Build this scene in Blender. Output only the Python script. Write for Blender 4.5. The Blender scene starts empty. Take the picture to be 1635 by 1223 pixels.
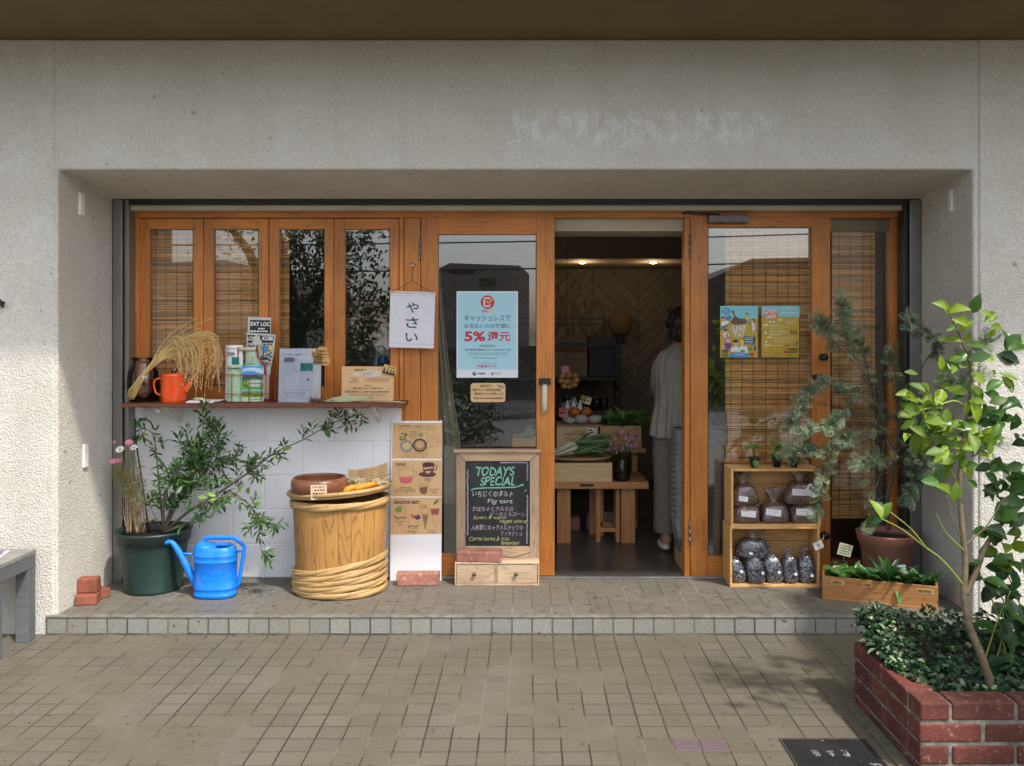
import bpy, bmesh, math, random
from mathutils import Vector, Matrix, Euler, noise as mnoise
rnd = random.Random(7)
SC = bpy.context.scene
COL = SC.collection

# ------------------------------------------------------------------ camera, sky, sun, exposure
FPX, CAMD, CAMZ, PX0, PY0 = 1380.0, 4.29, 1.475, 844.0, 537.0
cam = bpy.data.cameras.new('camera')
cam.sensor_width = 36.0
cam.lens = FPX / 1635.0 * 36.0
cam.shift_x = (817.5 - PX0) / 1635.0
cam.shift_y = -(611.5 - PY0) / 1635.0
cam.clip_start, cam.clip_end = 0.05, 800
cam_o = bpy.data.objects.new('camera', cam)
cam_o.location = (0, -CAMD, CAMZ)
cam_o.rotation_euler = (math.radians(90), 0, 0)
COL.objects.link(cam_o)
SC.camera = cam_o

SUN_DIR = Vector((0.90, -1.0, 1.97)).normalized()      # towards the sun
W = bpy.data.worlds.new('World'); SC.world = W; W.use_nodes = True
nt = W.node_tree
sky = nt.nodes.new('ShaderNodeTexSky'); sky.sky_type = 'NISHITA'; sky.sun_disc = False
sky.sun_elevation = math.asin(SUN_DIR.z); sky.sun_rotation = math.atan2(SUN_DIR.x, SUN_DIR.y)
sky.dust_density = 3.0; sky.air_density = 1.0
hs = nt.nodes.new('ShaderNodeHueSaturation'); hs.inputs['Saturation'].default_value = 0.48
nt.links.new(sky.outputs['Color'], hs.inputs['Color'])
bg = nt.nodes['Background']; bg.inputs['Strength'].default_value = 0.15
nt.links.new(hs.outputs['Color'], bg.inputs['Color'])
sl = bpy.data.lights.new('sun', 'SUN'); sl.energy = 2.0; sl.angle = math.radians(2.0); sl.color = (1.0, 0.95, 0.88)
so = bpy.data.objects.new('sun', sl); COL.objects.link(so)
so.rotation_euler = (-SUN_DIR).to_track_quat('-Z', 'Y').to_euler()
so.location = (4, -4, 6)
SC.view_settings.view_transform = 'Standard'; SC.view_settings.look = 'None'
SC.view_settings.exposure = 1.22; SC.view_settings.gamma = 1.0; SC.view_settings.use_curve_mapping = False
SC.cycles.max_bounces = 8; SC.cycles.transparent_max_bounces = 16
SC.cycles.use_denoising = True

# ------------------------------------------------------------------ measuring helpers
def S(Y): return FPX / (CAMD + Y)
def X(px, Y): return (px - PX0) / S(Y)
def Z(py, Y): return CAMZ - (py - PY0) / S(Y)
def at(px, py, Y): return Vector((X(px, Y), Y, Z(py, Y)))
ZS = 0.093                                                # top of the step
YF = 0.66                                                 # timber front plane

# ------------------------------------------------------------------ materials
MATS = {}
def mat(name, col, col2=None, rough=0.6, island=0.0, nscale=None, nmix=None, bump=0.0, bscale=60.0, bvec=None,
        metal=0.0, spec=0.5, coat=0.0, transl=0.0, ndetail=5.0, emit=0.0, contrast=None):
    """Principled; col -> col2 over a stretched noise; per-island value jitter; noise bump."""
    if name in MATS: return MATS[name]
    m = bpy.data.materials.new(name); m.use_nodes = True
    t = m.node_tree; N = t.nodes; L = t.links
    b = N['Principled BSDF']; out = N['Material Output']
    b.inputs['Roughness'].default_value = rough
    b.inputs['Metallic'].default_value = metal
    b.inputs['Specular IOR Level'].default_value = spec
    if coat: b.inputs['Coat Weight'].default_value = coat; b.inputs['Coat Roughness'].default_value = 0.12
    geo = N.new('ShaderNodeNewGeometry')
    c = None
    if col2 is not None:
        mix = N.new('ShaderNodeMix'); mix.data_type = 'RGBA'
        mix.inputs[6].default_value = (*col, 1); mix.inputs[7].default_value = (*col2, 1)
        if nscale is not None:
            mp = N.new('ShaderNodeVectorMath'); mp.operation = 'MULTIPLY'
            sc = nscale if isinstance(nscale, (tuple, list)) else (nscale,) * 3
            mp.inputs[1].default_value = sc
            L.new(geo.outputs['Position'], mp.inputs[0])
            nz = N.new('ShaderNodeTexNoise'); nz.inputs['Scale'].default_value = 1.0; nz.inputs['Detail'].default_value = ndetail
            src = mp.outputs[0]
            if island:
                ad = N.new('ShaderNodeVectorMath'); ad.operation = 'ADD'
                cb = N.new('ShaderNodeMath'); cb.operation = 'MULTIPLY'; cb.inputs[1].default_value = 37.0
                L.new(geo.outputs['Random Per Island'], cb.inputs[0])
                L.new(mp.outputs[0], ad.inputs[0]); L.new(cb.outputs[0], ad.inputs[1]); src = ad.outputs[0]
            L.new(src, nz.inputs['Vector'])
            mr = N.new('ShaderNodeMapRange')
            lo, hi = contrast or (0.32, 0.68)
            mr.inputs[1].default_value = lo; mr.inputs[2].default_value = hi
            L.new(nz.outputs['Fac'], mr.inputs[0]); L.new(mr.outputs[0], mix.inputs[0])
        else:
            L.new(geo.outputs['Random Per Island'], mix.inputs[0])
        c = mix.outputs[2]
    if island:
        hsv = N.new('ShaderNodeHueSaturation')
        mr = N.new('ShaderNodeMapRange'); mr.inputs[3].default_value = 1 - island; mr.inputs[4].default_value = 1 + island
        L.new(geo.outputs['Random Per Island'], mr.inputs[0]); L.new(mr.outputs[0], hsv.inputs['Value'])
        if c is not None: L.new(c, hsv.inputs['Color'])
        else: hsv.inputs['Color'].default_value = (*col, 1)
        c = hsv.outputs['Color']
    if c is not None: L.new(c, b.inputs['Base Color'])
    else: b.inputs['Base Color'].default_value = (*col, 1)
    if bump:
        nb = N.new('ShaderNodeTexNoise'); nb.inputs['Scale'].default_value = 1.0; nb.inputs['Detail'].default_value = 4.0
        mp2 = N.new('ShaderNodeVectorMath'); mp2.operation = 'MULTIPLY'
        mp2.inputs[1].default_value = bvec or (bscale,) * 3
        L.new(geo.outputs['Position'], mp2.inputs[0]); L.new(mp2.outputs[0], nb.inputs['Vector'])
        bp = N.new('ShaderNodeBump'); bp.inputs['Strength'].default_value = bump; bp.inputs['Distance'].default_value = 0.01
        L.new(nb.outputs['Fac'], bp.inputs['Height']); L.new(bp.outputs['Normal'], b.inputs['Normal'])
    if emit:
        b.inputs['Emission Color'].default_value = (*col, 1); b.inputs['Emission Strength'].default_value = emit
    if transl:
        tr = N.new('ShaderNodeBsdfTranslucent'); ms = N.new('ShaderNodeMixShader'); ms.inputs[0].default_value = transl
        if c is not None: L.new(c, tr.inputs['Color'])
        else: tr.inputs['Color'].default_value = (*col, 1)
        L.new(b.outputs[0], ms.inputs[1]); L.new(tr.outputs[0], ms.inputs[2]); L.new(ms.outputs[0], out.inputs['Surface'])
    MATS[name] = m
    return m

def glass_mat(name, tint=(1, 1, 1), refl=0.5, rough=0.0, base=0.0):
    if name in MATS: return MATS[name]
    m = bpy.data.materials.new(name); m.use_nodes = True
    N = m.node_tree.nodes; L = m.node_tree.links
    N.remove(N['Principled BSDF'])
    tr = N.new('ShaderNodeBsdfTransparent'); tr.inputs[0].default_value = (*tint, 1)
    gl = N.new('ShaderNodeBsdfGlossy'); gl.inputs['Roughness'].default_value = rough
    lw = N.new('ShaderNodeFresnel'); lw.inputs[0].default_value = 1.5
    ma = N.new('ShaderNodeMath'); ma.operation = 'MULTIPLY_ADD'; ma.inputs[1].default_value = refl; ma.inputs[2].default_value = base
    ma.use_clamp = True
    L.new(lw.outputs[0], ma.inputs[0])
    ms = N.new('ShaderNodeMixShader'); L.new(ma.outputs[0], ms.inputs[0])
    L.new(tr.outputs[0], ms.inputs[1]); L.new(gl.outputs[0], ms.inputs[2]); L.new(ms.outputs[0], N['Material Output'].inputs['Surface'])
    MATS[name] = m
    return m

def tile_mat(name, plane, c1, c2, mortar, ox=0.02, oy=-0.02, w=0.1, h=0.1, msz=0.0035, pits=True, pit=0.69, stain=(0.092, 0.077, 0.045)):
    """square pavers in world metres; plane 'XY' or 'XZ'"""
    m = bpy.data.materials.new(name); m.use_nodes = True
    N = m.node_tree.nodes; L = m.node_tree.links; b = N['Principled BSDF']
    geo = N.new('ShaderNodeNewGeometry'); sp = N.new('ShaderNodeSeparateXYZ'); L.new(geo.outputs['Position'], sp.inputs[0])
    cb = N.new('ShaderNodeCombineXYZ'); ky = 1.25 if plane == 'XY' else 1.0
    def off(o, sock, val):
        a = N.new('ShaderNodeMath'); a.operation = 'SUBTRACT'; a.inputs[1].default_value = val; L.new(sock, a.inputs[0]); L.new(a.outputs[0], cb.inputs[o])
    off(0, sp.outputs[0], ox - 100.0); off(1, sp.outputs[1 if plane == 'XY' else 2], oy - 100.0)
    # a little wobble so that joints are not ruler straight
    wn = N.new('ShaderNodeTexNoise'); wn.inputs['Scale'].default_value = 9.0; L.new(cb.outputs[0], wn.inputs['Vector'])
    wv = N.new('ShaderNodeVectorMath'); wv.operation = 'MULTIPLY_ADD'; wv.inputs[1].default_value = (0.005, 0.005, 0)
    L.new(wn.outputs['Color'], wv.inputs[0]); L.new(cb.outputs[0], wv.inputs[2])
    sv = N.new('ShaderNodeVectorMath'); sv.operation = 'MULTIPLY'; sv.inputs[1].default_value = (1.0, ky, 1.0); L.new(wv.outputs[0], sv.inputs[0])
    br = N.new('ShaderNodeTexBrick'); br.offset = 0.0; br.squash = 1.0
    br.inputs['Scale'].default_value = 1.0; br.inputs['Brick Width'].default_value = w; br.inputs['Row Height'].default_value = h * ky
    br.inputs['Mortar Size'].default_value = msz; br.inputs['Mortar Smooth'].default_value = 0.25; br.inputs['Bias'].default_value = 0.0
    br.inputs['Color1'].default_value = (*c1, 1); br.inputs['Color2'].default_value = (*c2, 1)
    L.new(sv.outputs[0], br.inputs['Vector'])
    # joints: partly pale sand, partly black dirt
    jn = N.new('ShaderNodeTexNoise'); jn.inputs['Scale'].default_value = 3.0; jn.inputs['Detail'].default_value = 6.0; L.new(geo.outputs['Position'], jn.inputs['Vector'])
    jr = N.new('ShaderNodeMapRange'); jr.inputs[1].default_value = 0.42; jr.inputs[2].default_value = 0.5; L.new(jn.outputs['Fac'], jr.inputs[0])
    jm = N.new('ShaderNodeMix'); jm.data_type = 'RGBA'; jm.inputs[6].default_value = (*mortar[0], 1); jm.inputs[7].default_value = (*mortar[1], 1)
    L.new(jr.outputs[0], jm.inputs[0]); L.new(jm.outputs[2], br.inputs['Mortar'])
    # stains
    n1 = N.new('ShaderNodeTexNoise'); n1.inputs['Scale'].default_value = 2.1; n1.inputs['Detail'].default_value = 9.0; n1.inputs['Roughness'].default_value = 0.62; L.new(geo.outputs['Position'], n1.inputs['Vector'])
    r1 = N.new('ShaderNodeMapRange'); r1.inputs[1].default_value = 0.36; r1.inputs[2].default_value = 0.72; r1.inputs[4].default_value = 0.8; L.new(n1.outputs['Fac'], r1.inputs[0])
    mx = N.new('ShaderNodeMix'); mx.data_type = 'RGBA'; mx.inputs[7].default_value = (*stain, 1)
    L.new(r1.outputs[0], mx.inputs[0]); L.new(br.outputs['Color'], mx.inputs[6])
    n2 = N.new('ShaderNodeTexNoise'); n2.inputs['Scale'].default_value = 220.0; n2.inputs['Detail'].default_value = 3.0; L.new(geo.outputs['Position'], n2.inputs['Vector'])
    r2 = N.new('ShaderNodeMapRange'); r2.inputs[1].default_value = 0.3; r2.inputs[2].default_value = 0.7; r2.inputs[3].default_value = 0.72; r2.inputs[4].default_value = 1.22; L.new(n2.outputs['Fac'], r2.inputs[0])
    hv = N.new('ShaderNodeHueSaturation'); L.new(mx.outputs[2], hv.inputs['Color']); L.new(r2.outputs[0], hv.inputs['Value'])
    col = hv.outputs['Color']
    if pits:                                              # pits and flecks of dirt
        n3 = N.new('ShaderNodeTexNoise'); n3.inputs['Scale'].default_value = 38.0; n3.inputs['Detail'].default_value = 2.0; n3.inputs['Roughness'].default_value = 0.4
        vm = N.new('ShaderNodeVectorMath'); vm.operation = 'MULTIPLY'; vm.inputs[1].default_value = (0.7, 1.2, 1.0); L.new(geo.outputs['Position'], vm.inputs[0]); L.new(vm.outputs[0], n3.inputs['Vector'])
        r3 = N.new('ShaderNodeMapRange'); r3.inputs[1].default_value = pit; r3.inputs[2].default_value = pit + 0.035; r3.inputs[4].default_value = 0.85; L.new(n3.outputs['Fac'], r3.inputs[0])
        m3 = N.new('ShaderNodeMix'); m3.data_type = 'RGBA'; m3.inputs[7].default_value = (0.045, 0.038, 0.03, 1)
        L.new(r3.outputs[0], m3.inputs[0]); L.new(col, m3.inputs[6]); col = m3.outputs[2]
    L.new(col, b.inputs['Base Color']); b.inputs['Roughness'].default_value = 0.62
    sb = N.new('ShaderNodeMath'); sb.operation = 'MULTIPLY_ADD'; sb.inputs[1].default_value = -1.0; L.new(br.outputs['Fac'], sb.inputs[0])
    sc2 = N.new('ShaderNodeMath'); sc2.operation = 'MULTIPLY'; sc2.inputs[1].default_value = 0.25; L.new(n2.outputs['Fac'], sc2.inputs[0]); L.new(sc2.outputs[0], sb.inputs[2])
    bp = N.new('ShaderNodeBump'); bp.inputs['Strength'].default_value = 0.55; bp.inputs['Distance'].default_value = 0.004
    L.new(sb.outputs[0], bp.inputs['Height']); L.new(bp.outputs['Normal'], b.inputs['Normal'])
    return m

def stucco_mat():
    m = bpy.data.materials.new('stucco'); m.use_nodes = True
    N = m.node_tree.nodes; L = m.node_tree.links; b = N['Principled BSDF']; b.inputs['Roughness'].default_value = 0.85
    b.inputs['Specular IOR Level'].default_value = 0.25
    geo = N.new('ShaderNodeNewGeometry')
    n1 = N.new('ShaderNodeTexNoise'); n1.inputs['Scale'].default_value = 2.2; n1.inputs['Detail'].default_value = 9; n1.inputs['Roughness'].default_value = 0.65
    L.new(geo.outputs['Position'], n1.inputs['Vector'])
    r1 = N.new('ShaderNodeMapRange'); r1.inputs[1].default_value = 0.35; r1.inputs[2].default_value = 0.7; L.new(n1.outputs['Fac'], r1.inputs[0])
    mx = N.new('ShaderNodeMix'); mx.data_type = 'RGBA'; mx.inputs[6].default_value = (0.60, 0.575, 0.525, 1); mx.inputs[7].default_value = (0.52, 0.488, 0.43, 1)
    L.new(r1.outputs[0], mx.inputs[0])
    # pale residue of a removed sign on the lintel
    sp = N.new('ShaderNodeSeparateXYZ'); L.new(geo.outputs['Position'], sp.inputs[0])
    def win(s, a, bb, soft):
        q = N.new('ShaderNodeMapRange'); q.interpolation_type = 'SMOOTHSTEP'; q.inputs[1].default_value = a - soft; q.inputs[2].default_value = a + soft; L.new(s, q.inputs[0])
        k = N.new('ShaderNodeMapRange'); k.interpolation_type = 'SMOOTHSTEP'; k.inputs[1].default_value = bb - soft; k.inputs[2].default_value = bb + soft; k.inputs[3].default_value = 1; k.inputs[4].default_value = 0; L.new(s, k.inputs[0])
        p = N.new('ShaderNodeMath'); p.operation = 'MULTIPLY'; L.new(q.outputs[0], p.inputs[0]); L.new(k.outputs[0], p.inputs[1]); return p.outputs[0]
    wx = win(sp.outputs[0], -0.1, 1.22, 0.05); wz = win(sp.outputs[2], 2.42, 2.60, 0.05)
    pm = N.new('ShaderNodeMath'); pm.operation = 'MULTIPLY'; L.new(wx, pm.inputs[0]); L.new(wz, pm.inputs[1])
    n4 = N.new('ShaderNodeTexNoise'); n4.inputs['Scale'].default_value = 1.0; n4.inputs['Detail'].default_value = 6; n4.inputs['Roughness'].default_value = 0.7
    v4 = N.new('ShaderNodeVectorMath'); v4.operation = 'MULTIPLY'; v4.inputs[1].default_value = (17, 17, 10); L.new(geo.outputs['Position'], v4.inputs[0]); L.new(v4.outputs[0], n4.inputs['Vector'])
    r4 = N.new('ShaderNodeMapRange'); r4.inputs[1].default_value = 0.44; r4.inputs[2].default_value = 0.62; r4.inputs[4].default_value = 0.7; L.new(n4.outputs['Fac'], r4.inputs[0])
    p2 = N.new('ShaderNodeMath'); p2.operation = 'MULTIPLY'; L.new(pm.outputs[0], p2.inputs[0]); L.new(r4.outputs[0], p2.inputs[1])
    m2 = N.new('ShaderNodeMix'); m2.data_type = 'RGBA'; m2.inputs[7].default_value = (0.74, 0.73, 0.72, 1)
    L.new(p2.outputs[0], m2.inputs[0]); L.new(mx.outputs[2], m2.inputs[6])
    # splash dirt near the pavement and faint run marks
    n5 = N.new('ShaderNodeTexNoise'); n5.inputs['Scale'].default_value = 1.0; n5.inputs['Detail'].default_value = 5
    v5 = N.new('ShaderNodeVectorMath'); v5.operation = 'MULTIPLY'; v5.inputs[1].default_value = (9, 9, 0.7); L.new(geo.outputs['Position'], v5.inputs[0]); L.new(v5.outputs[0], n5.inputs['Vector'])
    r5 = N.new('ShaderNodeMapRange'); r5.inputs[1].default_value = 0.56; r5.inputs[2].default_value = 0.75; r5.inputs[4].default_value = 0.14; L.new(n5.outputs['Fac'], r5.inputs[0])
    m5 = N.new('ShaderNodeMix'); m5.data_type = 'RGBA'; m5.inputs[7].default_value = (0.33, 0.31, 0.27, 1)
    L.new(r5.outputs[0], m5.inputs[0]); L.new(m2.outputs[2], m5.inputs[6])
    # pock marks and a mid-scale mottle in the old render
    n6 = N.new('ShaderNodeTexNoise'); n6.inputs['Scale'].default_value = 16; n6.inputs['Detail'].default_value = 1.0; L.new(geo.outputs['Position'], n6.inputs['Vector'])
    r6 = N.new('ShaderNodeMapRange'); r6.inputs[1].default_value = 0.755; r6.inputs[2].default_value = 0.775; r6.inputs[4].default_value = 0.55; L.new(n6.outputs['Fac'], r6.inputs[0])
    m6 = N.new('ShaderNodeMix'); m6.data_type = 'RGBA'; m6.inputs[7].default_value = (0.2, 0.18, 0.15, 1); L.new(r6.outputs[0], m6.inputs[0]); L.new(m5.outputs[2], m6.inputs[6])
    n7 = N.new('ShaderNodeTexNoise'); n7.inputs['Scale'].default_value = 55; n7.inputs['Detail'].default_value = 6; n7.inputs['Roughness'].default_value = 0.75; L.new(geo.outputs['Position'], n7.inputs['Vector'])
    r7 = N.new('ShaderNodeMapRange'); r7.inputs[1].default_value = 0.3; r7.inputs[2].default_value = 0.7; r7.inputs[3].default_value = 0.86; r7.inputs[4].default_value = 1.12; L.new(n7.outputs['Fac'], r7.inputs[0])
    h7 = N.new('ShaderNodeHueSaturation'); L.new(m6.outputs[2], h7.inputs['Color']); L.new(r7.outputs[0], h7.inputs['Value'])
    L.new(h7.outputs['Color'], b.inputs['Base Color'])
    # troweled relief: coarse blobs + grain
    va = N.new('ShaderNodeTexVoronoi'); va.feature = 'SMOOTH_F1'; va.inputs['Scale'].default_value = 95.0
    wn = N.new('ShaderNodeTexNoise'); wn.inputs['Scale'].default_value = 30; wn.inputs['Detail'].default_value = 3; L.new(geo.outputs['Position'], wn.inputs['Vector'])
    wv = N.new('ShaderNodeVectorMath'); wv.operation = 'MULTIPLY_ADD'; wv.inputs[1].default_value = (0.05, 0.05, 0.05); L.new(wn.outputs['Color'], wv.inputs[0]); L.new(geo.outputs['Position'], wv.inputs[2])
    L.new(wv.outputs[0], va.inputs['Vector'])
    nb = N.new('ShaderNodeTexNoise'); nb.inputs['Scale'].default_value = 120; nb.inputs['Detail'].default_value = 5; L.new(geo.outputs['Position'], nb.inputs['Vector'])
    ad = N.new('ShaderNodeMath'); ad.operation = 'MULTIPLY_ADD'; ad.inputs[1].default_value = 0.5; L.new(va.outputs['Distance'], ad.inputs[0]); L.new(nb.outputs['Fac'], ad.inputs[2])
    bp = N.new('ShaderNodeBump'); bp.inputs['Strength'].default_value = 0.85; bp.inputs['Distance'].default_value = 0.009
    L.new(ad.outputs[0], bp.inputs['Height']); L.new(bp.outputs['Normal'], b.inputs['Normal'])
    MATS['stucco'] = m
    return m

def grain_mat(name, c1, c2, line, vec, freq=9.0, rough=.55, isl=.1, lines=.75):
    if name in MATS: return MATS[name]
    m = bpy.data.materials.new(name); m.use_nodes = True
    N = m.node_tree.nodes; L = m.node_tree.links; b = N['Principled BSDF']; b.inputs['Roughness'].default_value = rough
    geo = N.new('ShaderNodeNewGeometry'); vm = N.new('ShaderNodeVectorMath'); vm.operation = 'MULTIPLY'; vm.inputs[1].default_value = vec; L.new(geo.outputs['Position'], vm.inputs[0])
    mu = N.new('ShaderNodeMath'); mu.operation = 'MULTIPLY'; mu.inputs[1].default_value = 23.0; L.new(geo.outputs['Random Per Island'], mu.inputs[0])
    av = N.new('ShaderNodeVectorMath'); av.operation = 'ADD'; L.new(vm.outputs[0], av.inputs[0]); L.new(mu.outputs[0], av.inputs[1])
    nz = N.new('ShaderNodeTexNoise'); nz.inputs['Scale'].default_value = 1.0; nz.inputs['Detail'].default_value = 1.5; L.new(av.outputs[0], nz.inputs['Vector'])
    pp = N.new('ShaderNodeMath'); pp.operation = 'MULTIPLY'; pp.inputs[1].default_value = freq; L.new(nz.outputs['Fac'], pp.inputs[0])
    pg = N.new('ShaderNodeMath'); pg.operation = 'PINGPONG'; pg.inputs[1].default_value = 0.5; L.new(pp.outputs[0], pg.inputs[0])
    mr = N.new('ShaderNodeMapRange'); mr.inputs[1].default_value = 0.0; mr.inputs[2].default_value = 0.14; mr.inputs[3].default_value = lines; mr.inputs[4].default_value = 0.0; L.new(pg.outputs[0], mr.inputs[0])
    nf = N.new('ShaderNodeTexNoise'); nf.inputs['Scale'].default_value = 6.0; nf.inputs['Detail'].default_value = 6; L.new(av.outputs[0], nf.inputs['Vector'])
    mx = N.new('ShaderNodeMix'); mx.data_type = 'RGBA'; mx.inputs[6].default_value = (*c1, 1); mx.inputs[7].default_value = (*c2, 1); L.new(nf.outputs['Fac'], mx.inputs[0])
    ml = N.new('ShaderNodeMix'); ml.data_type = 'RGBA'; ml.inputs[7].default_value = (*line, 1); L.new(mr.outputs[0], ml.inputs[0]); L.new(mx.outputs[2], ml.inputs[6])
    hv = N.new('ShaderNodeHueSaturation'); r2 = N.new('ShaderNodeMapRange'); r2.inputs[3].default_value = 1 - isl; r2.inputs[4].default_value = 1 + isl; L.new(geo.outputs['Random Per Island'], r2.inputs[0]); L.new(r2.outputs[0], hv.inputs['Value']); L.new(ml.outputs[2], hv.inputs['Color'])
    nl = N.new('ShaderNodeTexNoise'); nl.inputs['Scale'].default_value = 2.6; nl.inputs['Detail'].default_value = 4; L.new(geo.outputs['Position'], nl.inputs['Vector'])
    rl = N.new('ShaderNodeMapRange'); rl.inputs[1].default_value = .3; rl.inputs[2].default_value = .7; rl.inputs[3].default_value = .74; rl.inputs[4].default_value = 1.18; L.new(nl.outputs['Fac'], rl.inputs[0])
    h2 = N.new('ShaderNodeHueSaturation'); L.new(hv.outputs['Color'], h2.inputs['Color']); L.new(rl.outputs[0], h2.inputs['Value'])
    L.new(h2.outputs['Color'], b.inputs['Base Color'])
    bp = N.new('ShaderNodeBump'); bp.inputs['Strength'].default_value = .2; bp.inputs['Distance'].default_value = .004; L.new(nf.outputs['Fac'], bp.inputs['Height']); L.new(bp.outputs['Normal'], b.inputs['Normal'])
    MATS[name] = m; return m

def brick_wear(name, base, base2, chalk, amount=0.58):
    """red brick face with chalky worn patches"""
    m = bpy.data.materials.new(name); m.use_nodes = True
    N = m.node_tree.nodes; L = m.node_tree.links; b = N['Principled BSDF']; b.inputs['Roughness'].default_value = 0.8
    geo = N.new('ShaderNodeNewGeometry')
    mx = N.new('ShaderNodeMix'); mx.data_type = 'RGBA'; mx.inputs[6].default_value = (*base, 1); mx.inputs[7].default_value = (*base2, 1)
    L.new(geo.outputs['Random Per Island'], mx.inputs[0])
    n = N.new('ShaderNodeTexNoise'); n.inputs['Scale'].default_value = 42; n.inputs['Detail'].default_value = 8; n.inputs['Roughness'].default_value = 0.72
    L.new(geo.outputs['Position'], n.inputs['Vector'])
    r = N.new('ShaderNodeMapRange'); r.inputs[1].default_value = amount; r.inputs[2].default_value = amount + 0.05; r.inputs[4].default_value = 0.7; L.new(n.outputs['Fac'], r.inputs[0])
    m2 = N.new('ShaderNodeMix'); m2.data_type = 'RGBA'; m2.inputs[7].default_value = (*chalk, 1); L.new(r.outputs[0], m2.inputs[0]); L.new(mx.outputs[2], m2.inputs[6])
    n2 = N.new('ShaderNodeTexNoise'); n2.inputs['Scale'].default_value = 9; n2.inputs['Detail'].default_value = 6; L.new(geo.outputs['Position'], n2.inputs['Vector'])
    hv = N.new('ShaderNodeHueSaturation'); r2 = N.new('ShaderNodeMapRange'); r2.inputs[1].default_value = 0.3; r2.inputs[2].default_value = 0.7; r2.inputs[3].default_value = 0.6; r2.inputs[4].default_value = 1.2
    L.new(n2.outputs['Fac'], r2.inputs[0]); L.new(r2.outputs[0], hv.inputs['Value']); L.new(m2.outputs[2], hv.inputs['Color'])
    L.new(hv.outputs['Color'], b.inputs['Base Color'])
    bp = N.new('ShaderNodeBump'); bp.inputs['Strength'].default_value = 0.6; bp.inputs['Distance'].default_value = 0.004
    n3 = N.new('ShaderNodeTexNoise'); n3.inputs['Scale'].default_value = 120; n3.inputs['Detail'].default_value = 4; L.new(geo.outputs['Position'], n3.inputs['Vector'])
    L.new(n3.outputs['Fac'], bp.inputs['Height']); L.new(bp.outputs['Normal'], b.inputs['Normal'])
    MATS[name] = m
    return m

# ------------------------------------------------------------------ mesh builder
def basis(d, up=Vector((0, 0, 1))):
    d = d.normalized()
    if abs(d.dot(up)) > 0.97: up = Vector((0, 1, 0))
    s = d.cross(up).normalized(); u = s.cross(d).normalized()
    return d, s, u

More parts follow.
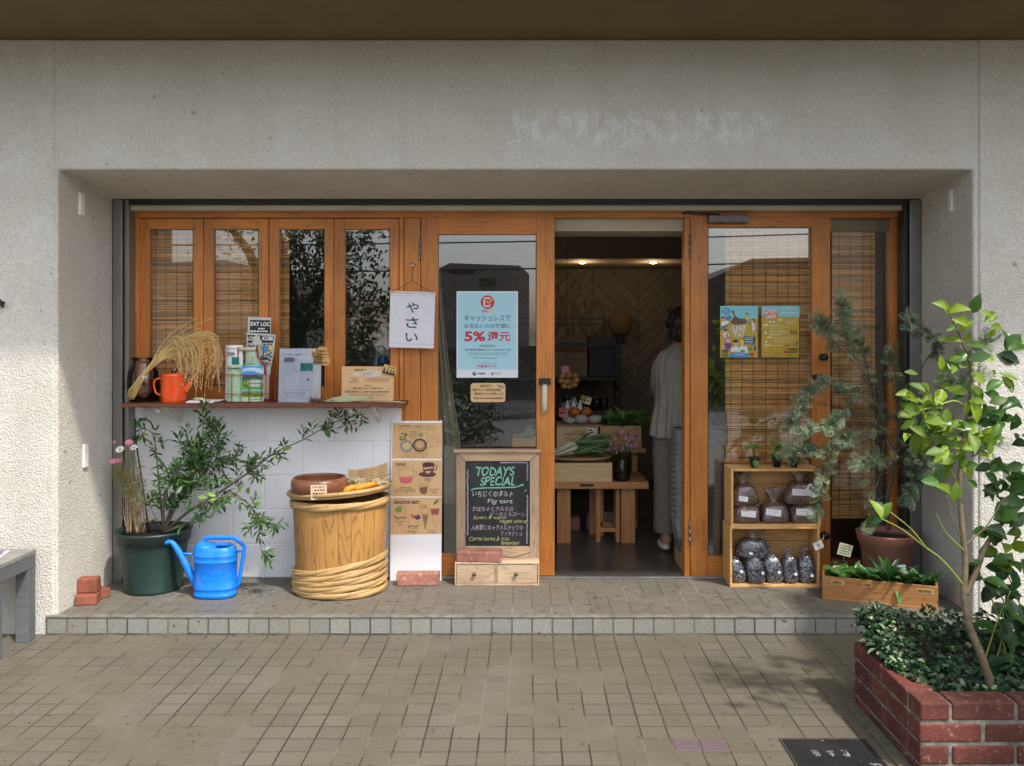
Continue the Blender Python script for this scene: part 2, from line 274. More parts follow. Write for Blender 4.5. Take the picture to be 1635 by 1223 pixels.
class MB:
    def __init__(self): self.v = []; self.f = []; self.m = []; self.s = []
    def add(self, vs, fs, m, smooth=False):
        o = len(self.v); self.v += [Vector(p) for p in vs]
        for f in fs: self.f.append(tuple(i + o for i in f)); self.m.append(m); self.s.append(smooth)
        return self
    def face(self, pts, m): return self.add(pts, [tuple(range(len(pts)))], m)
    def box(self, x0, x1, y0, y1, z0, z1, m):
        return self.add([(x0,y0,z0),(x1,y0,z0),(x1,y1,z0),(x0,y1,z0),(x0,y0,z1),(x1,y0,z1),(x1,y1,z1),(x0,y1,z1)],
                        [(0,3,2,1),(4,5,6,7),(0,1,5,4),(1,2,6,5),(2,3,7,6),(3,0,4,7)], m)
    def obox(self, c, size, rot, m):
        M = Euler(rot).to_matrix(); a = [s / 2 for s in size]; c = Vector(c)
        vs = [c + M @ Vector((x, y, z)) for z in (-a[2], a[2]) for x, y in ((-a[0], -a[1]), (a[0], -a[1]), (a[0], a[1]), (-a[0], a[1]))]
        return self.add(vs, [(0,3,2,1),(4,5,6,7),(0,1,5,4),(1,2,6,5),(2,3,7,6),(3,0,4,7)], m)
    def pbox(self, px0, px1, py0, py1, y0, y1, m):          # front face measured at depth y0
        return self.box(X(px0, y0), X(px1, y0), y0, y1, Z(py1, y0), Z(py0, y0), m)
    def tube(self, pts, r, m, n=8, caps=True, flat=None):
        pts = [Vector(p) for p in pts]; k = len(pts)
        rs = r if isinstance(r, (list, tuple)) else [r] * k
        vs = []; prev = None
        for i, p in enumerate(pts):
            d = (pts[min(i + 1, k - 1)] - pts[max(i - 1, 0)])
            if d.length < 1e-9: d = Vector((0, 0, 1))
            d.normalize()
            if prev is None: _, s, u = basis(d)
            else:
                s = (prev - d * prev.dot(d))
                s = s.normalized() if s.length > 1e-6 else basis(d)[1]
                u = s.cross(d).normalized()
            prev = s
            for j in range(n):
                a = 2 * math.pi * j / n
                vs.append(p + (s * math.cos(a) + u * math.sin(a) * (flat or 1)) * rs[i])
        fs = [(i*n+j, i*n+(j+1)%n, (i+1)*n+(j+1)%n, (i+1)*n+j) for i in range(k-1) for j in range(n)]
        if caps: fs += [tuple(range(n))[::-1], tuple((k-1)*n+j for j in range(n))]
        return self.add(vs, fs, m, True)
    def ring(self, c, rx, ry, r, m, n=48, k=6, tilt=None, wob=0, ph=0):
        pts = []
        for i in range(n):
            a = 2 * math.pi * i / n
            p = Vector((rx * math.cos(a), ry * math.sin(a), wob * math.sin(3 * a + ph)))
            if tilt: p = tilt @ p
            pts.append(Vector(c) + p)
        vs = []
        for i, p in enumerate(pts):
            d = (pts[(i + 1) % n] - pts[i - 1]).normalized(); _, s, u = basis(d)
            for j in range(k):
                a = 2 * math.pi * j / k
                vs.append(p + (s * math.cos(a) + u * math.sin(a)) * r)
        fs = [(i*k+j, i*k+(j+1)%k, ((i+1)%n)*k+(j+1)%k, ((i+1)%n)*k+j) for i in range(n) for j in range(k)]
        return self.add(vs, fs, m, True)
    def lathe(self, prof, c, m, n=40, sx=1.0, sy=1.0, rot=None, smooth=True, power=2.0, cap0=True, cap1=False):
        c = Vector(c); vs = []
        for r, z in prof:
            for j in range(n):
                a = 2 * math.pi * j / n; ca, sa = math.cos(a), math.sin(a)
                if power != 2.0:
                    ca = math.copysign(abs(ca) ** (2 / power), ca); sa = math.copysign(abs(sa) ** (2 / power), sa)
                p = Vector((r * ca * sx, r * sa * sy, z))
                vs.append(c + (rot @ p if rot else p))
        k = len(prof)
        fs = [(i*n+j, i*n+(j+1)%n, (i+1)*n+(j+1)%n, (i+1)*n+j) for i in range(k-1) for j in range(n)]
        if cap0: fs.append(tuple(range(n))[::-1])
        if cap1: fs.append(tuple((k-1)*n+j for j in range(n)))
        return self.add(vs, fs, m, smooth)
    def ball(self, c, r, m, nu=12, nv=8, rot=None):
        r = r if isinstance(r, (tuple, list)) else (r,) * 3; c = Vector(c)
        vs = []
        for i in range(nv + 1):
            t = math.pi * i / nv
            for j in range(nu):
                a = 2 * math.pi * j / nu
                p = Vector((r[0]*math.sin(t)*math.cos(a), r[1]*math.sin(t)*math.sin(a), r[2]*math.cos(t)))
                vs.append(c + (rot @ p if rot else p))
        return self.add(vs, [(i*nu+j, (i+1)*nu+j, (i+1)*nu+(j+1)%nu, i*nu+(j+1)%nu) for i in range(nv) for j in range(nu)], m, True)
    def octa(self, p, d, L, w, m):
        d, s, u = basis(d); p = Vector(p); c = p + d * L * 0.45
        return self.add([p, c+s*w, c+u*w, c-s*w, c-u*w, p+d*L], [(0,2,1),(0,3,2),(0,4,3),(0,1,4),(5,1,2),(5,2,3),(5,3,4),(5,4,1)], m)
    def leaf(self, p, d, n, L, w, m, curl=0.15, fold=0.25):
        p = Vector(p); d = d.normalized(); s = d.cross(n)
        if s.length < 1e-4: s = basis(d)[1]
        s.normalize(); n = s.cross(d).normalized()
        def q(t, x): return p + d * (L * t) + s * x * w * 0.5 + n * (abs(x) * w * fold - curl * L * t * t)
        vs = [q(0,0), q(.22,-.62), q(.28,0), q(.22,.62), q(.5,-1), q(.52,0), q(.5,1), q(.78,-.66), q(.8,0), q(.78,.66), q(1,0)]
        fs = [(0,2,1),(0,3,2),(1,2,5,4),(2,3,6,5),(4,5,8,7),(5,6,9,8),(7,8,10),(8,9,10)]
        return self.add(vs, fs, m, True)
    def sliver(self, p, d, n, L, w, m, curl=0.1):
        p = Vector(p); d = d.normalized(); s = d.cross(n)
        if s.length < 1e-4: s = basis(d)[1]
        s.normalize(); n = s.cross(d)
        a = p + d * L * 0.5 - n * curl * L * 0.25
        return self.add([p, a + s * w * .5, p + d * L - n * curl * L, a - s * w * .5, a + n * w * -.12], [(0,1,4),(1,2,4),(2,3,4),(3,0,4)], m, True)
    def strip(self, pts, w, n, m, t=0.0):                   # flat ribbon along pts, facing n
        pts = [Vector(p) for p in pts]; vs = []; k = len(pts)
        for i, p in enumerate(pts):
            d = (pts[min(i+1, k-1)] - pts[max(i-1, 0)]).normalized(); s = d.cross(n).normalized() * w * 0.5
            vs += [p - s, p + s]
        return self.add(vs, [(2*i, 2*i+1, 2*i+3, 2*i+2) for i in range(k-1)], m)
    def build(self, name, parent=None, bevel=0.0, loc=None, seg=2, sub=0, kind=None):
        me = bpy.data.meshes.new(name)
        base = Vector(loc) if loc is not None else (parent['_w'] if False else WORLD.get(parent, Vector((0,0,0))) if parent else Vector((0,0,0)))
        mats = []
        for m in self.m:
            if m not in mats: mats.append(m)
        me.from_pydata([tuple(p - base) for p in self.v], [], self.f)
        for m in mats: me.materials.append(m)
        me.polygons.foreach_set('material_index', [mats.index(m) for m in self.m])
        me.polygons.foreach_set('use_smooth', self.s)
        me.update()
        o = bpy.data.objects.new(name, me); COL.objects.link(o)
        if parent: o.parent = parent; WORLD[o] = base
        else: o.location = base; WORLD[o] = base
        if bevel:
            b = o.modifiers.new('soft edges', 'BEVEL'); b.width = bevel; b.segments = seg; b.limit_method = 'ANGLE'; b.angle_limit = math.radians(40)
        if sub:
            b = o.modifiers.new('smooth', 'SUBSURF'); b.levels = sub; b.render_levels = sub
        if kind: o['kind'] = kind
        return o
WORLD = {}
def tag(o, label=None, cat=None, group=None, kind=None):
    if label: o['label'] = label
    if cat: o['category'] = cat
    if group: o['group'] = group
    if kind: o['kind'] = kind
    return o
def thing(name, loc, label, cat, group=None):
    o = bpy.data.objects.new(name, None); COL.objects.link(o); o.location = loc; o.empty_display_size = 0.05
    WORLD[o] = Vector(loc)
    return tag(o, label, cat, group)
def dup(root, loc=None, label=None, rotz=None, scale=None):
    r = root.copy(); COL.objects.link(r); WORLD[r] = WORLD[root]
    if loc is not None: r.location = loc
    if rotz is not None: r.rotation_euler = (0, 0, rotz)
    if scale is not None: r.scale = scale if isinstance(scale, (tuple, list)) else (scale,) * 3
    if label: r['label'] = label
    for ch in [c for c in list(bpy.data.objects) if c.parent == root]:
        c = ch.copy(); COL.objects.link(c); c.parent = r
        for g in [g for g in list(bpy.data.objects) if g.parent == ch]:
            d = g.copy(); COL.objects.link(d); d.parent = c
    return r

# ------------------------------------------------------------------ lettering and flat printed art
_TXT = {}
def glyphs(s, bold=0.0):
    key = (s, bold)
    if key not in _TXT:
        c = bpy.data.curves.new('lettering', 'FONT'); c.body = s; c.resolution_u = 3; c.offset = bold
        o = bpy.data.objects.new('lettering', c); COL.objects.link(o)
        bpy.context.view_layer.update()
        me = bpy.data.meshes.new_from_object(o.evaluated_get(bpy.context.evaluated_depsgraph_get()))
        vs = [(v.co.x, v.co.y) for v in me.vertices]; fs = [tuple(p.vertices) for p in me.polygons]
        bpy.data.objects.remove(o); bpy.data.curves.remove(c); bpy.data.meshes.remove(me)
        x0 = min(p[0] for p in vs); x1 = max(p[0] for p in vs); y0 = min(p[1] for p in vs); y1 = max(p[1] for p in vs)
        _TXT[key] = ([((x - x0) / (x1 - x0 or 1), (y1 - y) / (y1 - y0 or 1)) for x, y in vs], fs)
    return _TXT[key]

class Art(MB):
    """flat artwork: local coordinates are photo pixels from its top-left corner"""
    def __init__(self, O, u, v, n=Vector((0, -1, 0))):
        super().__init__(); self.O = Vector(O); self.u = Vector(u); self.vv = Vector(v); self.n = Vector(n).normalized()
    def P(self, x, y, l): return self.O + self.u * x + self.vv * y + self.n * (0.0005 * l)
    def back(self, w, h, m, t=0.002, bend=0):
        f = [self.P(0,0,0), self.P(w,0,0), self.P(w,h,0), self.P(0,h,0)]; b = [p - self.n * t for p in f]
        return self.add(f + b, [(0,3,2,1),(4,5,6,7),(0,1,5,4),(1,2,6,5),(2,3,7,6),(3,0,4,7)], m)
    def rect(self, x0, y0, x1, y1, m, l=1): return self.face([self.P(x0,y0,l), self.P(x1,y0,l), self.P(x1,y1,l), self.P(x0,y1,l)], m)
    def poly(self, pts, m, l=1): return self.face([self.P(x, y, l) for x, y in pts], m)
    def ell(self, cx, cy, rx, ry, m, l=1, n=24, a0=0, a1=360):
        return self.poly([(cx + rx * math.cos(math.radians(a0 + (a1 - a0) * i / n)), cy + ry * math.sin(math.radians(a0 + (a1 - a0) * i / n))) for i in range(n if a1 - a0 >= 360 else n + 1)], m, l)
    def line(self, pts, w, m, l=1):
        for (x0, y0), (x1, y1) in zip(pts, pts[1:]):
            dx, dy = x1 - x0, y1 - y0; q = math.hypot(dx, dy) or 1; nx, ny = -dy / q * w / 2, dx / q * w / 2
            self.poly([(x0+nx, y0+ny), (x1+nx, y1+ny), (x1-nx, y1-ny), (x0-nx, y0-ny)], m, l)
        return self
    def hoop(self, cx, cy, rx, ry, w, m, l=1, n=28):
        for i in range(n):
            a, b = 2*math.pi*i/n, 2*math.pi*(i+1)/n
            self.poly([(cx+rx*math.cos(a), cy+ry*math.sin(a)), (cx+rx*math.cos(b), cy+ry*math.sin(b)), (cx+(rx-w)*math.cos(b), cy+(ry-w)*math.sin(b)), (cx+(rx-w)*math.cos(a), cy+(ry-w)*math.sin(a))], m, l)
    def text(self, s, x0, y0, x1, y1, m, l=2, bold=0.0, slant=0.0, wob=0.0):
        vs, fs = glyphs(s, bold); w, h = x1 - x0, y1 - y0; ph = rnd.random() * 6
        self.add([self.P(x0 + a*w + slant*h*(1-b) + wob*math.sin(b*7+a*23+ph), y0 + b*h + wob*math.sin(a*19+ph), l) for a, b in vs], fs, m)
    def scribble(self, x0, y0, x1, y1, m, l=2, w=None):     # print too small to read: broken hairlines
        x = x0; h = w or (y1 - y0)
        while x < x1:
            q = min(x1, x + h * rnd.uniform(0.5, 1.6))
            self.rect(x, y0 + rnd.uniform(0, .15) * h, q, y1 - rnd.uniform(0, .3) * h, m, l); x = q + h * rnd.uniform(0.25, 0.7)
def art(px, py, Y, cls=None, rot=0.0, lean=0.0, yaw=0.0):
    """Art whose top-left corner is photo pixel px,py at depth Y; rot = degrees clockwise in the picture plane"""
    k = 1.0 / S(Y); R = math.radians(rot)
    u = Vector((math.cos(R), math.sin(math.radians(yaw)), -math.sin(R))) * k
    v = Vector((-math.sin(R), -lean, -math.cos(R))) * k
    n = v.cross(u).normalized()
    if n.y > 0: n = -n
    return Art(at(px, py, Y), u, v, n)

# ================================================================== palette
STUCCO = stucco_mat()
M_SOFFIT = mat('soffit paint', (0.15, 0.108, 0.036), (0.125, 0.09, 0.033), 0.8, nscale=3, bump=0.15, bscale=90)
M_STEEL = mat('dull steel', (0.30, 0.295, 0.28), (0.20, 0.195, 0.18), 0.42, nscale=(9, 9, 2), metal=0.75)
M_DARKSTEEL = mat('dark steel', (0.022, 0.021, 0.02), None, 0.5)
WA, WB = (0.68, 0.250, 0.042), (0.38, 0.122, 0.020)
M_WOODV = grain_mat('cedar upright', WA, WB, (0.19, 0.058, 0.012), (26, 26, 1.3), 5, 0.42, 0.17, 0.42)
M_WOODH = grain_mat('cedar rail', WA, WB, (0.19, 0.058, 0.012), (1.3, 26, 26), 5, 0.42, 0.17, 0.42)
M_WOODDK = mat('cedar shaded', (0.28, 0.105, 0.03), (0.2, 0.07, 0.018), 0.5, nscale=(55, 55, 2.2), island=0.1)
M_CREAM = mat('cream paint', (0.52, 0.46, 0.36), (0.44, 0.38, 0.28), 0.7, nscale=4)
M_SHELF = mat('reddish shelf wood', (0.16, 0.052, 0.028), (0.085, 0.03, 0.017), 0.5, nscale=(4, 60, 60), bump=0.15, bvec=(8, 150, 150))
M_WHITEBLOCK = mat('white painted block', (0.84, 0.85, 0.87), (0.76, 0.77, 0.79), 0.7, nscale=5, bump=0.25, bscale=90)
M_BLOCKJOINT = mat('block joint', (0.66, 0.67, 0.68), (0.78, 0.79, 0.80), 0.8, nscale=14)
M_GLASS = glass_mat('window glass', (0.96, 0.97, 0.96), refl=0.7, base=0.09)
M_CLEAR = glass_mat('clear plastic', (0.92, 0.93, 0.93), refl=1.0, rough=0.03)
M_BLACK = mat('black iron', (0.012, 0.012, 0.012), None, 0.45)
M_WHITE = mat('white plastic', (0.72, 0.71, 0.68), None, 0.4)
M_PAPER = mat('white paper', (0.82, 0.815, 0.84), None, 0.7)
M_INK = mat('black ink', (0.02, 0.02, 0.022), None, 0.6)
M_GREYINK = mat('grey ink', (0.25, 0.25, 0.27), None, 0.6)
M_KRAFT = mat('kraft paper', (0.66, 0.43, 0.215), (0.59, 0.37, 0.18), 0.75, nscale=14)
M_BIRCH = mat('birch bark', (0.62, 0.55, 0.42), (0.2, 0.14, 0.09), 0.6, nscale=(30, 30, 90), contrast=(0.55, 0.7))

# ================================================================== ground, step
GT = tile_mat('pavement tiles', 'XY', (0.134, 0.120, 0.090), (0.110, 0.099, 0.074), ((0.155, 0.142, 0.108), (0.026, 0.023, 0.017)), msz=0.0038)
ST = tile_mat('step tiles', 'XY', (0.140, 0.130, 0.108), (0.114, 0.106, 0.090), ((0.24, 0.225, 0.2), (0.07, 0.062, 0.05)), oy=-0.04, msz=0.004, pit=0.645, stain=(0.15, 0.125, 0.09))
RT = tile_mat('riser tiles', 'XZ', (0.24, 0.245, 0.225), (0.19, 0.195, 0.18), ((0.08, 0.09, 0.07), (0.04, 0.036, 0.03)), oy=-0.004, h=0.0915, msz=0.005, stain=(0.2, 0.18, 0.13))
M_NOSE = mat('step nosing', (0.20, 0.19, 0.165), (0.11, 0.10, 0.08), 0.6, nscale=20)
M_PURPLE = mat('purple paver', (0.125, 0.085, 0.095), (0.095, 0.068, 0.072), 0.65, nscale=60, bump=0.25, bscale=200)
M_ASPHALT = mat('worn concrete road', (0.15, 0.147, 0.14), (0.12, 0.118, 0.112), 0.85, nscale=60, bump=0.3, bscale=200)
g = MB(); g.box(-9, 9, -6.0, 5.0, -0.25, 0.0, GT)
g.build('pavement', kind='structure')
g = MB(); g.face([(-300, -300, -0.12), (300, -300, -0.12), (300, 300, -0.12), (-300, 300, -0.12)], M_ASPHALT); g.build('ground', kind='structure')
XL, XR = -2.338, 2.205
g = MB()
s0, s1 = -2.385, 2.24
g.box(s0, s1, -0.02, 0.70, -0.01, ZS - 0.006, RT)
g.box(s0 + 0.002, s1 - 0.002, 0.008, 0.70, ZS - 0.006, ZS, ST)
g.box(s0, s1, -0.024, 0.008, ZS - 0.010, ZS + 0.001, M_NOSE)
g.build('step', kind='structure', bevel=0.003)
for k, (a, b) in enumerate(((0.523, 0.617), (0.623, 0.717))):
    q = MB(); q.box(a, b, -1.217, -1.124, -0.02, 0.0022, M_PURPLE); q.build('purple_paver', kind='structure', bevel=0.002)

# ================================================================== the building
bld = thing('shop_building', (0, 0.3, 0), 'white stucco shop building with dark eave over a wide recessed shopfront', 'building')
w = MB()
zt = 2.95
# left pier, right pier, lintel (its underside falls a little towards the back)
def hexa(mb, a, b, m): mb.add(a + b, [(0,3,2,1),(4,5,6,7),(0,1,5,4),(1,2,6,5),(2,3,7,6),(3,0,4,7)], m)
z0, z1 = 2.304, 2.245
fx = [(-7.0, -.05), (XL, -.05), (XL, z0), (XR, z0), (XR, -.05), (2.505, -.05), (2.505, zt), (-7.0, zt)]; bxk = [(x, z1 if z == z0 else z) for x, z in fx]
w.add([(x, 0.0, z) for x, z in fx] + [(x, 0.57, z) for x, z in bxk], [tuple(range(8)), tuple(range(15, 7, -1))] + [(i, i + 8, (i + 1) % 8 + 8, (i + 1) % 8) for i in range(8)], STUCCO)
w.box(-6.99, -2.353, -.008, .02, -.04, zt - .001, STUCCO); w.box(2.232, 2.4985, -.008, .02, -.04, zt - .001, STUCCO)
w.build('facade_wall', bld, bevel=0.011, seg=3)
w = MB(); w.box(-7.0, 9.0, -0.80, 0.57, zt, zt + 0.30, M_SOFFIT); w.build('eave', bld)
w = MB(); w.box(-7.0, 9.0, -0.80, 7, zt + 0.30, zt + 3, STUCCO); w.build('upper_storey', bld)
# side walls and interior shell
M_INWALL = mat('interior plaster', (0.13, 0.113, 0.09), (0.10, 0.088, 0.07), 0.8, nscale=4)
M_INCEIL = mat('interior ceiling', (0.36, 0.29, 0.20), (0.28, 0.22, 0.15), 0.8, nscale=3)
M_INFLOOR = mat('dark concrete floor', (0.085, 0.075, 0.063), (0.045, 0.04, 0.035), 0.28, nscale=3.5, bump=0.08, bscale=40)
for a_, b_ in ((-2.75, -2.45), (2.43, 2.6)):
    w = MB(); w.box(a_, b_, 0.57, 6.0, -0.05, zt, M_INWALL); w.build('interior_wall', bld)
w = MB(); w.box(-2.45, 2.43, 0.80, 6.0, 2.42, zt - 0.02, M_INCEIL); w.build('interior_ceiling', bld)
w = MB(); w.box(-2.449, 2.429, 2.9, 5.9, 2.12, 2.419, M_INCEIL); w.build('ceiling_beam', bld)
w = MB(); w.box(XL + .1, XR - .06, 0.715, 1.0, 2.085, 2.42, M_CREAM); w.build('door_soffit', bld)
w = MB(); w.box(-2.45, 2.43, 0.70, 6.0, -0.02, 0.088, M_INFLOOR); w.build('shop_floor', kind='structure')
# steel shutter frame round the opening
w = MB()
w.box(XL + 0.002, X(196, .57), 0.56, 0.66, ZS, z1 - 0.002, M_STEEL)
w.box(X(198, .57), X(204.5, .57), 0.575, 0.66, ZS, z1 - 0.002, M_STEEL)
w.build('shutter_guide', bld, bevel=0.003); w = MB()
w.box(X(1452, .57), XR - 0.002, 0.56, 0.66, ZS, z1 - 0.002, M_STEEL)
w.box(X(1444, .57), X(1450, .57), 0.575, 0.66, ZS, z1 - 0.002, M_DARKSTEEL)
w.build('shutter_guide', bld, bevel=0.003)
w = MB(); w.box(X(197, .57), X(1451, .57), 0.578, 0.66, Z(327, .578), z1 + 0.02, M_DARKSTEEL); w.build('shutter_slot', bld)
w = MB(); w.box(X(205, .6), X(1446, .6), 0.60, 0.66, Z(335.5, .60), Z(327.5, .60), M_CREAM); w.build('head_rail', bld, bevel=0.002)
# blank cover plates on the reveals
for (py0, py1, yy) in ((308, 344, .22), (709, 746, .26)):
    w = MB(); w.box(XL - 0.001, XL + 0.012, yy - 0.022, yy + 0.022, Z(py1, yy), Z(py0, yy), M_WHITE); w.build('cover_plate', bld, bevel=0.003)
w = MB(); w.box(XR - 0.010, XR + 0.001, .2, .235, Z(338, .22), Z(303, .22), M_WHITE); w.build('cover_plate', bld, bevel=0.003)
w = MB(); w.box(2.72, 2.95, -2.75, -1.15, -0.05, 3.1, STUCCO); tag(w.build('shade_wall', loc=(2.83, -1.95, 0), bevel=.013), 'tall pale unseen wall added right of the forecourt to shade the brick planter', 'wall')  # out of view, added to keep the planter and nearby paving in shade
# setback wall of the neighbouring plot, right of the corner
M_DKWALL = mat('grey render', (0.12, 0.115, 0.11), (0.09, 0.087, 0.083), 0.85, nscale=5, bump=0.2)
w = MB(); w.box(2.62, 8, 1.2, 1.5, -0.05, 3.2, M_DKWALL); tag(w.build('boundary_wall', loc=(4, 1.3, 0)), 'dark grey wall set back beyond the right corner of the shop', 'wall')

# white concrete block dado below the shelf
w = MB(); bx0, bx1 = X(204, YF), X(641, YF); bz1 = Z(650, YF)
w.box(bx0, bx1, YF + 0.004, YF + 0.10, ZS - 0.02, bz1, M_BLOCKJOINT)
rowh = 0.195; zz = ZS; r = 0
while zz < bz1 - 0.01:
    xx = bx0 - (0.2 if r % 2 else 0.02)
    while xx < bx1:
        a, b = max(xx + .003, bx0), min(xx + .397, bx1)
        if b - a > .02: w.box(a, b, YF, YF + 0.02, zz + .0025, min(zz + rowh - .0025, bz1 - .002), M_WHITEBLOCK)
        xx += 0.40
    zz += rowh; r += 1
tag(w.build('block_wall', loc=(X(420, YF), YF, ZS), bevel=0.004), 'white painted concrete block wall below the wooden shelf', 'wall')

# ================================================================== timber shopfront
sf = thing('timber_shopfront', (0, YF, ZS), 'orange cedar shopfront with folding windows, two glazed doors and a side light', 'shopfront')
f = MB()
f.pbox(207, 1444, 336, 347.5, YF, YF + .09, M_WOODH)                           # head
f.pbox(207, 221.5, 348, 645, YF + .004, YF + .09, M_WOODV)                         # left jamb
f.pbox(637.5, 644.5, 348, 921, YF + .002, YF + .09, M_WOODV)
f.pbox(645.3, 671, 348, 921, YF - .004, YF + .09, M_WOODV)                         # main post
f.pbox(1093, 1101.5, 348, 921, YF, YF + .09, M_WOODV)
f.pbox(1421.5, 1438, 348, 921, YF + .02, YF + .09, M_WOODV)
f.pbox(1438.6, 1450, 338, 921, YF + .05, YF + .09, M_DARKSTEEL)
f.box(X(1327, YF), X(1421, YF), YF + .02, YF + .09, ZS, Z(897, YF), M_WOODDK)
f.build('frame', sf, bevel=0.003)
f = MB(); f.box(X(672, YF), X(1438, YF), YF - 0.02, YF + 0.10, ZS - 0.004, ZS + 0.010, M_STEEL); f.build('threshold', sf, bevel=0.003)

def sash(name, px0, px1, py0, py1, pane, y, d=0.035, raild=None):
    """a framed pane; sub-part pane"""
    ax0, ax1, ay0, ay1 = pane
    s = MB()
    s.pbox(px0, ax0, py0, py1, y, y + d, M_WOODV); s.pbox(ax1, px1, py0, py1, y, y + d, M_WOODV)
    s.pbox(ax0, ax1, py0, ay0, y + .0015, y + d - .0015, M_WOODH); s.pbox(ax0, ax1, ay1, py1, y + .0015, y + d - .0015, M_WOODH)
    for q in ((ax0, ax0 + 1.2, ay0, ay1), (ax1 - 1.2, ax1, ay0, ay1), (ax0, ax1, ay0, ay0 + 1.2)):   # glazing gasket
        s.pbox(q[0], q[1], q[2], q[3], y + d * .55, y + d * .8, M_BLACK)
    o = s.build(name, sf, bevel=0.0025)
    g = MB(); g.box(X(ax0 - 1, y), X(ax1 + 1, y), y + d * .58, y + d * .58 + .005, Z(ay1 + 1, y), Z(ay0 - 1, y), M_GLASS)
    g.build('pane', o)
    return o
YS = YF + .012
for (a, b, p0, p1) in ((222.2, 324.3, 238, 308.5), (325.1, 428.6, 340.5, 413), (429.6, 532.6, 445.5, 518), (533.4, 636.6, 550.5, 623)):
    sash('folding_window', a, b, 349, 644, (p0, p1, 366, 617), YS)
YD = YF + .004
d1 = sash('glazed_door', 672, 885.5, 343, 919, (699.5, 856.5, 374, 885), YD, .04)
d2 = sash('glazed_door', 1102.5, 1326, 343, 919.5, (1130.3, 1297, 363, 888), YD, .04)
g = MB(); y = YF + .055; g.box(X(1328, y), X(1421, y), y, y + .005, Z(897, y), Z(348, y), M_GLASS); g.build('side_light_pane', sf)
# door furniture
def hinge(parent, px, py0, py1):
    h = MB()
    for k in range(3):
        a = py0 + (py1 - py0) * k / 3; b = py0 + (py1 - py0) * (k + .9) / 3
        h.tube([at(px, a, YF - .006), at(px, b, YF - .006)], .006, M_STEEL, 8)
    h.build('hinge', parent)
hinge(d1, 669.8, 380, 417); hinge(d2, 1101.5, 376, 414); hinge(d2, 1101.5, 832, 870)
h = MB()
yh = YF - .03
h.tube([at(870, 610, yh), at(869.5, 640, yh - .002), at(870, 659, yh)], [.0155, .0165, .0155], M_BIRCH, 12)
h.build('handle', d1)
h = MB(); h.pbox(860.5, 879.5, 604, 614.5, YF - .012, YF + .004, M_BLACK); h.pbox(864, 876, 606, 613, YF - .052, YF - .010, M_BLACK)
h.tube([at(862.5, 609, YF - .014), at(862.5, 609, YF - .020)], .004, M_STEEL, 8); h.tube([at(877.5, 609, YF - .014), at(877.5, 609, YF - .020)], .004, M_STEEL, 8)
h.build('handle_bracket', d1, bevel=.002)
for (px, py) in ((1312.5, 570), (1315, 853)):
    h = MB(); p = at(px, py, YF); Rk = Matrix.Rotation(math.radians(90), 3, 'X')
    h.lathe([(.004, 0), (.018, .002), (.02, .008), (.009, .012), (.008, .03), (.018, .036), (.021, .047), (.015, .056), (.001, .059)], p, M_BLACK, 20, rot=Rk)
    h.build('knob', d2)
M_ALU = mat('grey closer', (0.16, 0.15, 0.14), (0.10, 0.095, 0.09), 0.4, nscale=30, metal=0.6)
h = MB(); h.pbox(1132, 1196.5, 343.5, 355, YF - .05, YF + .003, M_ALU)
h.tube([at(1155, 356, YF - .03), at(1155, 358.5, YF - .03)], .006, M_ALU, 8); h.build('door_closer', d2, bevel=.006)
h = MB(); h.tube([at(1150, 343, YF - .03), at(1096, 339, YF - .02), at(1062, 350, YF + .10)], [.007, .008, .007], M_DARKSTEEL, 6)
h.box(X(1056, YF + .1), X(1066, YF + .1), YF + .06, YF + .13, Z(356, YF + .1), Z(346, YF + .1), M_DARKSTEEL); h.build('closer_arm', d2)
h = MB(); h.pbox(1297, 1313, 598, 606, YF - .002, YF + .004, M_BLACK); h.build('lock_plate', d2)

# ================================================================== shelf and its bracket
sh = thing('wall_shelf', (X(420, .5), .52, Z(647, .42)), 'long reddish brown wooden shelf under the folding windows', 'shelf')
zsh = Z(643.5, .42)                                       # top of shelf
s = MB(); s.box(X(193, .40), X(590, .40), .395, .655, zsh - .022, zsh, M_SHELF); s.box(X(590.4, .40), X(642, .40), .398, .655, zsh - .021, zsh - .001, M_SHELF)
s.build('board', sh, bevel=.0025)
for bx in (272, 596):
    s = MB(); xx = X(bx + 8, .6)
    s.box(xx - .014, xx + .014, .652, .66, zsh - .13, zsh - .023, M_WHITE); s.box(xx - .014, xx + .014, .44, .652, zsh - .031, zsh - .0225, M_WHITE)
    s.tube([(xx, .655, zsh - .125), (xx, .60, zsh - .09), (xx, .47, zsh - .03)], .007, M_WHITE, 8)
    s.build('bracket', sh, bevel=.002)
for bx in (250, 557):
    s = MB(); p = at(bx, 652, .43)
    s.tube([p + Vector((0, 0, .012)), p, p + Vector((.006, -.006, -.018)), p + Vector((.016, -.008, -.022)), p + Vector((.020, -.008, -.010))], .0035, M_WHITE, 7)
    s.build('hook', sh)

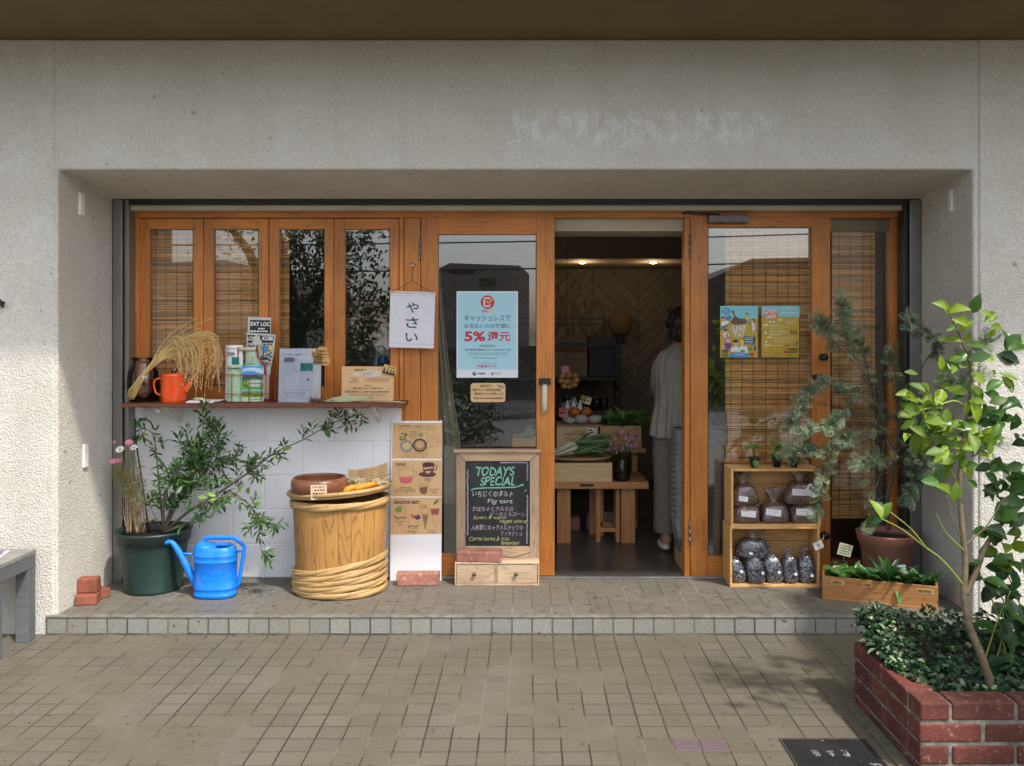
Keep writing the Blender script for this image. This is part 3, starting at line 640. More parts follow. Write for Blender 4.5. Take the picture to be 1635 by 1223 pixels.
# ================================================================== bamboo blinds
M_BAMBOO = mat('split bamboo', (0.94, 0.53, 0.20), (0.62, 0.31, 0.10), 0.5, island=0.45, nscale=(9, 60, 60))
M_STRING = mat('dark cord', (0.06, 0.04, 0.022), None, 0.8)
def blind(px0, px1, py0, py1, y, label, strings, group=None, pitch=0.0068):
    x0, x1, z0, z1 = X(px0, y), X(px1, y), Z(py1, y), Z(py0, y)
    t = thing('bamboo_blind', ((x0 + x1) / 2, y, z1), label, 'blind', group)
    b = MB(); z = z1
    while z > z0:
        hh = pitch * rnd.uniform(.98, 1.28)
        dz = rnd.gauss(0, .0012); n = 3
        xs = [x0 + (x1 - x0) * i / n for i in range(n + 1)]
        top = [(x, y + rnd.gauss(0, .0008), z + dz + rnd.gauss(0, .0007)) for x in xs]
        vs = []
        for p in top: vs += [p, (p[0], p[1] - .0025, p[2] - hh * .5), (p[0], p[1], p[2] - hh)]
        b.add(vs, [f for i in range(n) for f in ((3*i, 3*i+1, 3*i+4, 3*i+3), (3*i+1, 3*i+2, 3*i+5, 3*i+4))], M_BAMBOO)
        z -= pitch
    b.build('slats', t)
    c = MB()
    for q in strings:
        xx = X(q, y); c.tube([(xx, y - .004, z1), (xx + .002, y - .004, (z0 + z1) / 2), (xx, y - .004, z0)], .0013, M_STRING, 5)
    c.build('cord', t)
    c = MB(); c.tube([(x0, y + .002, z0), (x1, y + .002, z0)], .007, M_BAMBOO, 8); c.build('bottom_rod', t)
YB = YF + .075
blind(234, 316, 352, 640, YB, 'brown bamboo blind behind the leftmost folding window', (249, 265, 282, 300))
blind(332, 462, 352, 640, YB, 'brown bamboo blind behind the second and third folding windows', (344, 365, 385, 404, 452))
blind(1158, 1300, 356, 905, YB, 'bamboo blind hanging behind the posters of the right door', (1166, 1184, 1202, 1222, 1241, 1258, 1276))
blind(1328, 1397, 347, 826, YB + .01, 'narrow bamboo blind in the side light right of the door', (1340, 1357, 1377, 1391))

# ================================================================== curtain inside the left door
M_CURT = mat('cream cloth', (0.50, 0.46, 0.34), (0.42, 0.38, 0.27), 0.85, nscale=20, transl=0.3)
c = MB(); y0 = YF + .10; rows, colsn = 30, 26; vs = []
for i in range(rows + 1):
    t = i / rows; py = 372 + (805 - 372) * t
    wl, wr = 690 + 6 * t, 703 + 32 * min(1, max(0, (t - .1) / .65)) ** 1.5 - 4 * max(0, t - .75)
    for j in range(colsn + 1):
        s_ = j / colsn; fold = math.sin(s_ * 23 + t * 1.2) * .014 * (.5 + .5 * t)
        p = at(wl + (wr - wl) * s_, py, y0); vs.append((p.x, y0 + fold, p.z))
c.add(vs, [(i*(colsn+1)+j, i*(colsn+1)+j+1, (i+1)*(colsn+1)+j+1, (i+1)*(colsn+1)+j) for i in range(rows) for j in range(colsn)], M_CURT, True)
o = c.build('curtain', loc=(X(705, y0), y0, Z(372, y0))); md = o.modifiers.new('cloth', 'SOLIDIFY'); md.thickness = .003
tag(o, 'cream curtain hanging inside the left glazed door', 'curtain')

# ================================================================== inside the shop
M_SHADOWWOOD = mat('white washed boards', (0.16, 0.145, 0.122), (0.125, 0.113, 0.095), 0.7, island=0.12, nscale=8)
M_GAP = mat('board gap', (0.045, 0.038, 0.03), None, 0.9)
yb = 4.0
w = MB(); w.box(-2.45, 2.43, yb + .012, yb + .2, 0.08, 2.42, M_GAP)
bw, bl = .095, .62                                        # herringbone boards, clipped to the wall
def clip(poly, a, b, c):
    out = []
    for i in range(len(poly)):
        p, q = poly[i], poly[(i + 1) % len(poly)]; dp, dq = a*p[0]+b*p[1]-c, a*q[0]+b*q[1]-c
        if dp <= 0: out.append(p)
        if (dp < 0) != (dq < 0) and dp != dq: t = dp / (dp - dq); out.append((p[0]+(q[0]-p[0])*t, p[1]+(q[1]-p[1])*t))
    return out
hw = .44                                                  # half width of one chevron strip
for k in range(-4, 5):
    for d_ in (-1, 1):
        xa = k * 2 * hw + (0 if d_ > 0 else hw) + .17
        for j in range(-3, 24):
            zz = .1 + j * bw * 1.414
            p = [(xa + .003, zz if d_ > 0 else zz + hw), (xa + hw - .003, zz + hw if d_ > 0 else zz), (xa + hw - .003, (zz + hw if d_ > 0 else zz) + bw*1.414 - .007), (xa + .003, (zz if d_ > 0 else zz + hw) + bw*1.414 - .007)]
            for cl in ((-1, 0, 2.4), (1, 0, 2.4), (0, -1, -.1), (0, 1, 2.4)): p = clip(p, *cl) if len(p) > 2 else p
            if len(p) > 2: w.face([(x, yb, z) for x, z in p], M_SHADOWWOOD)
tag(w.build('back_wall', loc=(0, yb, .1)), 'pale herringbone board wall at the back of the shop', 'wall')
# painted word on it
M_SIGNBR = mat('dark brown lettering', (0.06, 0.04, 0.028), None, 0.6)
a = art(876, 478, yb - .012)
M_FAINT = mat('faded brown lettering', (0.11, 0.08, 0.056), None, .7)
a.text('STAND', 848 - 876, 0, 967 - 876, 58, M_FAINT, 3, bold=.008)
a.hoop(909 - 876, -16, 19, 19, 2.0, M_FAINT, 3); a.line([(20, -2), (44, -32)], 2, M_FAINT, 3); a.line([(28, -6), (52, -20)], 2, M_FAINT, 3)
tag(a.build('wall_lettering', loc=at(915, 510, yb)), 'dark brown hand painted word on the herringbone back wall', 'lettering')
# ceiling spots
M_LAMP = mat('lamp glow', (1.0, 0.62, 0.25), None, 0.5, emit=9)
for i, (px, py, y, lab) in enumerate(((930, 427, 3.2, 'warm round ceiling spot above the word on the back wall'), (1043, 432, 3.2, 'warm tilted ceiling spot right of the other ceiling spot'))):
    p = at(px, py, y); p.z = 2.119; t = thing('ceiling_spot', (p.x, y, 2.12), lab, 'lamp', 'ceiling spots inside the shop')
    q = MB(); q.lathe([(.048, .012), (.050, .0), (.036, -.003), (.034, .012)], p, M_BLACK, 22, cap0=False); q.build('trim_ring', t)
    q = MB(); q.lathe([(.034, .006), (.028, -.010), (.012, -.014), (.001, -.015)], p, M_LAMP, 16); q.build('bulb', t)
    ld = bpy.data.lights.new('spot_glow', 'POINT'); ld.energy = 1.0; ld.color = (1, .72, .42); ld.shadow_soft_size = .05
    lo = bpy.data.objects.new('spot_glow', ld); COL.objects.link(lo); lo.parent = t; lo.location = (0, 0, -.08)
# curtain rod over the entrance
M_ROD = mat('bamboo rod', (0.38, 0.25, 0.11), (0.26, 0.16, 0.07), 0.5, nscale=20)
q = MB(); q.tube([at(880, 370, .95), at(1098, 366.5, .95)], .010, M_ROD, 10); tag(q.build('curtain_rod', loc=at(990, 368, .95)), 'bamboo curtain rod across the top of the open doorway', 'rod')

# black iron rack at the back
rk = thing('shelf_rack', (X(920, 3.5), 3.5, .09), 'tall black iron shelf rack against the back wall', 'rack')
q = MB()
xa, xb = X(800, 3.4), X(988, 3.4)
for xx in (xa, xb):
    q = MB()
    for yy in (3.3, 3.75): q.box(xx - .012, xx + .012, yy - .012, yy + .012, .09, Z(536, 3.4), M_BLACK)
    q.box(xx - .006, xx + .006, 3.312, 3.738, 1.0, 1.02, M_BLACK); q.build('upright', rk)
for py in (548, 601, 655, 710):
    z = Z(py, 3.4); s = MB(); s.box(xa, xb, 3.29, 3.76, z - .03, z, M_BLACK if py < 640 else M_SHELF); s.build('rack_shelf', rk)
q = MB()
for py in (508, 517): q.box(xa, X(964, 3.4), 3.28, 3.295, Z(py + 2, 3.3), Z(py, 3.3), M_BLACK)
q.build('rail', rk)
M_BOX = mat('dull carton', (0.33, 0.24, 0.15), (0.27, 0.19, 0.11), 0.7, nscale=9)
z = Z(601, 3.4)
q = MB(); q.box(X(884, 3.35), X(938, 3.35), 3.35, 3.6, z, z + .22, M_BOX); tag(q.build('carton', loc=at(910, 601, 3.4), bevel=.003), 'closed pale carton on the upper level of the black rack', 'box')
q = MB(); q.box(X(940, 3.4), X(985, 3.4), 3.36, 3.62, z + .002, z + .36, M_BLACK); q.box(X(945, 3.36), X(980, 3.36), 3.352, 3.36, z + .06, z + .3, M_DARKSTEEL); tag(q.build('oven', loc=at(962, 601, 3.4), bevel=.01), 'black toaster oven on the upper level of the rack', 'oven')
M_JARG = mat('dark jar', (0.05, 0.035, 0.025), None, 0.12)
for i, px in enumerate((905, 917, 929, 941, 953, 965)):
    z = Z(655, 3.4); t = thing('storage_jar', (X(px, 3.42), 3.42, z), 'dark storage jar in the row on the middle level of the rack', 'jar', 'dark storage jars on the rack')
    j = MB(); j.lathe([(.034, 0), (.036, .09), (.026, .105)], WORLD[t], M_JARG, 14, cap1=True); j.build('glass', t)
    j = MB(); j.lathe([(.028, .105), (.028, .125)], WORLD[t], M_STEEL, 14, cap1=True); j.build('lid', t)
# straw basket on the wall
M_STRAW2 = mat('straw weave', (0.12, 0.088, 0.055), (0.09, 0.065, 0.04), 0.8, nscale=60)
q = MB(); c_ = at(990, 515, 3.9); R9 = Matrix.Rotation(math.radians(82), 3, 'X')
q.lathe([(.105, .05), (.112, .03), (.10, .012), (.075, .03), (.001, .034)], c_, M_STRAW2, 26, rot=R9, sy=1.15, cap0=True)
tag(q.build('straw_basket', loc=c_), 'small round straw basket hung on the herringbone back wall', 'basket')

# display bench with plank legs
M_PINE = mat('warm pine', (0.52, 0.245, 0.082), (0.38, 0.16, 0.05), 0.5, nscale=(40, 40, 4), island=0.12)
M_PINEH = mat('warm pine top', (0.54, 0.26, 0.09), (0.40, 0.17, 0.055), 0.45, nscale=(4, 40, 40), island=0.1)
FZ = 0.088
bt = Z(770, 1.45); YT = 1.45
tb = thing('display_bench', (X(960, 1.6), 1.6, FZ), 'low pine display bench with plank legs inside the open doorway', 'bench')
q = MB(); q.box(X(820, YT), X(1036, YT), YT, YT + .42, bt - .045, bt, M_PINEH); q.build('top', tb, bevel=.003)
for (a, b, yy) in ((889.5, 911, 1.50), (992, 1014, 1.50)):
    q = MB(); q.box(X(a, yy), X(b, yy), yy, yy + .035, FZ, bt - .045, M_PINE); q.build('leg', tb, bevel=.002)
for (a, b, yy) in ((941, 951, 1.76), (852, 866, 1.80), (1002, 1014, 1.82)):
    q = MB(); q.box(X(a, yy), X(b, yy), yy, yy + .04, FZ, bt - .045, M_PINE); q.build('leg', tb, bevel=.002)
q = MB(); q.box(X(926, YT) , X(948, YT), YT - .003, YT + .001, bt - .028, bt - .012, M_BLACK); q.build('slot', tb)
# small stool frame under it
st = thing('small_stool', (X(965, 1.62), 1.62, FZ), 'small pine stool frame tucked under the display bench', 'stool')
for (a, b, yy) in ((951.5, 959, 1.53), (983, 990, 1.53), (957, 963.5, 1.70), (980, 986, 1.70)):
    q = MB(); q.box(X(a, yy), X(b, yy), yy, yy + .03, FZ, bt - .06, M_PINE); q.build('leg', st, bevel=.002)
q = MB(); q.box(X(951.5, 1.53), X(990, 1.53), 1.535, 1.73, bt - .06, bt - .046, M_PINEH); q.build('seat', st)
for yy in (1.54, 1.70):
    q = MB(); q.box(X(959, 1.53), X(983, 1.53), yy, yy + .02, Z(850, 1.53), Z(843, 1.53), M_PINE); q.build('stretcher', st)
q = MB(); q.box(X(955, 1.9), X(993, 1.9), 1.86, 2.05, FZ, FZ + .14, M_BOX); tag(q.build('carton', loc=(X(975, 1.9), 1.95, FZ), bevel=.004), 'low carton on the floor behind the small stool', 'box')
q = MB(); q.box(X(905, 1.9), X(926, 1.9), 1.86, 2.0, FZ, FZ + .10, mat('pink brick', (0.30, 0.14, 0.10), (0.24, 0.11, 0.08), 0.8, nscale=20)); tag(q.build('brick', loc=(X(915, 1.9), 1.93, FZ), bevel=.012), 'pinkish brick on the floor under the display bench', 'brick')
q = MB(); q.box(X(936, 1.95), X(950, 1.95), 1.9, 2.05, FZ, FZ + .12, mat('pale box', (0.3, 0.27, 0.22), None, 0.8)); tag(q.build('carton', loc=(X(943, 1.95), 1.95, FZ), bevel=.003), 'small grey white box on the floor between the bench legs', 'box')

# crates on and behind the bench
M_CRATE = mat('pale crate wood', (0.72, 0.51, 0.27), (0.60, 0.40, 0.20), 0.6, nscale=(5, 50, 50), island=0.08)
M_CRATE2 = mat('tan crate wood', (0.58, 0.35, 0.145), (0.46, 0.26, 0.10), 0.6, nscale=(5, 50, 50), island=0.08)
def crate(name, x0, x1, y0, y1, z0, z1, m, t=.012):
    q = MB(); q.box(x0, x1, y0, y0 + t, z0, z1, m); q.box(x0, x1, y1 - t, y1, z0, z1, m)
    q.box(x0, x0 + t, y0 + t, y1 - t, z0, z1 - .001, m); q.box(x1 - t, x1, y0 + t, y1 - t, z0, z1 - .001, m); q.box(x0 + t, x1 - t, y0 + t, y1 - t, z0 + .002, z0 + t, m)
    return q
q = crate('crate', X(852, 1.47), X(977.5, 1.47), 1.47, 1.75, bt, Z(739.5, 1.47), M_CRATE); tag(q.build('wooden_crate', loc=(X(930, 1.5), 1.6, bt), bevel=.002), 'pale wooden crate carrying the leeks on the display bench', 'crate')
# second tier behind
T2Z = Z(715, 1.95)
t2 = thing('produce_stand', (X(955, 2.1), 2.1, FZ), 'dark stand carrying two produce boxes behind the display bench', 'stand')
q = MB(); q.box(X(860, 1.93), X(1030, 1.93), 1.90, 2.3, T2Z - .03, T2Z, M_PINEH); q.build('top', t2)
for xx in (X(870, 2), X(1012, 2)):
    q = MB(); q.box(xx - .02, xx + .02, 1.95, 1.99, FZ, T2Z - .03, M_PINE); q.build('leg', t2)
q = crate('c', X(889, 1.93), X(955, 1.93), 1.93, 2.22, T2Z, Z(681, 1.93), M_CRATE)
a = art(889, 681, 1.93)
a.text('KITCHEN', 26, 7, 46, 10, M_SIGNBR, 2); a.scribble(12, 11, 44, 13.5, M_SIGNBR, 2)
for pts in ([(12, 18), (24, 18), (31, 22), (31, 30)], [(14, 22), (24, 21), (28, 25)], [(38, 30), (38, 22), (46, 17), (58, 17)], [(42, 24), (48, 20), (56, 20)]): a.line(pts, .7, M_SIGNBR, 2)
a.rect(48.5, 3, 62, 13, M_PAPER, 1); a.rect(50, 4.5, 56, 7, M_INK, 2); a.rect(50, 9.5, 60, 11, M_INK, 2)
q.add(a.v, a.f, None); q.m[-len(a.m):] = a.m
tag(q.build('wooden_crate', loc=(X(922, 2), 2.05, T2Z), bevel=0), 'pale wooden box printed with two hands, below the fruit tray', 'crate')
q = crate('c', X(958.5, 1.92), X(1024, 1.92), 1.92, 2.2, T2Z, Z(680, 1.92), M_CRATE2); tag(q.build('wooden_crate', loc=(X(990, 2), 2.05, T2Z), bevel=.002), 'tan wooden box full of leafy greens behind the flower vase', 'crate')

# leafy greens
def leafmat(n, a, b, tr=.3, rough=.45, isl=.2): return mat(n, a, b, rough, island=isl, transl=tr)
M_GREEN = leafmat('salad leaf', (0.09, 0.22, 0.045), (0.16, 0.31, 0.08))
M_LEEKG = leafmat('leek green', (0.075, 0.165, 0.06), (0.15, 0.25, 0.10), .2)
M_LEEKW = mat('leek white', (0.62, 0.60, 0.45), (0.52, 0.52, 0.34), .4)
M_WICKER = mat('pale wicker', (0.50, 0.37, 0.19), (0.33, 0.21, 0.09), 0.6, nscale=(90, 90, 160), bump=0.5, bscale=160)
q = MB()
for i in range(150):
    p = Vector((rnd.uniform(X(956, 2.0), X(1030, 2.0)), rnd.uniform(1.95, 2.18), Z(681, 2) + rnd.uniform(-.03, .05)))
    d = Vector((rnd.gauss(0, .6), rnd.gauss(-.3, .5), rnd.uniform(.3, 1)))
    q.leaf(p, d, Vector((rnd.gauss(0, .4), -.4, 1)), rnd.uniform(.06, .11), rnd.uniform(.035, .06), M_GREEN, curl=.4)
tag(q.build('leafy_greens', loc=(X(990, 2), 2.05, Z(681, 2))), 'bunch of ruffled green leaves filling the tan wooden box', 'greens')
# leeks on a wicker tray over the front crate
zc = Z(739.5, 1.47)
q = MB(); q.lathe([(.02, 0), (.17, .006), (.20, .02), (.205, .03), (.198, .03), (.17, .015), (.01, .008)], (X(925, 1.6), 1.62, zc), M_WICKER, 40, sx=1.12, sy=.72); tag(q.build('wicker_tray', loc=(X(925, 1.6), 1.62, zc)), 'shallow wicker tray of leeks on the pale crate', 'tray')
lk = thing('leek_bundle', (X(925, 1.6), 1.6, zc + .03), 'bundle of leeks with white ends to the left, on the wicker tray', 'leeks')
qw, qg = MB(), MB()
for i in range(22):
    yy = 1.54 + .16 * rnd.random(); k = rnd.uniform(0, 1)
    p0 = at(878 + rnd.uniform(-8, 10), 733 + rnd.uniform(-9, 6) - 12 * k, yy); p1 = at(915 + rnd.uniform(-6, 8), 724 - 20 * k + rnd.uniform(-4, 5), yy)
    r_ = rnd.uniform(.006, .010); qw.tube([p0, (p0 + p1) / 2 + Vector((0, 0, -.004)), p1], [r_, r_, r_ * 1.1], M_LEEKW, 7)
    for j in range(4):
        e = at(972 + rnd.uniform(-22, 14), 714 - 26 * k + rnd.uniform(-10, 18), yy + rnd.uniform(-.05, .05)); dd = e - p1
        qg.sliver(p1 - dd * .06, dd, Vector((rnd.gauss(0, .5), -.8, .6)), dd.length * 1.05, rnd.uniform(.016, .030), M_LEEKG, curl=.12)
qw.build('stems', lk); qg.build('leaves', lk)
# flower vase
M_VASE = glass_mat('vase glass', (0.95, 0.97, 0.95), refl=0.9)
vz = bt; vc = Vector((X(993, 1.53), 1.53, vz))
vs_ = thing('flower_vase', vc, 'clear glass vase of small purple and pink flowers on the bench', 'vase')
q = MB(); q.lathe([(.05, 0), (.054, .01), (.058, .20), (.056, .20), (.051, .012), (.001, .012)], vc, M_VASE, 26, cap0=True); q.build('vase', vs_)
M_STEMD = mat('flower stem', (0.14, 0.22, 0.07), (0.20, 0.27, 0.10), .5, island=.2)
M_PURPLEF = mat('purple petals', (0.30, 0.07, 0.19), (0.55, 0.25, 0.38), .6, island=.3)
M_WHITEF = mat('white petals', (0.7, 0.68, 0.66), None, .6)
q = MB(); qf = MB()
for i in range(46):
    a = rnd.random() * 6.28; r_ = rnd.random() ** .5
    e = vc + Vector((math.cos(a) * r_ * .10, math.sin(a) * r_ * .08, .27 + rnd.uniform(-.08, .06)))
    q.tube([vc + Vector((rnd.uniform(-.03, .03), rnd.uniform(-.03, .03), .015)), vc + Vector((math.cos(a) * r_ * .04, math.sin(a) * r_ * .04, .16)), e], .0018, M_STEMD, 4)
    if i % 3: qf.ball(e, rnd.uniform(.009, .016), M_PURPLEF, 7, 5)
    elif i % 2: qf.ball(e, .006, M_WHITEF, 6, 4)
    for k in range(2): q.sliver(e - Vector((0, 0, rnd.uniform(.03, .14))), Vector((rnd.gauss(0, 1), rnd.gauss(0, 1), .5)), Vector((0, 0, 1)), .04, .008, M_STEMD)
q.build('stem', vs_); qf.build('blossom', vs_)
# fruit tray with paper cones, price cards
M_ORANGE = mat('orange skin', (0.62, 0.19, 0.03), (0.5, 0.13, 0.02), .4, bump=.1, bscale=200)
M_NET = mat('foam net', (0.62, 0.58, 0.52), (0.36, 0.30, 0.25), .7, nscale=(160, 160, 160), contrast=(.45, .55))
M_PRICE = mat('red price card', (0.58, 0.15, 0.12), None, .6); M_YCARD = mat('yellow card', (0.5, 0.42, 0.08), None, .6); M_GCARD = mat('sage card', (0.28, 0.31, 0.25), None, .6)
tz = Z(676.5, 1.95)
q = MB(); q.box(X(889, 1.95), X(961, 1.95), 1.92, 2.2, T2Z + .155, T2Z + .167, M_WICKER); tag(q.build('fruit_tray', loc=(X(925, 2), 2.05, T2Z + .16), bevel=.003), 'flat woven tray of fruit on the printed wooden box', 'tray')
ft = T2Z + .168
for i, (px, w_) in enumerate(((910, .042), (928, .055), (950, .052))):
    y = 1.98 + .02 * i; q = MB(); q.ball((X(px, y), y, ft + w_ * .62), (w_, w_, w_ * .62), M_NET, 16, 10)
    tag(q.build('wrapped_fruit', loc=(X(px, y), y, ft)), 'round fruit in a white foam net at the front of the fruit tray', 'fruit', 'net wrapped fruit on the tray')
for i, px in enumerate((906, 916, 926)):
    y = 2.12; q = MB(); q.lathe([(.045, 0), (.024, .1), (.002, .165)], (X(px, y), y, ft), M_PAPER, 12)
    tag(q.build('paper_cone', loc=(X(px, y), y, ft)), 'white paper cone standing at the back of the fruit tray', 'cone', 'white paper cones on the fruit tray')
for i, (px, r_) in enumerate(((917, .045), (936, .042))):
    y = 2.05; q = MB(); q.ball((X(px, y), y, ft + .085), (r_, r_, r_ * .8), M_ORANGE, 14, 10)
    tag(q.build('orange_fruit', loc=(X(px, y), y, ft)), ('squat orange persimmon behind the foam nets, left one', 'round orange persimmon with stalk, right one on the tray')[i], 'fruit')
for (px, py, w_, h_, rot, m_, lab, cat) in ((892.5, 651, 14, 15, 0, M_PRICE, 'red price card at the left of the fruit tray', 'card'), (896, 645, 25, 12, -24, M_GCARD, 'sage green card leaning above the paper cones', 'card'), (929, 630.5, 17, 12, 17, M_YCARD, 'yellow and white tilted card above the fruit', 'card')):
    a = art(px, py, 1.93 if m_ is M_PRICE else 2.16, rot=rot); a.back(w_, h_, m_)
    a.scribble(1.5, 2, w_ - 2, 4, M_INK, 2); a.scribble(1.5, h_ * .45, w_ * .8, h_ * .45 + 3, M_INK, 2)
    if m_ is M_YCARD: a.rect(w_ * .55, .5, w_ - .5, h_ - .5, M_PAPER, 1); a.ell(w_ * .75, h_ * .5, 2, 2, M_PRICE, 3)
    y_ = 1.93 if m_ is M_PRICE else 2.16
    p = a.P(w_ / 2, h_, -1); a.tube([p, (p.x, y_ + .004, ft)], .002, M_STEEL, 5)
    tag(a.build('price_card', loc=(p.x, y_, ft)), lab, cat)
# hanging net of orange gourds
hn = thing('hanging_gourds', at(908, 590, 1.75), 'string of small orange gourds hanging beside the left door', 'gourds')
q = MB()
for i, (px, py) in enumerate(((898, 600), (908, 599), (918, 600), (896, 608), (905, 609), (914, 609), (920, 607), (901, 616), (910, 617), (917, 614))):
    q.ball(at(px, py, 1.75 + .02 * (i % 3)), (.026, .024, .021), mat('gourd skin', (0.42, 0.22, 0.06), (0.30, 0.15, 0.04), .5, island=.2), 10, 8)
q.build('gourd', hn)
q = MB(); q.tube([at(908, 600, 1.75), at(905, 560, 1.76), at(905, 380, 1.8)], .0016, M_STRING, 4); q.build('string', hn)
a = art(896, 585, 1.74, rot=-8); a.back(12, 11, mat('pink card', (0.45, 0.16, 0.2), None, .6)); a.build('tag', hn)
# grey stacking baskets by the right jamb
M_GREYPL = mat('grey green basket plastic', (0.25, 0.26, 0.245), (0.19, 0.20, 0.185), .4, nscale=10)
yk = .81
bx0_, bx1_ = X(1081, yk), X(1176, yk)
def basket(z, lab):
    t = thing('shopping_basket', ((bx0_ + bx1_) / 2, yk + .16, z), lab, 'basket', 'stacked grey shopping baskets')
    q = MB(); c_ = Vector(((bx0_ + bx1_) / 2, yk + .145, z)); hx = (bx1_ - bx0_) / 2
    for (k0, k1, zz0, zz1) in ((.86, .88, 0, .05), (.93, .95, .09, .15), (.97, 1.0, .19, .215)):
        q.lathe([(k0, zz0), (k1, zz1)], c_, M_GREYPL, 48, sx=hx, sy=.14, power=7, cap0=(zz0 == 0))
    n = 34
    for j in range(n):
        a_ = 2 * math.pi * j / n
        ca, sa = math.copysign(abs(math.cos(a_)) ** (2/7), math.cos(a_)), math.copysign(abs(math.sin(a_)) ** (2/7), math.sin(a_))
        q.tube([c_ + Vector((.875 * hx * ca, .875 * .14 * sa, .04)), c_ + Vector((.975 * hx * ca, .975 * .14 * sa, .20))], .0045, M_GREYPL, 4)
    q.build('body', t)
    q = MB(); q.ring(c_ + Vector((0, 0, .215)), hx * 1.02, .145, .008, M_GREYPL, 40, 6); q.build('rim', t)
    return t
b0 = basket(FZ + .10, 'grey slotted plastic shopping basket in the stack behind the right door jamb')
for i in range(1, 16):
    t = dup(b0, WORLD[b0] + Vector((0, 0, .034 * i)))
q = MB(); q.box(bx0_ + .03, bx1_ - .03, yk + .02, yk + .27, FZ, FZ + .098, M_CRATE2); tag(q.build('basket_base', loc=(X(1120, yk), yk + .15, FZ), bevel=.004), 'low wooden base under the stack of grey baskets', 'base')
# objects glimpsed through the rightmost folding window
M_BLUE2 = mat('blue glazed jar', (0.02, 0.08, 0.26), None, .2)
yi = 1.0
ct = thing('inner_counter', (X(560, yi), yi + .15, FZ), 'dark wooden counter inside behind the folding windows', 'counter')
q = MB(); q.box(X(420, yi), X(636, yi), yi - .05, yi + .35, Z(632, yi) - .03, Z(632, yi), M_WOODDK); q.build('top', ct)
q = MB(); q.box(X(430, yi), X(630, yi), yi, yi + .30, FZ, Z(632, yi) - .03, M_WOODDK); q.build('base', ct)
a = art(573, 586, yi); a.back(52, 38, mat('green box', (0.035, 0.13, 0.09), None, .5), t=.12)
for k in range(3): a.scribble(4, 9 + k * 6, 38 - 8 * k, 12 + k * 6, mat('white chalk', (.6, .62, .6), None, .8), 2)
tag(a.build('green_box', loc=at(600, 624, yi)), 'green box with white writing inside the rightmost folding window', 'box')
q = MB(); zz = Z(586, yi); q.lathe([(.032, 0), (.036, .01), (.036, .055), (.03, .062), (.033, .07)], (X(612, yi + .05), yi + .05, zz), M_BLUE2, 20, cap1=True); tag(q.build('blue_jar', loc=(X(612, yi + .05), yi + .05, zz)), 'small blue jar on the green box inside the window', 'jar')
q = MB(); vs = []; nn = 14
for i in range(nn + 1):
    for j in range(9):
        t_ = i / nn; s_ = j / 8; p = at(596 + 8 * (1 - t_) + (24 + 6 * t_) * s_ * (1 - .45 * (1 - t_)), 522 + 62 * t_, yi + .16); vs.append((p.x, p.y + .02 * math.sin(s_ * 11 + t_ * 3), p.z))
q.add(vs, [(i*9+j, i*9+j+1, (i+1)*9+j+1, (i+1)*9+j) for i in range(nn) for j in range(8)], mat('white linen', (.55, .57, .58), None, .9), True)
o = q.build('linen_cloth', loc=at(610, 522, yi + .16)); md = o.modifiers.new('cloth', 'SOLIDIFY'); md.thickness = .004
tag(o, 'white linen cloth hanging inside the rightmost folding window', 'cloth')
# crate of leeks glimpsed through the left door
q = crate('c', X(818, .95), X(874, .95), .95, 1.2, Z(714, .95), Z(700, .95), M_CRATE2); tag(q.build('wooden_crate', loc=(X(845, 1), 1.05, Z(714, .95)), bevel=.002), 'low wooden crate inside the left glazed door', 'crate')
t3 = thing('side_stand', (X(845, 1.05), 1.1, FZ), 'dark wooden stand carrying the crate inside the left door', 'stand')
q = MB(); q.box(X(815, .95), X(876, .95), .94, 1.22, Z(714, .95) - .03, Z(714, .95), M_WOODDK); q.build('top', t3)
for xx in (X(820, .97), X(866, .97)):
    q = MB(); q.box(xx, xx + .03, .97, 1.0, FZ, Z(714, .95) - .03, M_WOODDK); q.build('leg', t3)
q = MB()
for i in range(40):
    p0 = at(824 + rnd.uniform(0, 10), 705, 1.0 + rnd.random() * .15); e = at(850 + rnd.uniform(-5, 14), 680 + rnd.uniform(-4, 14), p0.y); q.sliver(p0, e - p0, Vector((0, -1, .5)), (e - p0).length, .016, M_LEEKG)
tag(q.build('spring_onions', loc=at(840, 704, 1.05)), 'green spring onions sticking out of the crate inside the left door', 'onions')

# ================================================================== the person inside
M_SKIN = mat('skin', (0.42, 0.24, 0.16), (0.38, 0.21, 0.14), 0.5, nscale=20)
M_HAIR = mat('dark hair', (0.022, 0.016, 0.012), (0.04, 0.028, 0.02), 0.5, nscale=(90, 90, 12), bump=.5, bvec=(200, 200, 20))
M_BLOUSE = mat('pale linen blouse', (0.29, 0.265, 0.22), (0.24, 0.22, 0.18), 0.85, nscale=30, bump=.15, bscale=250)
M_PANTS = mat('grey brown trousers', (0.19, 0.165, 0.13), (0.15, 0.13, 0.105), 0.85, nscale=30)
PC = Vector((X(1087, 1.32), 1.32, FZ))
pv, pe, pr = [], [], []
def J(x, y, z, r, par=None):
    pv.append((x, y, z)); pr.append(r)
    if par is not None: pe.append((par, len(pv) - 1))
    return len(pv) - 1
pel = J(0, 0, .82, .125); sp1 = J(0, .01, 1.0, .105, pel); ch = J(0, 0, 1.17, .125, sp1); nk0 = J(0, .005, 1.30, .06, ch); nk = J(0, .015, 1.36, .046, nk0)
hd0 = J(0, .03, 1.42, .066, nk); hd1 = J(0, .03, 1.48, .080, hd0); hd2 = J(0, .02, 1.54, .058, hd1)
nose = J(0, .115, 1.455, .012, hd1)
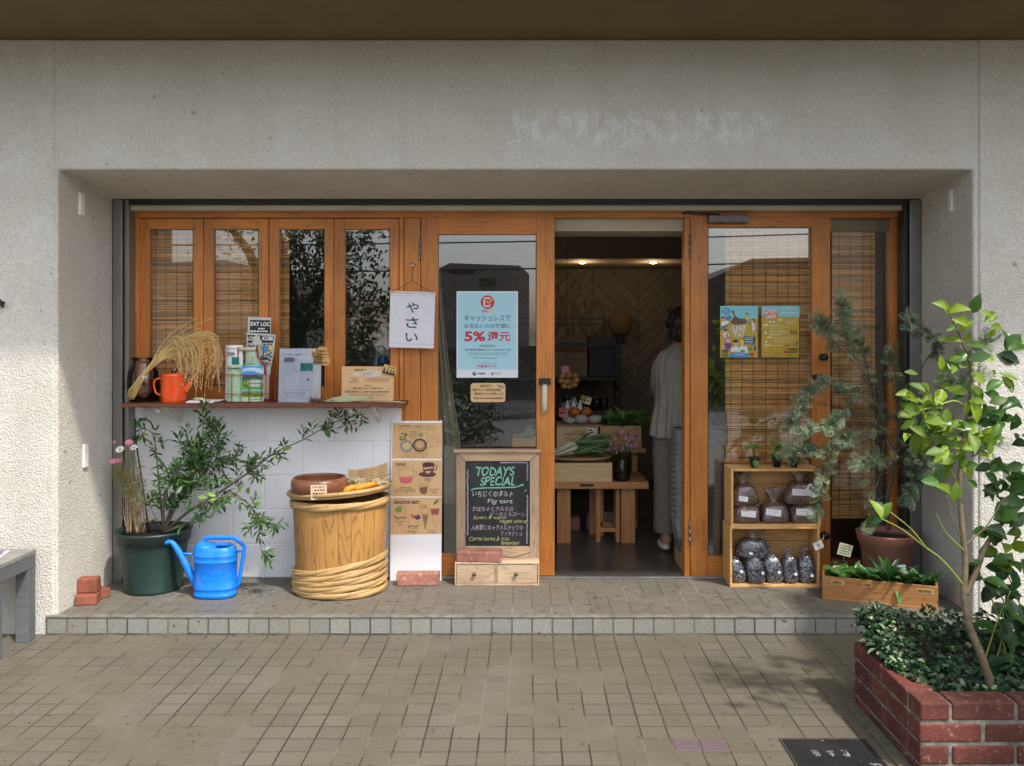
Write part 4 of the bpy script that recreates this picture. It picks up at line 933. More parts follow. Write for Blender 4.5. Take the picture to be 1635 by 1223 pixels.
for s in (-1, 1):
    hp = J(s * .085, 0, .76, .092, pel); kn = J(s * .09, .015, .44, .058, hp); an = J(s * .095, -.01, .075, .036, kn)
    hl = J(s * .096, -.035, .028, .028, an); bl = J(s * .10, .10, .022, .030, an); J(s * .10, .155, .018, .018, bl)
    sh_ = J(s * .128, 0, 1.25, .054, ch); el = J(s * .128, .15, 1.02, .036, sh_); wr = J(s * .11, .28, 1.05, .026, el)
    pm = J(s * .11, .345, 1.05, .030, wr)
    for k, (dx, L_) in enumerate(((-.027, .062), (-.009, .074), (.009, .070), (.026, .055))):
        a1 = J(s * .11 + dx, .345 + L_ * .55, 1.045, .009, pm); J(s * .11 + dx, .345 + L_ * .85, 1.025, .0075, a1)
    th = J(s * .11 - s * .036, .33, 1.055, .0095, wr); J(s * .11 - s * .045, .375, 1.05, .008, th)
me = bpy.data.meshes.new('person'); me.from_pydata(pv, pe, []); me.materials.append(M_SKIN)
person = bpy.data.objects.new('person', me); COL.objects.link(person); person.location = PC; WORLD[person] = PC
sk = person.modifiers.new('skin', 'SKIN'); sk.use_smooth_shade = True
for i, r in enumerate(pr):
    d = me.skin_vertices[0].data[i]; d.radius = (r, r * .82 if r > .09 else r); d.use_root = (i == 0)
ss = person.modifiers.new('round', 'SUBSURF'); ss.levels = ss.render_levels = 1
tag(person, 'person seen from behind in a pale loose blouse and grey trousers, standing inside the doorway', 'person')
def loft(rings, n, m, pleat=0, k=9):
    q = MB(); vs = []
    for i, (cx, cy, z, rx, ry) in enumerate(rings):
        for j in range(n):
            a = 2 * math.pi * j / n; w_ = 1 + pleat * math.sin(a * k + z * 3) * (i / len(rings)) + pleat * .5 * math.sin(a * 17 + i)
            vs.append(PC + Vector((cx + rx * w_ * math.cos(a), cy + ry * w_ * math.sin(a), z)))
    q.add(vs, [(i*n+j, (i+1)*n+j, (i+1)*n+(j+1)%n, i*n+(j+1)%n) for i in range(len(rings)-1) for j in range(n)], m, True); return q
q = loft([(0, .01, 1.335, .055, .055), (0, .005, 1.315, .085, .07), (0, 0, 1.285, .125, .09), (0, 0, 1.25, .152, .105), (0, 0, 1.18, .160, .13), (0, -.01, 1.08, .163, .15), (0, -.015, .98, .170, .165), (0, -.02, .88, .180, .18), (0, -.02, .80, .188, .19), (0, -.02, .745, .190, .195)], 96, M_BLOUSE, .085, 15)
for s in (-1, 1): q.tube([PC + Vector(p) for p in ((s * .11, .01, 1.25), (s * .132, .06, 1.15), (s * .128, .13, 1.04), (s * .118, .19, 1.01), (s * .11, .26, 1.04))], [.066, .060, .054, .050, .044], M_BLOUSE, 18)
q.build('blouse', person, sub=1)
q = loft([(0, 0, .86, .155, .125), (0, 0, .78, .178, .14), (0, 0, .70, .182, .14)], 40, M_PANTS)
for s in (-1, 1):
    r2 = loft([(s * .088, 0, .77, .096, .12), (s * .09, .005, .6, .092, .10), (s * .092, .012, .42, .080, .088), (s * .095, .005, .28, .078, .084), (s * .096, 0, .15, .080, .085), (s * .097, 0, .125, .076, .08)], 28, M_PANTS, .03, 7); q.add(r2.v, r2.f, M_PANTS, True)
q.build('trousers', person)
q = MB(); q.ball(PC + Vector((0, .012, 1.487)), (.098, .104, .098), M_HAIR, 20, 14); q.ball(PC + Vector((0, -.03, 1.42)), (.088, .07, .075), M_HAIR, 16, 12); q.ball(PC + Vector((-.02, -.088, 1.475)), (.05, .04, .05), M_HAIR, 14, 10)
for i in range(60):
    a = rnd.uniform(-3, 0); p = PC + Vector((math.cos(a) * .09, math.sin(a) * .09, 1.40 + rnd.random() * .17)); q.tube([p, p + Vector((rnd.gauss(0, .015), -.012, -.03)), p + Vector((rnd.gauss(0, .02), -.01, -.07))], [.006, .005, .001], M_HAIR, 4)
q.build('hair', person)
M_SHOE = mat('pale slip on shoe', (0.55, 0.50, 0.40), None, .6)
for s in (-1, 1):
    q = MB(); q.ball(PC + Vector((s * .10, .055, .028)), (.042, .125, .032), M_SHOE, 16, 10); q.build('shoe', person)

# ================================================================== printed things on the shopfront
YG = YD + .0185                                           # just in front of the door panes
M_TEAL = mat('dark green brush ink', (0.02, 0.09, 0.075), None, .6)
M_CLOTHW = mat('lilac white cloth', (0.70, 0.68, 0.74), (0.66, 0.64, 0.70), .85, nscale=30, bump=.1, bscale=300)
a = art(623.5, 464.5, .60, rot=1.6)
a.back(71.5, 90, M_CLOTHW, t=.003); a.rect(0, 6.2, 71.5, 7.0, mat('seam', (.5, .49, .55), None, .9), 1); a.rect(0, 83.5, 71.5, 84.3, MATS['seam'], 1)
for ch_, y in (('や', 17), ('さ', 41), ('い', 66.5)): a.text(ch_, 26, y, 46, y + (17 if ch_ != 'い' else 13.5), M_TEAL, 2, bold=.012, wob=.3)
pr_ = a.P(35, 0, 0)
bn = thing('cloth_banner', pr_, 'small white cloth banner with three brushed characters hung from the post', 'banner')
a.build('cloth', bn)
q = MB(); hk = at(659.5, 425, .63)
q.tube([a.P(3, 1, 0), a.P(34, -17, 0), a.P(68, 1, 0)], .0018, M_STRING, 5); q.tube([a.P(34, -17, 0), hk], .0018, M_STRING, 5)
q.tube([hk + Vector((.004 * math.cos(t), 0, .004 + .02 * abs(math.sin(t)))) for t in (0, .8, 1.6, 2.4, 3.1)], .0015, M_STRING, 5); q.build('string', bn)
q = MB(); q.tube([at(664, 422.5, .662), at(656, 424.5, .60)], [.0055, .0055], M_BIRCH, 8); q.build('hook', sf)
q = MB(); q.tube([a.P(-1.5, 2.5, -2), a.P(73, 2.5, -2)], .004, M_BIRCH, 8); q.build('rod', bn)

M_SKYB = mat('poster pale blue', (0.36, 0.60, 0.70), None, .45); M_RED = mat('poster red', (0.50, 0.015, 0.05), None, .45); M_YEL = mat('poster yellow', (0.72, 0.48, 0.03), None, .45)
M_SLATE = mat('poster slate', (0.035, 0.09, 0.13), None, .45); M_NAVY = mat('poster navy', (0.01, 0.07, 0.18), None, .45); M_PWHITE = mat('poster white', (0.66, 0.70, 0.74), None, .45)
a = art(729, 465, YG)
a.back(98, 138, M_PWHITE, t=.0012); a.rect(2.2, 2.2, 95.8, 125, M_SKYB, 1)
a.ell(49.5, 17.5, 11, 11, M_RED, 2, 36)
for p in ([(43.2, 11), (52.5, 11)], [(44.2, 10), (44.2, 24.5)], [(43.2, 24), (53.2, 24)]): a.line(p, 2.6, M_PWHITE, 3)
a.line([(53, 10), (53, 13)], 2.4, M_PWHITE, 3); a.line([(53, 21), (53, 25)], 2.4, M_PWHITE, 3)
a.line([(47.5, 15), (51, 19.2), (61, 9.8)], 2.0, M_YEL, 4)
a.text('CASH', 39.5, 29.5, 49, 34, M_RED, 2, bold=.02); a.text('LESS', 50, 29.5, 60, 34, M_YEL, 2, bold=.02)
a.text('キャッシュレスで', 12.5, 38, 86, 48, M_SLATE, 2, bold=.012)
a.text('お支払いのお客様に', 12.5, 51.5, 86, 59, M_SLATE, 2, bold=.008)
a.text('5%', 12.5, 64, 46, 80, M_RED, 2, bold=.035); a.text('還元', 49, 64, 86, 80, M_RED, 2, bold=.022)
a.hoop(49.5, 87.3, 15, 1.9, .5, M_SLATE, 2); a.scribble(38, 86.6, 61, 88, M_SLATE, 2)
a.text('消費者還元期間 2019年10月-2020年6月', 13, 91.8, 86, 95.2, M_SLATE, 2, bold=.02)
a.scribble(18, 98, 82, 99, M_SLATE, 2); a.scribble(18, 100.5, 80, 101.5, M_SLATE, 2)
a.text('https://cashless.go.jp/', 26, 105, 66, 108, M_SLATE, 2, bold=.01)
a.scribble(33, 114.2, 64, 115.4, M_RED, 2); a.text('対象店舗です!', 33, 117.3, 65.5, 122, M_RED, 2, bold=.02)
a.ell(28.5, 131.5, 3.2, 3.2, M_NAVY, 1); a.ell(29.3, 130.5, 1.4, 1.2, M_PWHITE, 2); a.text('経済産業省', 33, 129.8, 46, 133, M_INK, 2, bold=.02)
a.line([(56, 129), (58, 133.5), (60.5, 129)], .8, M_SLATE, 2); a.hoop(57, 132, 2, 2, .6, M_SLATE, 2); a.scribble(62, 129.5, 72, 130.7, M_GREYINK, 2); a.scribble(62, 132, 71, 133.2, M_GREYINK, 2)
tag(a.build('poster', loc=at(778, 603, YG)), 'pale blue cashless payment poster with red 5% lettering on the left door pane', 'poster')

a = art(751.5, 611.5, YG)
rr, Wd, Hd = 5, 55.5, 30.5; pts = []
for cx, cy, a0 in ((Wd - rr, rr, -90), (Wd - rr, Hd - rr, 0), (rr, Hd - rr, 90), (rr, rr, 180)):
    for k in range(6): t = math.radians(a0 + 18 * k); pts.append((cx + rr * math.cos(t), cy + rr * math.sin(t)))
f_ = [a.P(x, y, 0) for x, y in pts]; b_ = [p + Vector((0, .0015, 0)) for p in f_]; n_ = len(pts)
a.add(f_ + b_, [tuple(range(n_)), tuple(range(2*n_-1, n_-1, -1))] + [(i, n_ + i, n_ + (i+1) % n_, (i+1) % n_) for i in range(n_)], M_KRAFT)
a.text('おねがい', 15.5, 2.2, 34, 6.8, M_INK, 2, bold=.02, wob=.2)
a.text('開けたドア 店内のお品物', 4, 9, 48, 13, M_INK, 2, bold=.01, wob=.25); a.text('税別表示ですのでお願いします', 6, 15.2, 53, 19, M_INK, 2, bold=.01, wob=.25)
a.text('All prices are tax excluded', 3.5, 22, 50, 26.8, M_INK, 2, bold=.012, slant=.25, wob=.2)
a.poly([(41, 3), (47, 3.2), (54, 7.5), (53, 8.6), (46, 6.5)], mat('feather blue', (.12, .2, .26), None, .6), 2)
tag(a.build('notice_card', loc=at(779, 642, YG)), 'rounded kraft notice card with handwriting below the blue poster', 'notice')

M_OCHRE = mat('poster ochre', (0.50, 0.335, 0.035), (0.44, 0.29, 0.03), .5, nscale=60); M_PTURQ = mat('poster turquoise', (0.20, 0.52, 0.56), None, .5)
M_PBLUE = mat('poster blue', (0.03, 0.24, 0.50), None, .5); M_PGREEN = mat('poster green', (0.06, 0.24, 0.05), None, .5); M_PPURP = mat('poster violet', (0.13, 0.05, 0.24), None, .5)
M_PORAN = mat('poster orange', (0.62, 0.16, 0.03), None, .5); M_PBROWN = mat('poster brown', (0.12, 0.075, 0.03), None, .5); M_PSKIN = mat('poster skin', (0.66, 0.42, 0.28), None, .5); M_PPINK = mat('poster pink', (.5, .14, .28), None, .5); M_PTEAL = mat('poster dark teal', (0.015, 0.09, 0.10), None, .5)
a = art(1150, 488.5, YG)
a.back(60, 82, M_OCHRE, t=.0012)
k = 60 / 660.0                                            # drawn in the zoomed units of the photograph
def U(pts): return [((x - 118) * k, (y - 98) * k) for x, y in pts]
a.poly(U([(118, 98), (780, 98), (780, 320), (600, 320), (420, 330), (118, 325)]), M_PTURQ, 1)
a.ell(*U([(222, 190)])[0], 7, 5.6, M_PBLUE, 2)
for y in (160, 190, 220): a.scribble(*U([(165, y - 6)])[0], *U([(270, y + 6)])[0], M_PWHITE, 3)
a.poly(U([(290, 390), (345, 310), (380, 260), (420, 310), (470, 325), (540, 330), (590, 395), (520, 420), (400, 430)]), M_PBROWN, 2)
a.line(U([(345, 210), (385, 285), (440, 322), (545, 332), (640, 410), (780, 535)]), .8, M_INK, 4)
a.ell(*U([(345, 228)])[0], 2.0, 4.2, M_PGREEN, 3); a.ell(*U([(338, 190)])[0], 1.5, 1.4, M_INK, 4)
a.poly(U([(200, 300), (290, 245), (330, 290), (260, 360), (220, 350)]), M_PBLUE, 3); a.ell(*U([(318, 258)])[0], 2.4, 2.2, M_PSKIN, 4)
a.poly(U([(135, 380), (240, 350), (290, 385), (200, 440), (140, 450)]), M_PWHITE, 3); a.ell(*U([(165, 300)])[0], 3, 2.2, M_RED, 4); a.ell(*U([(170, 325)])[0], 2.6, 2.4, M_PSKIN, 3)
a.poly(U([(120, 480), (240, 420), (230, 470), (122, 515)]), M_PBLUE, 4); a.line(U([(118, 518), (300, 380)]), .7, M_INK, 4)
a.poly(U([(560, 275), (610, 280), (615, 345), (565, 340)]), M_YEL, 3); a.ell(*U([(580, 245)])[0], 2.6, 2.5, M_INK, 3); a.ell(*U([(573, 256)])[0], 1.9, 2, M_PSKIN, 4)
a.poly(U([(570, 345), (618, 345), (612, 400), (585, 395)]), M_PTURQ, 3)
a.poly(U([(660, 400), (715, 400), (745, 515), (685, 530)]), M_PWHITE, 3); a.ell(*U([(695, 360)])[0], 3.2, 3.4, M_PBROWN, 3); a.ell(*U([(680, 372)])[0], 2.1, 2.2, M_PSKIN, 4)
a.line(U([(700, 530), (680, 590)]), 1, M_PSKIN, 3); a.line(U([(735, 520), (765, 585)]), 1, M_PSKIN, 3)
a.text('SUNNY', *U([(320, 430)])[0], *U([(575, 560)])[0], M_PWHITE, 5, bold=.02, wob=.5); a.text('DAY', *U([(370, 560)])[0], *U([(540, 640)])[0], M_PWHITE, 5, bold=.02, wob=.4)
a.poly(U([(525, 625), (745, 640), (720, 780), (520, 765)]), M_PTEAL, 2)
for y in (657, 687, 720, 748): a.scribble(*U([(548, y - 8)])[0], *U([(695, y + 8)])[0], M_PWHITE, 3)
a.ell(*U([(205, 545)])[0], 3.4, 3.2, M_PSKIN, 3); a.ell(*U([(205, 520)])[0], 3.2, 1.8, M_INK, 4); a.poly(U([(160, 580), (270, 575), (265, 640), (195, 660)]), M_PWHITE, 3); a.poly(U([(215, 590), (245, 590), (240, 650), (225, 650)]), M_INK, 4)
a.ell(*U([(258, 700)])[0], 5.2, 5.6, M_PPINK, 3); a.ell(*U([(255, 715)])[0], 3.3, 3.8, M_PSKIN, 4); a.poly(U([(185, 760), (250, 740), (320, 770), (290, 850), (200, 850)]), M_PPURP, 4); a.poly(U([(150, 860), (180, 770), (215, 840), (280, 900)]), M_PSKIN, 3)
a.ell(*U([(205, 890)])[0], 5.5, 3.4, M_PBROWN, 5)
a.ell(*U([(385, 745)])[0], 3.6, 4, M_PSKIN, 4); a.ell(*U([(385, 718)])[0], 4, 2.4, M_INK, 5); a.poly(U([(315, 830), (385, 800), (430, 810), (430, 900), (300, 900)]), M_PWHITE, 3)
a.ell(*U([(495, 750)])[0], 3.4, 4, M_PSKIN, 4); a.ell(*U([(500, 715)])[0], 3.6, 2.6, M_YEL, 5); a.poly(U([(440, 830), (500, 800), (580, 810), (600, 920), (430, 920)]), M_PWHITE, 4); a.poly(U([(470, 870), (550, 870), (550, 908), (470, 908)]), M_PGREEN, 5)
a.ell(*U([(455, 960)])[0], 17, 4.2, M_PBLUE, 6); a.scribble(*U([(370, 940)])[0], *U([(545, 958)])[0], M_PWHITE, 7); a.scribble(*U([(370, 968)])[0], *U([(600, 982)])[0], M_PTURQ, 7)
a.ell(*U([(645, 855)])[0], 2.3, 3.4, M_PGREEN, 3); a.ell(*U([(725, 840)])[0], 1.8, 4.6, M_PPURP, 3); a.ell(*U([(672, 950)])[0], 3.4, 3, M_RED, 3)
for x in (160, 200, 240): a.poly(U([(x - 20, 940), (x, 935), (x + 5, 960), (x + 20, 990), (x - 4, 985)]), M_INK, 5)
tag(a.build('poster', loc=at(1180, 570, YG)), 'ochre poster with drawn people round a field on the right door pane', 'poster')
a = art(1216, 488.5, YG); a.back(60, 82, M_OCHRE, t=.0012)
def V_(pts): return [((x - 857) * k, (y - 98) * k) for x, y in pts]
a.poly(V_([(857, 98), (1525, 98), (1525, 290), (857, 290)]), M_PTURQ, 1)
a.ell(*V_([(1020, 288)])[0], 12.5, 13, M_PORAN, 2, 20, 180, 360)
a.text('SUNNY', *V_([(895, 150)])[0], *V_([(1130, 235)])[0], M_PWHITE, 4, bold=.02, wob=.5); a.text('DAY', *V_([(935, 245)])[0], *V_([(1120, 315)])[0], M_PWHITE, 4, bold=.02, wob=.4)
for (x0, x1, y) in ((1220, 1460, 135), (1195, 1480, 172), (1200, 1480, 215), (1200, 1380, 238), (1265, 1490, 350), (1275, 1420, 385), (1280, 1400, 412), (1000, 1180, 437), (1000, 1340, 468), (1000, 1240, 500), (1000, 1300, 547), (1000, 1320, 578), (1000, 1200, 605), (1060, 1440, 655), (1075, 1400, 690), (1085, 1380, 725), (1015, 1220, 795)):
    a.scribble(*V_([(x0, y - 7)])[0], *V_([(x1, y + 7)])[0], M_PWHITE if y % 2 else mat('poster cream', (.66, .56, .24), None, .5), 3)
for (x0, y0, x1, y1) in ((885, 412, 975, 452), (950, 635, 1040, 668), (905, 770, 995, 808), (1145, 325, 1222, 360)): a.rect(*V_([(x0, y0)])[0], *V_([(x1, y1)])[0], MATS['poster cream'], 3)
for (x, y) in ((1015, 378), (1072, 378), (925, 568), (940, 730)): a.ell(*V_([(x, y)])[0], 1.8, 1.6, M_PWHITE, 3)
for x in (1385, 1425, 1465): a.poly(V_([(x - 20, 535), (x, 530), (x + 5, 560), (x + 22, 600), (x - 4, 590)]), M_INK, 3)
a.line(V_([(1265, 805), (1350, 780)]), 1, M_INK, 3); a.ell(*V_([(1437, 768)])[0], 1.2, 2.4, M_PGREEN, 3); a.line(V_([(1475, 785), (1490, 715)]), 2, M_PPURP, 3); a.ell(*V_([(1268, 905)])[0], 2.3, 2, M_RED, 3)
a.text('FARMERS', *V_([(1300, 838)])[0], *V_([(1505, 875)])[0], M_INK, 3, bold=.03); a.text('MARKET', *V_([(1312, 890)])[0], *V_([(1495, 925)])[0], M_INK, 3, bold=.03); a.scribble(*V_([(1305, 955)])[0], *V_([(1390, 975)])[0], M_INK, 3)
for (x0, x1, y) in ((890, 1010, 925), (1040, 1200, 920), (1090, 1210, 940), (900, 1200, 975)): a.scribble(*V_([(x0, y - 4)])[0], *V_([(x1, y + 4)])[0], M_PBROWN, 3)
tag(a.build('poster', loc=at(1246, 570, YG)), 'ochre timetable poster with an orange sun at top left on the right door pane', 'poster')

# ================================================================== things on the shelf
def zs(y): return zsh
M_JARGL = glass_mat('smoky brown glass', (0.86, 0.78, 0.73), refl=1.0)
jx = X(229, .53)
q = MB(); q.lathe([(.062, 0), (.080, .012), (.086, .10), (.080, .165), (.058, .205), (.055, .225), (.066, .245), (.063, .245), (.052, .225), (.055, .205), (.077, .165), (.083, .10), (.077, .015), (.001, .01)], (jx, .53, zsh), M_JARGL, 36)
tag(q.build('glass_jar', loc=(jx, .53, zsh)), 'large smoky brown glass jar at the left end of the shelf', 'jar')

M_STRAW = mat('rice straw', (0.78, 0.58, 0.25), (0.60, 0.43, 0.165), .6, island=.15)
M_GRAIN = mat('rice grain', (0.82, 0.57, 0.27), (0.60, 0.38, 0.155), .6, island=.3)
rs = thing('rice_sheaf', (X(225, .46), .46, zsh), 'arching sheaf of dried rice straw with drooping ears, leaning on the jar', 'straw sheaf')
qs, qg = MB(), MB()
yq = .455
def cat(pts, n=14):
    out = []; P_ = [pts[0]] + pts + [pts[-1]]
    for i in range(1, len(P_) - 2):
        a_, b_, c_, d_ = P_[i-1], P_[i], P_[i+1], P_[i+2]
        for j in range(n):
            t = j / n; out.append(.5 * ((2*b_) + (c_-a_)*t + (2*a_-5*b_+4*c_-d_)*t*t + (3*b_-a_-3*c_+d_)*t**3))
    return out + [pts[-1]]
for i in range(95):
    u1, u2 = rnd.gauss(0, 1), rnd.gauss(0, 1); k_ = rnd.random()
    reach = rnd.uniform(282, 352); hgt = 528 + (k_ ** 1.3) * 26 + max(0, 320 - reach) * .35
    dy = yq + rnd.uniform(-.035, .05)
    p = [at(209 + 3.5 * u1, 639 + rnd.uniform(-18, 1), yq + .01 * u2), at(231 + 2.2 * u1, 597 + 1.6 * u2, yq + .008 * u2), at(255 + 5 * k_, 565 + 7 * k_ + 3 * u2 * .4, yq), at(268 + (reach - 282) * .42, hgt + 12, (yq + dy) / 2), at(reach - 8, hgt + rnd.uniform(-4, 8), dy)]
    L_ = rnd.uniform(14, 52) if i % 14 else rnd.uniform(60, 78)
    p += [at(reach + rnd.uniform(-2, 7), hgt + 18 + L_ * .3, dy), at(reach + rnd.uniform(-12, 4), hgt + 20 + L_, dy + rnd.uniform(-.02, .02))]
    c_ = cat(p, 5); qs.tube(c_[:22], [.0016] * 22 if len(c_) >= 22 else .0016, M_STRAW, 4); qs.tube(c_[21:], .0009, M_STRAW, 3)
    for jj in range(len(c_) - 11, len(c_) - 1):
        for r_ in range(3):
            b_ = c_[jj].lerp(c_[jj + 1], rnd.random()); d_ = (c_[jj + 1] - c_[jj]).normalized() + Vector((rnd.gauss(0, .45), rnd.gauss(0, .45), rnd.gauss(0, .3))); qg.octa(b_, d_, .0110, .0025, M_GRAIN)
for pts in ([(232, 597), (262, 545), (300, 515), (315, 509)], [(232, 597), (270, 545), (310, 520), (340, 508)], [(231, 597), (255, 565), (290, 557), (310, 560), (318, 580)], [(240, 590), (275, 556), (286, 575), (289, 596)], [(233, 597), (262, 545), (287, 524), (296, 552)]):
    qs.tube(cat([at(x, y, yq - .02) for x, y in pts], 6), .0016, M_STRAW, 4)
qs.build('stalks', rs); qg.build('grain', rs)
q = MB(); c_ = at(228.5, 601, yq); d_ = (at(238, 585, yq) - at(219, 619, yq)).normalized(); q.tube([c_ - d_ * .016, c_ + d_ * .012], .0155, mat('white twine', (.68, .65, .60), None, .8), 12); q.tube([c_ + Vector((.014, -.012, 0)), c_ + Vector((.03, -.016, -.012))], .003, MATS['white twine'], 6); q.build('tie', rs)

M_ENAMEL = mat('orange enamel', (0.80, 0.085, 0.008), None, .16, coat=.6)
ky, kx = .475, X(277.5, .475); KC = Vector((kx, ky, zsh)); kr = (297 - 258) / 2 / S(.475); kh = Z(597, .475) - zsh
kt = thing('enamel_kettle', KC, 'glossy orange enamel kettle with a black knob on the shelf', 'kettle')
q = MB(); q.lathe([(kr * .96, 0), (kr * 1.0, .004), (kr * .985, .06), (kr * .93, kh - .012), (kr * .94, kh - .009)], KC, M_ENAMEL, 40); q.build('body', kt)
q = MB(); q.lathe([(kr * .955, kh - .010), (kr * .96, kh - .003), (kr * .90, kh + .002), (kr * .4, kh + .007), (.001, kh + .008)], KC, M_ENAMEL, 40, cap0=False); q.build('lid', kt)
q = MB(); q.lathe([(.010, kh + .006), (.0125, kh + .010), (.014, kh + .020), (.012, kh + .024), (.001, kh + .025)], KC, M_BLACK, 20); q.build('knob', kt)
q = MB(); q.tube(cat([at(295, 624, ky), at(301, 615, ky - .005), at(306, 607, ky - .008), at(311, 601.5, ky - .01)], 4), [.020, .019, .018, .0165, .015, .0138, .0125, .0115, .0105, .0098, .009, .0085, .008][:13], M_ENAMEL, 14); q.build('spout', kt)
q = MB(); q.tube(cat([at(260, 605, ky), at(252, 604.5, ky), at(246.5, 609, ky), at(246.5, 619, ky), at(250, 628, ky), at(259, 631.5, ky)], 5), .0058, M_ENAMEL, 10); q.build('handle', kt)

q = MB(); a0_ = at(299, 641, .455); q.box(a0_.x, X(342, .455), .43, .56, zsh, zsh + .006, M_PAPER); q.box(X(300, .455), X(350, .455), .45, .57, zsh + .0063, zsh + .010, M_PAPER)
tag(q.build('paper_stack', loc=(X(322, .45), .5, zsh), bevel=.001), 'thin stack of white papers lying on the shelf right of the kettle', 'papers')
q = MB(); q.tube([at(309.5, 637.6, .46), at(313, 637.4, .46), at(323, 637.4, .46), at(327, 637.8, .46)], [.006, .0085, .008, .005], M_BIRCH, 10); 
q.v = [v + Vector((0, 0, zsh + .0186 - (at(313, 637.4, .46).z))) for v in q.v]
tag(q.build('wooden_weight', loc=(X(318, .46), .46, zsh + .01)), 'short pale stick lying on the stack of papers', 'stick')

# red wire caddy with leaflets
M_REDW = mat('red wire', (0.36, 0.025, 0.022), None, .35)
cd = thing('wire_caddy', (X(392, .5), .5, zsh), 'red wire caddy with a wooden grip holding rolled leaflets on the shelf', 'caddy')
q = MB(); yf_, yk_ = .455, .575
def fr(px, py, y): return at(px, py, y)
zlo, zmid, zhi = zsh + .004, Z(629, yf_), Z(598.5, yf_)
xl, xr = X(359, yf_), X(427, yf_)
for z in (zmid, zhi): q.tube([(xl, yf_, z), (xr, yf_, z), (xr, yk_, z), (xl, yk_, z), (xl, yf_, z)], .0022, M_REDW, 6)
q.tube([(xl + .004, yf_, zlo), (xr - .004, yf_, zlo), (xr - .004, yk_, zlo), (xl + .004, yk_, zlo), (xl + .004, yf_, zlo)], .0022, M_REDW, 6)
for px in (370, 397.5, 417, 425.5):
    q.tube([(X(px, yf_), yf_, zhi), (X(px, yf_), yf_, zlo), (X(px, yf_), yk_, zlo), (X(px, yf_), yk_, zhi)], .0022, M_REDW, 6)
for z in (zmid, zhi):
    pass
for yy in (.49, .54): q.tube([(xr, yy, zlo), (xr, yy, zhi)], .0022, M_REDW, 6); q.tube([(xl, yy, zlo), (xl, yy, zhi)], .0022, M_REDW, 6)
ym = (yf_ + yk_) / 2
for sx in (-1, 1):
    if sx > 0: pts = [at(423, 598, ym), at(422, 583, ym), at(411.5, 570, ym), at(409.5, 554, ym)]
    else: pts = [at(363, 598, ym), at(367, 583, ym), at(378, 571, ym), at(380, 554, ym)]
    q.tube(pts, .003, M_REDW, 7); q.tube([p + Vector((.006, 0, 0)) for p in pts], .003, M_REDW, 7)
q.build('wire_frame', cd)
q = MB(); q.tube([at(381, 557, ym), at(409, 557, ym)], .010, M_BIRCH, 14); q.build('grip', cd)
M_MINT = mat('mint paper', (0.42, 0.58, 0.40), None, .6); M_NEWS = mat('newsprint', (0.55, 0.55, 0.50), (0.48, 0.48, 0.43), .8, nscale=60)
M_LGREEN = mat('meadow green', (0.16, 0.36, 0.03), (0.04, 0.13, 0.012), .5, nscale=(70, 70, 110), contrast=(.45, .55)); M_LBLUE = mat('leaflet sky', (0.03, 0.27, 0.68), (0.5, .66, .76), .5, nscale=(12, 12, 110), contrast=(.5, .62))
def roll(px, py0, py1, w_, y, curve, m):                   # curled sheet standing upright
    q = Art(at(px, py0, y), Vector((1, 0, 0)) / S(y), Vector((0, 0, -1)) / S(y)); n = 10; vs = []
    for i in range(n + 1):
        s_ = i / n
        for z in (0, py1 - py0): p = q.P(w_ * s_, z, 0); p.y += curve * ((2 * s_ - 1) ** 2); vs.append(p)
    q.add(vs, [(2*i, 2*i+2, 2*i+3, 2*i+1) for i in range(n)], m, True); return q
q = roll(360.5, 583.5, 641.5, 24, .463, .02, M_MINT)
q.text('FARMERS', 3, 3.2, 23.5, 6.2, M_INK, 4, bold=.03); q.scribble(4, 8, 22, 9, M_PGREEN, 4); q.scribble(4, 12, 14, 13, M_PGREEN, 4)
for i in range(9): q.scribble(4, 17 + i * 4, 21, 17.9 + i * 4, M_PGREEN, 4)
tag(q.build('leaflet', loc=at(372, 641, .463)), 'mint green market leaflet at the left front of the red wire caddy', 'leaflet')
q = art(385.5, 584, .461); q.back(35, 57.5, M_MINT, t=.001); q.rect(.5, .5, 34.5, 14.5, M_LBLUE, 1); q.rect(.5, 14.5, 34.5, 50, M_LGREEN, 1); q.rect(.5, 37.5, 34.5, 41, mat('leaflet water', (.2, .42, .5), None, .5), 2)
q.scribble(4, 4, 30, 5.2, M_PWHITE, 2); q.text('FARMERS', 10, 23, 34, 27.5, M_PWHITE, 3, bold=.03); q.text('MARKET', 12, 29, 33, 33.5, M_PWHITE, 3, bold=.03); q.poly([(1, 20), (8, 15.5), (16, 17), (24, 15), (34, 19), (34, 22), (18, 20), (1, 24)], mat('leaflet hills', (.02, .08, .09), None, .5), 2); q.scribble(12, 53, 32, 54.5, M_PGREEN, 2)
tag(q.build('leaflet', loc=at(403, 641, .461)), 'market leaflet with blue sky over green fields in the red wire caddy', 'leaflet')
q = roll(357, 551, 640, 28, .505, .03, M_PAPER); q.scribble(4, 5, 22, 6.5, M_GREYINK, 4); q.poly([(5, 11), (16, 11), (19, 14), (16, 17), (5, 17)], M_GREYINK, 4); q.rect(13, 19, 25, 31, mat('flyer teal', (0.0, .19, .15), None, .5), 4)
tag(q.build('flyer', loc=at(370, 640, .505)), 'curled white flyer with a teal block standing in the red wire caddy', 'flyer')
q = roll(390, 556, 640, 24, .52, .02, M_MINT); q.line([(13, 14), (13, 22)], .8, M_PBROWN, 4); q.scribble(7, 24, 18, 25.5, M_PBROWN, 4); tag(q.build('leaflet', loc=at(402, 640, .52)), 'pale sage leaflet standing behind the wooden grip of the caddy', 'leaflet')
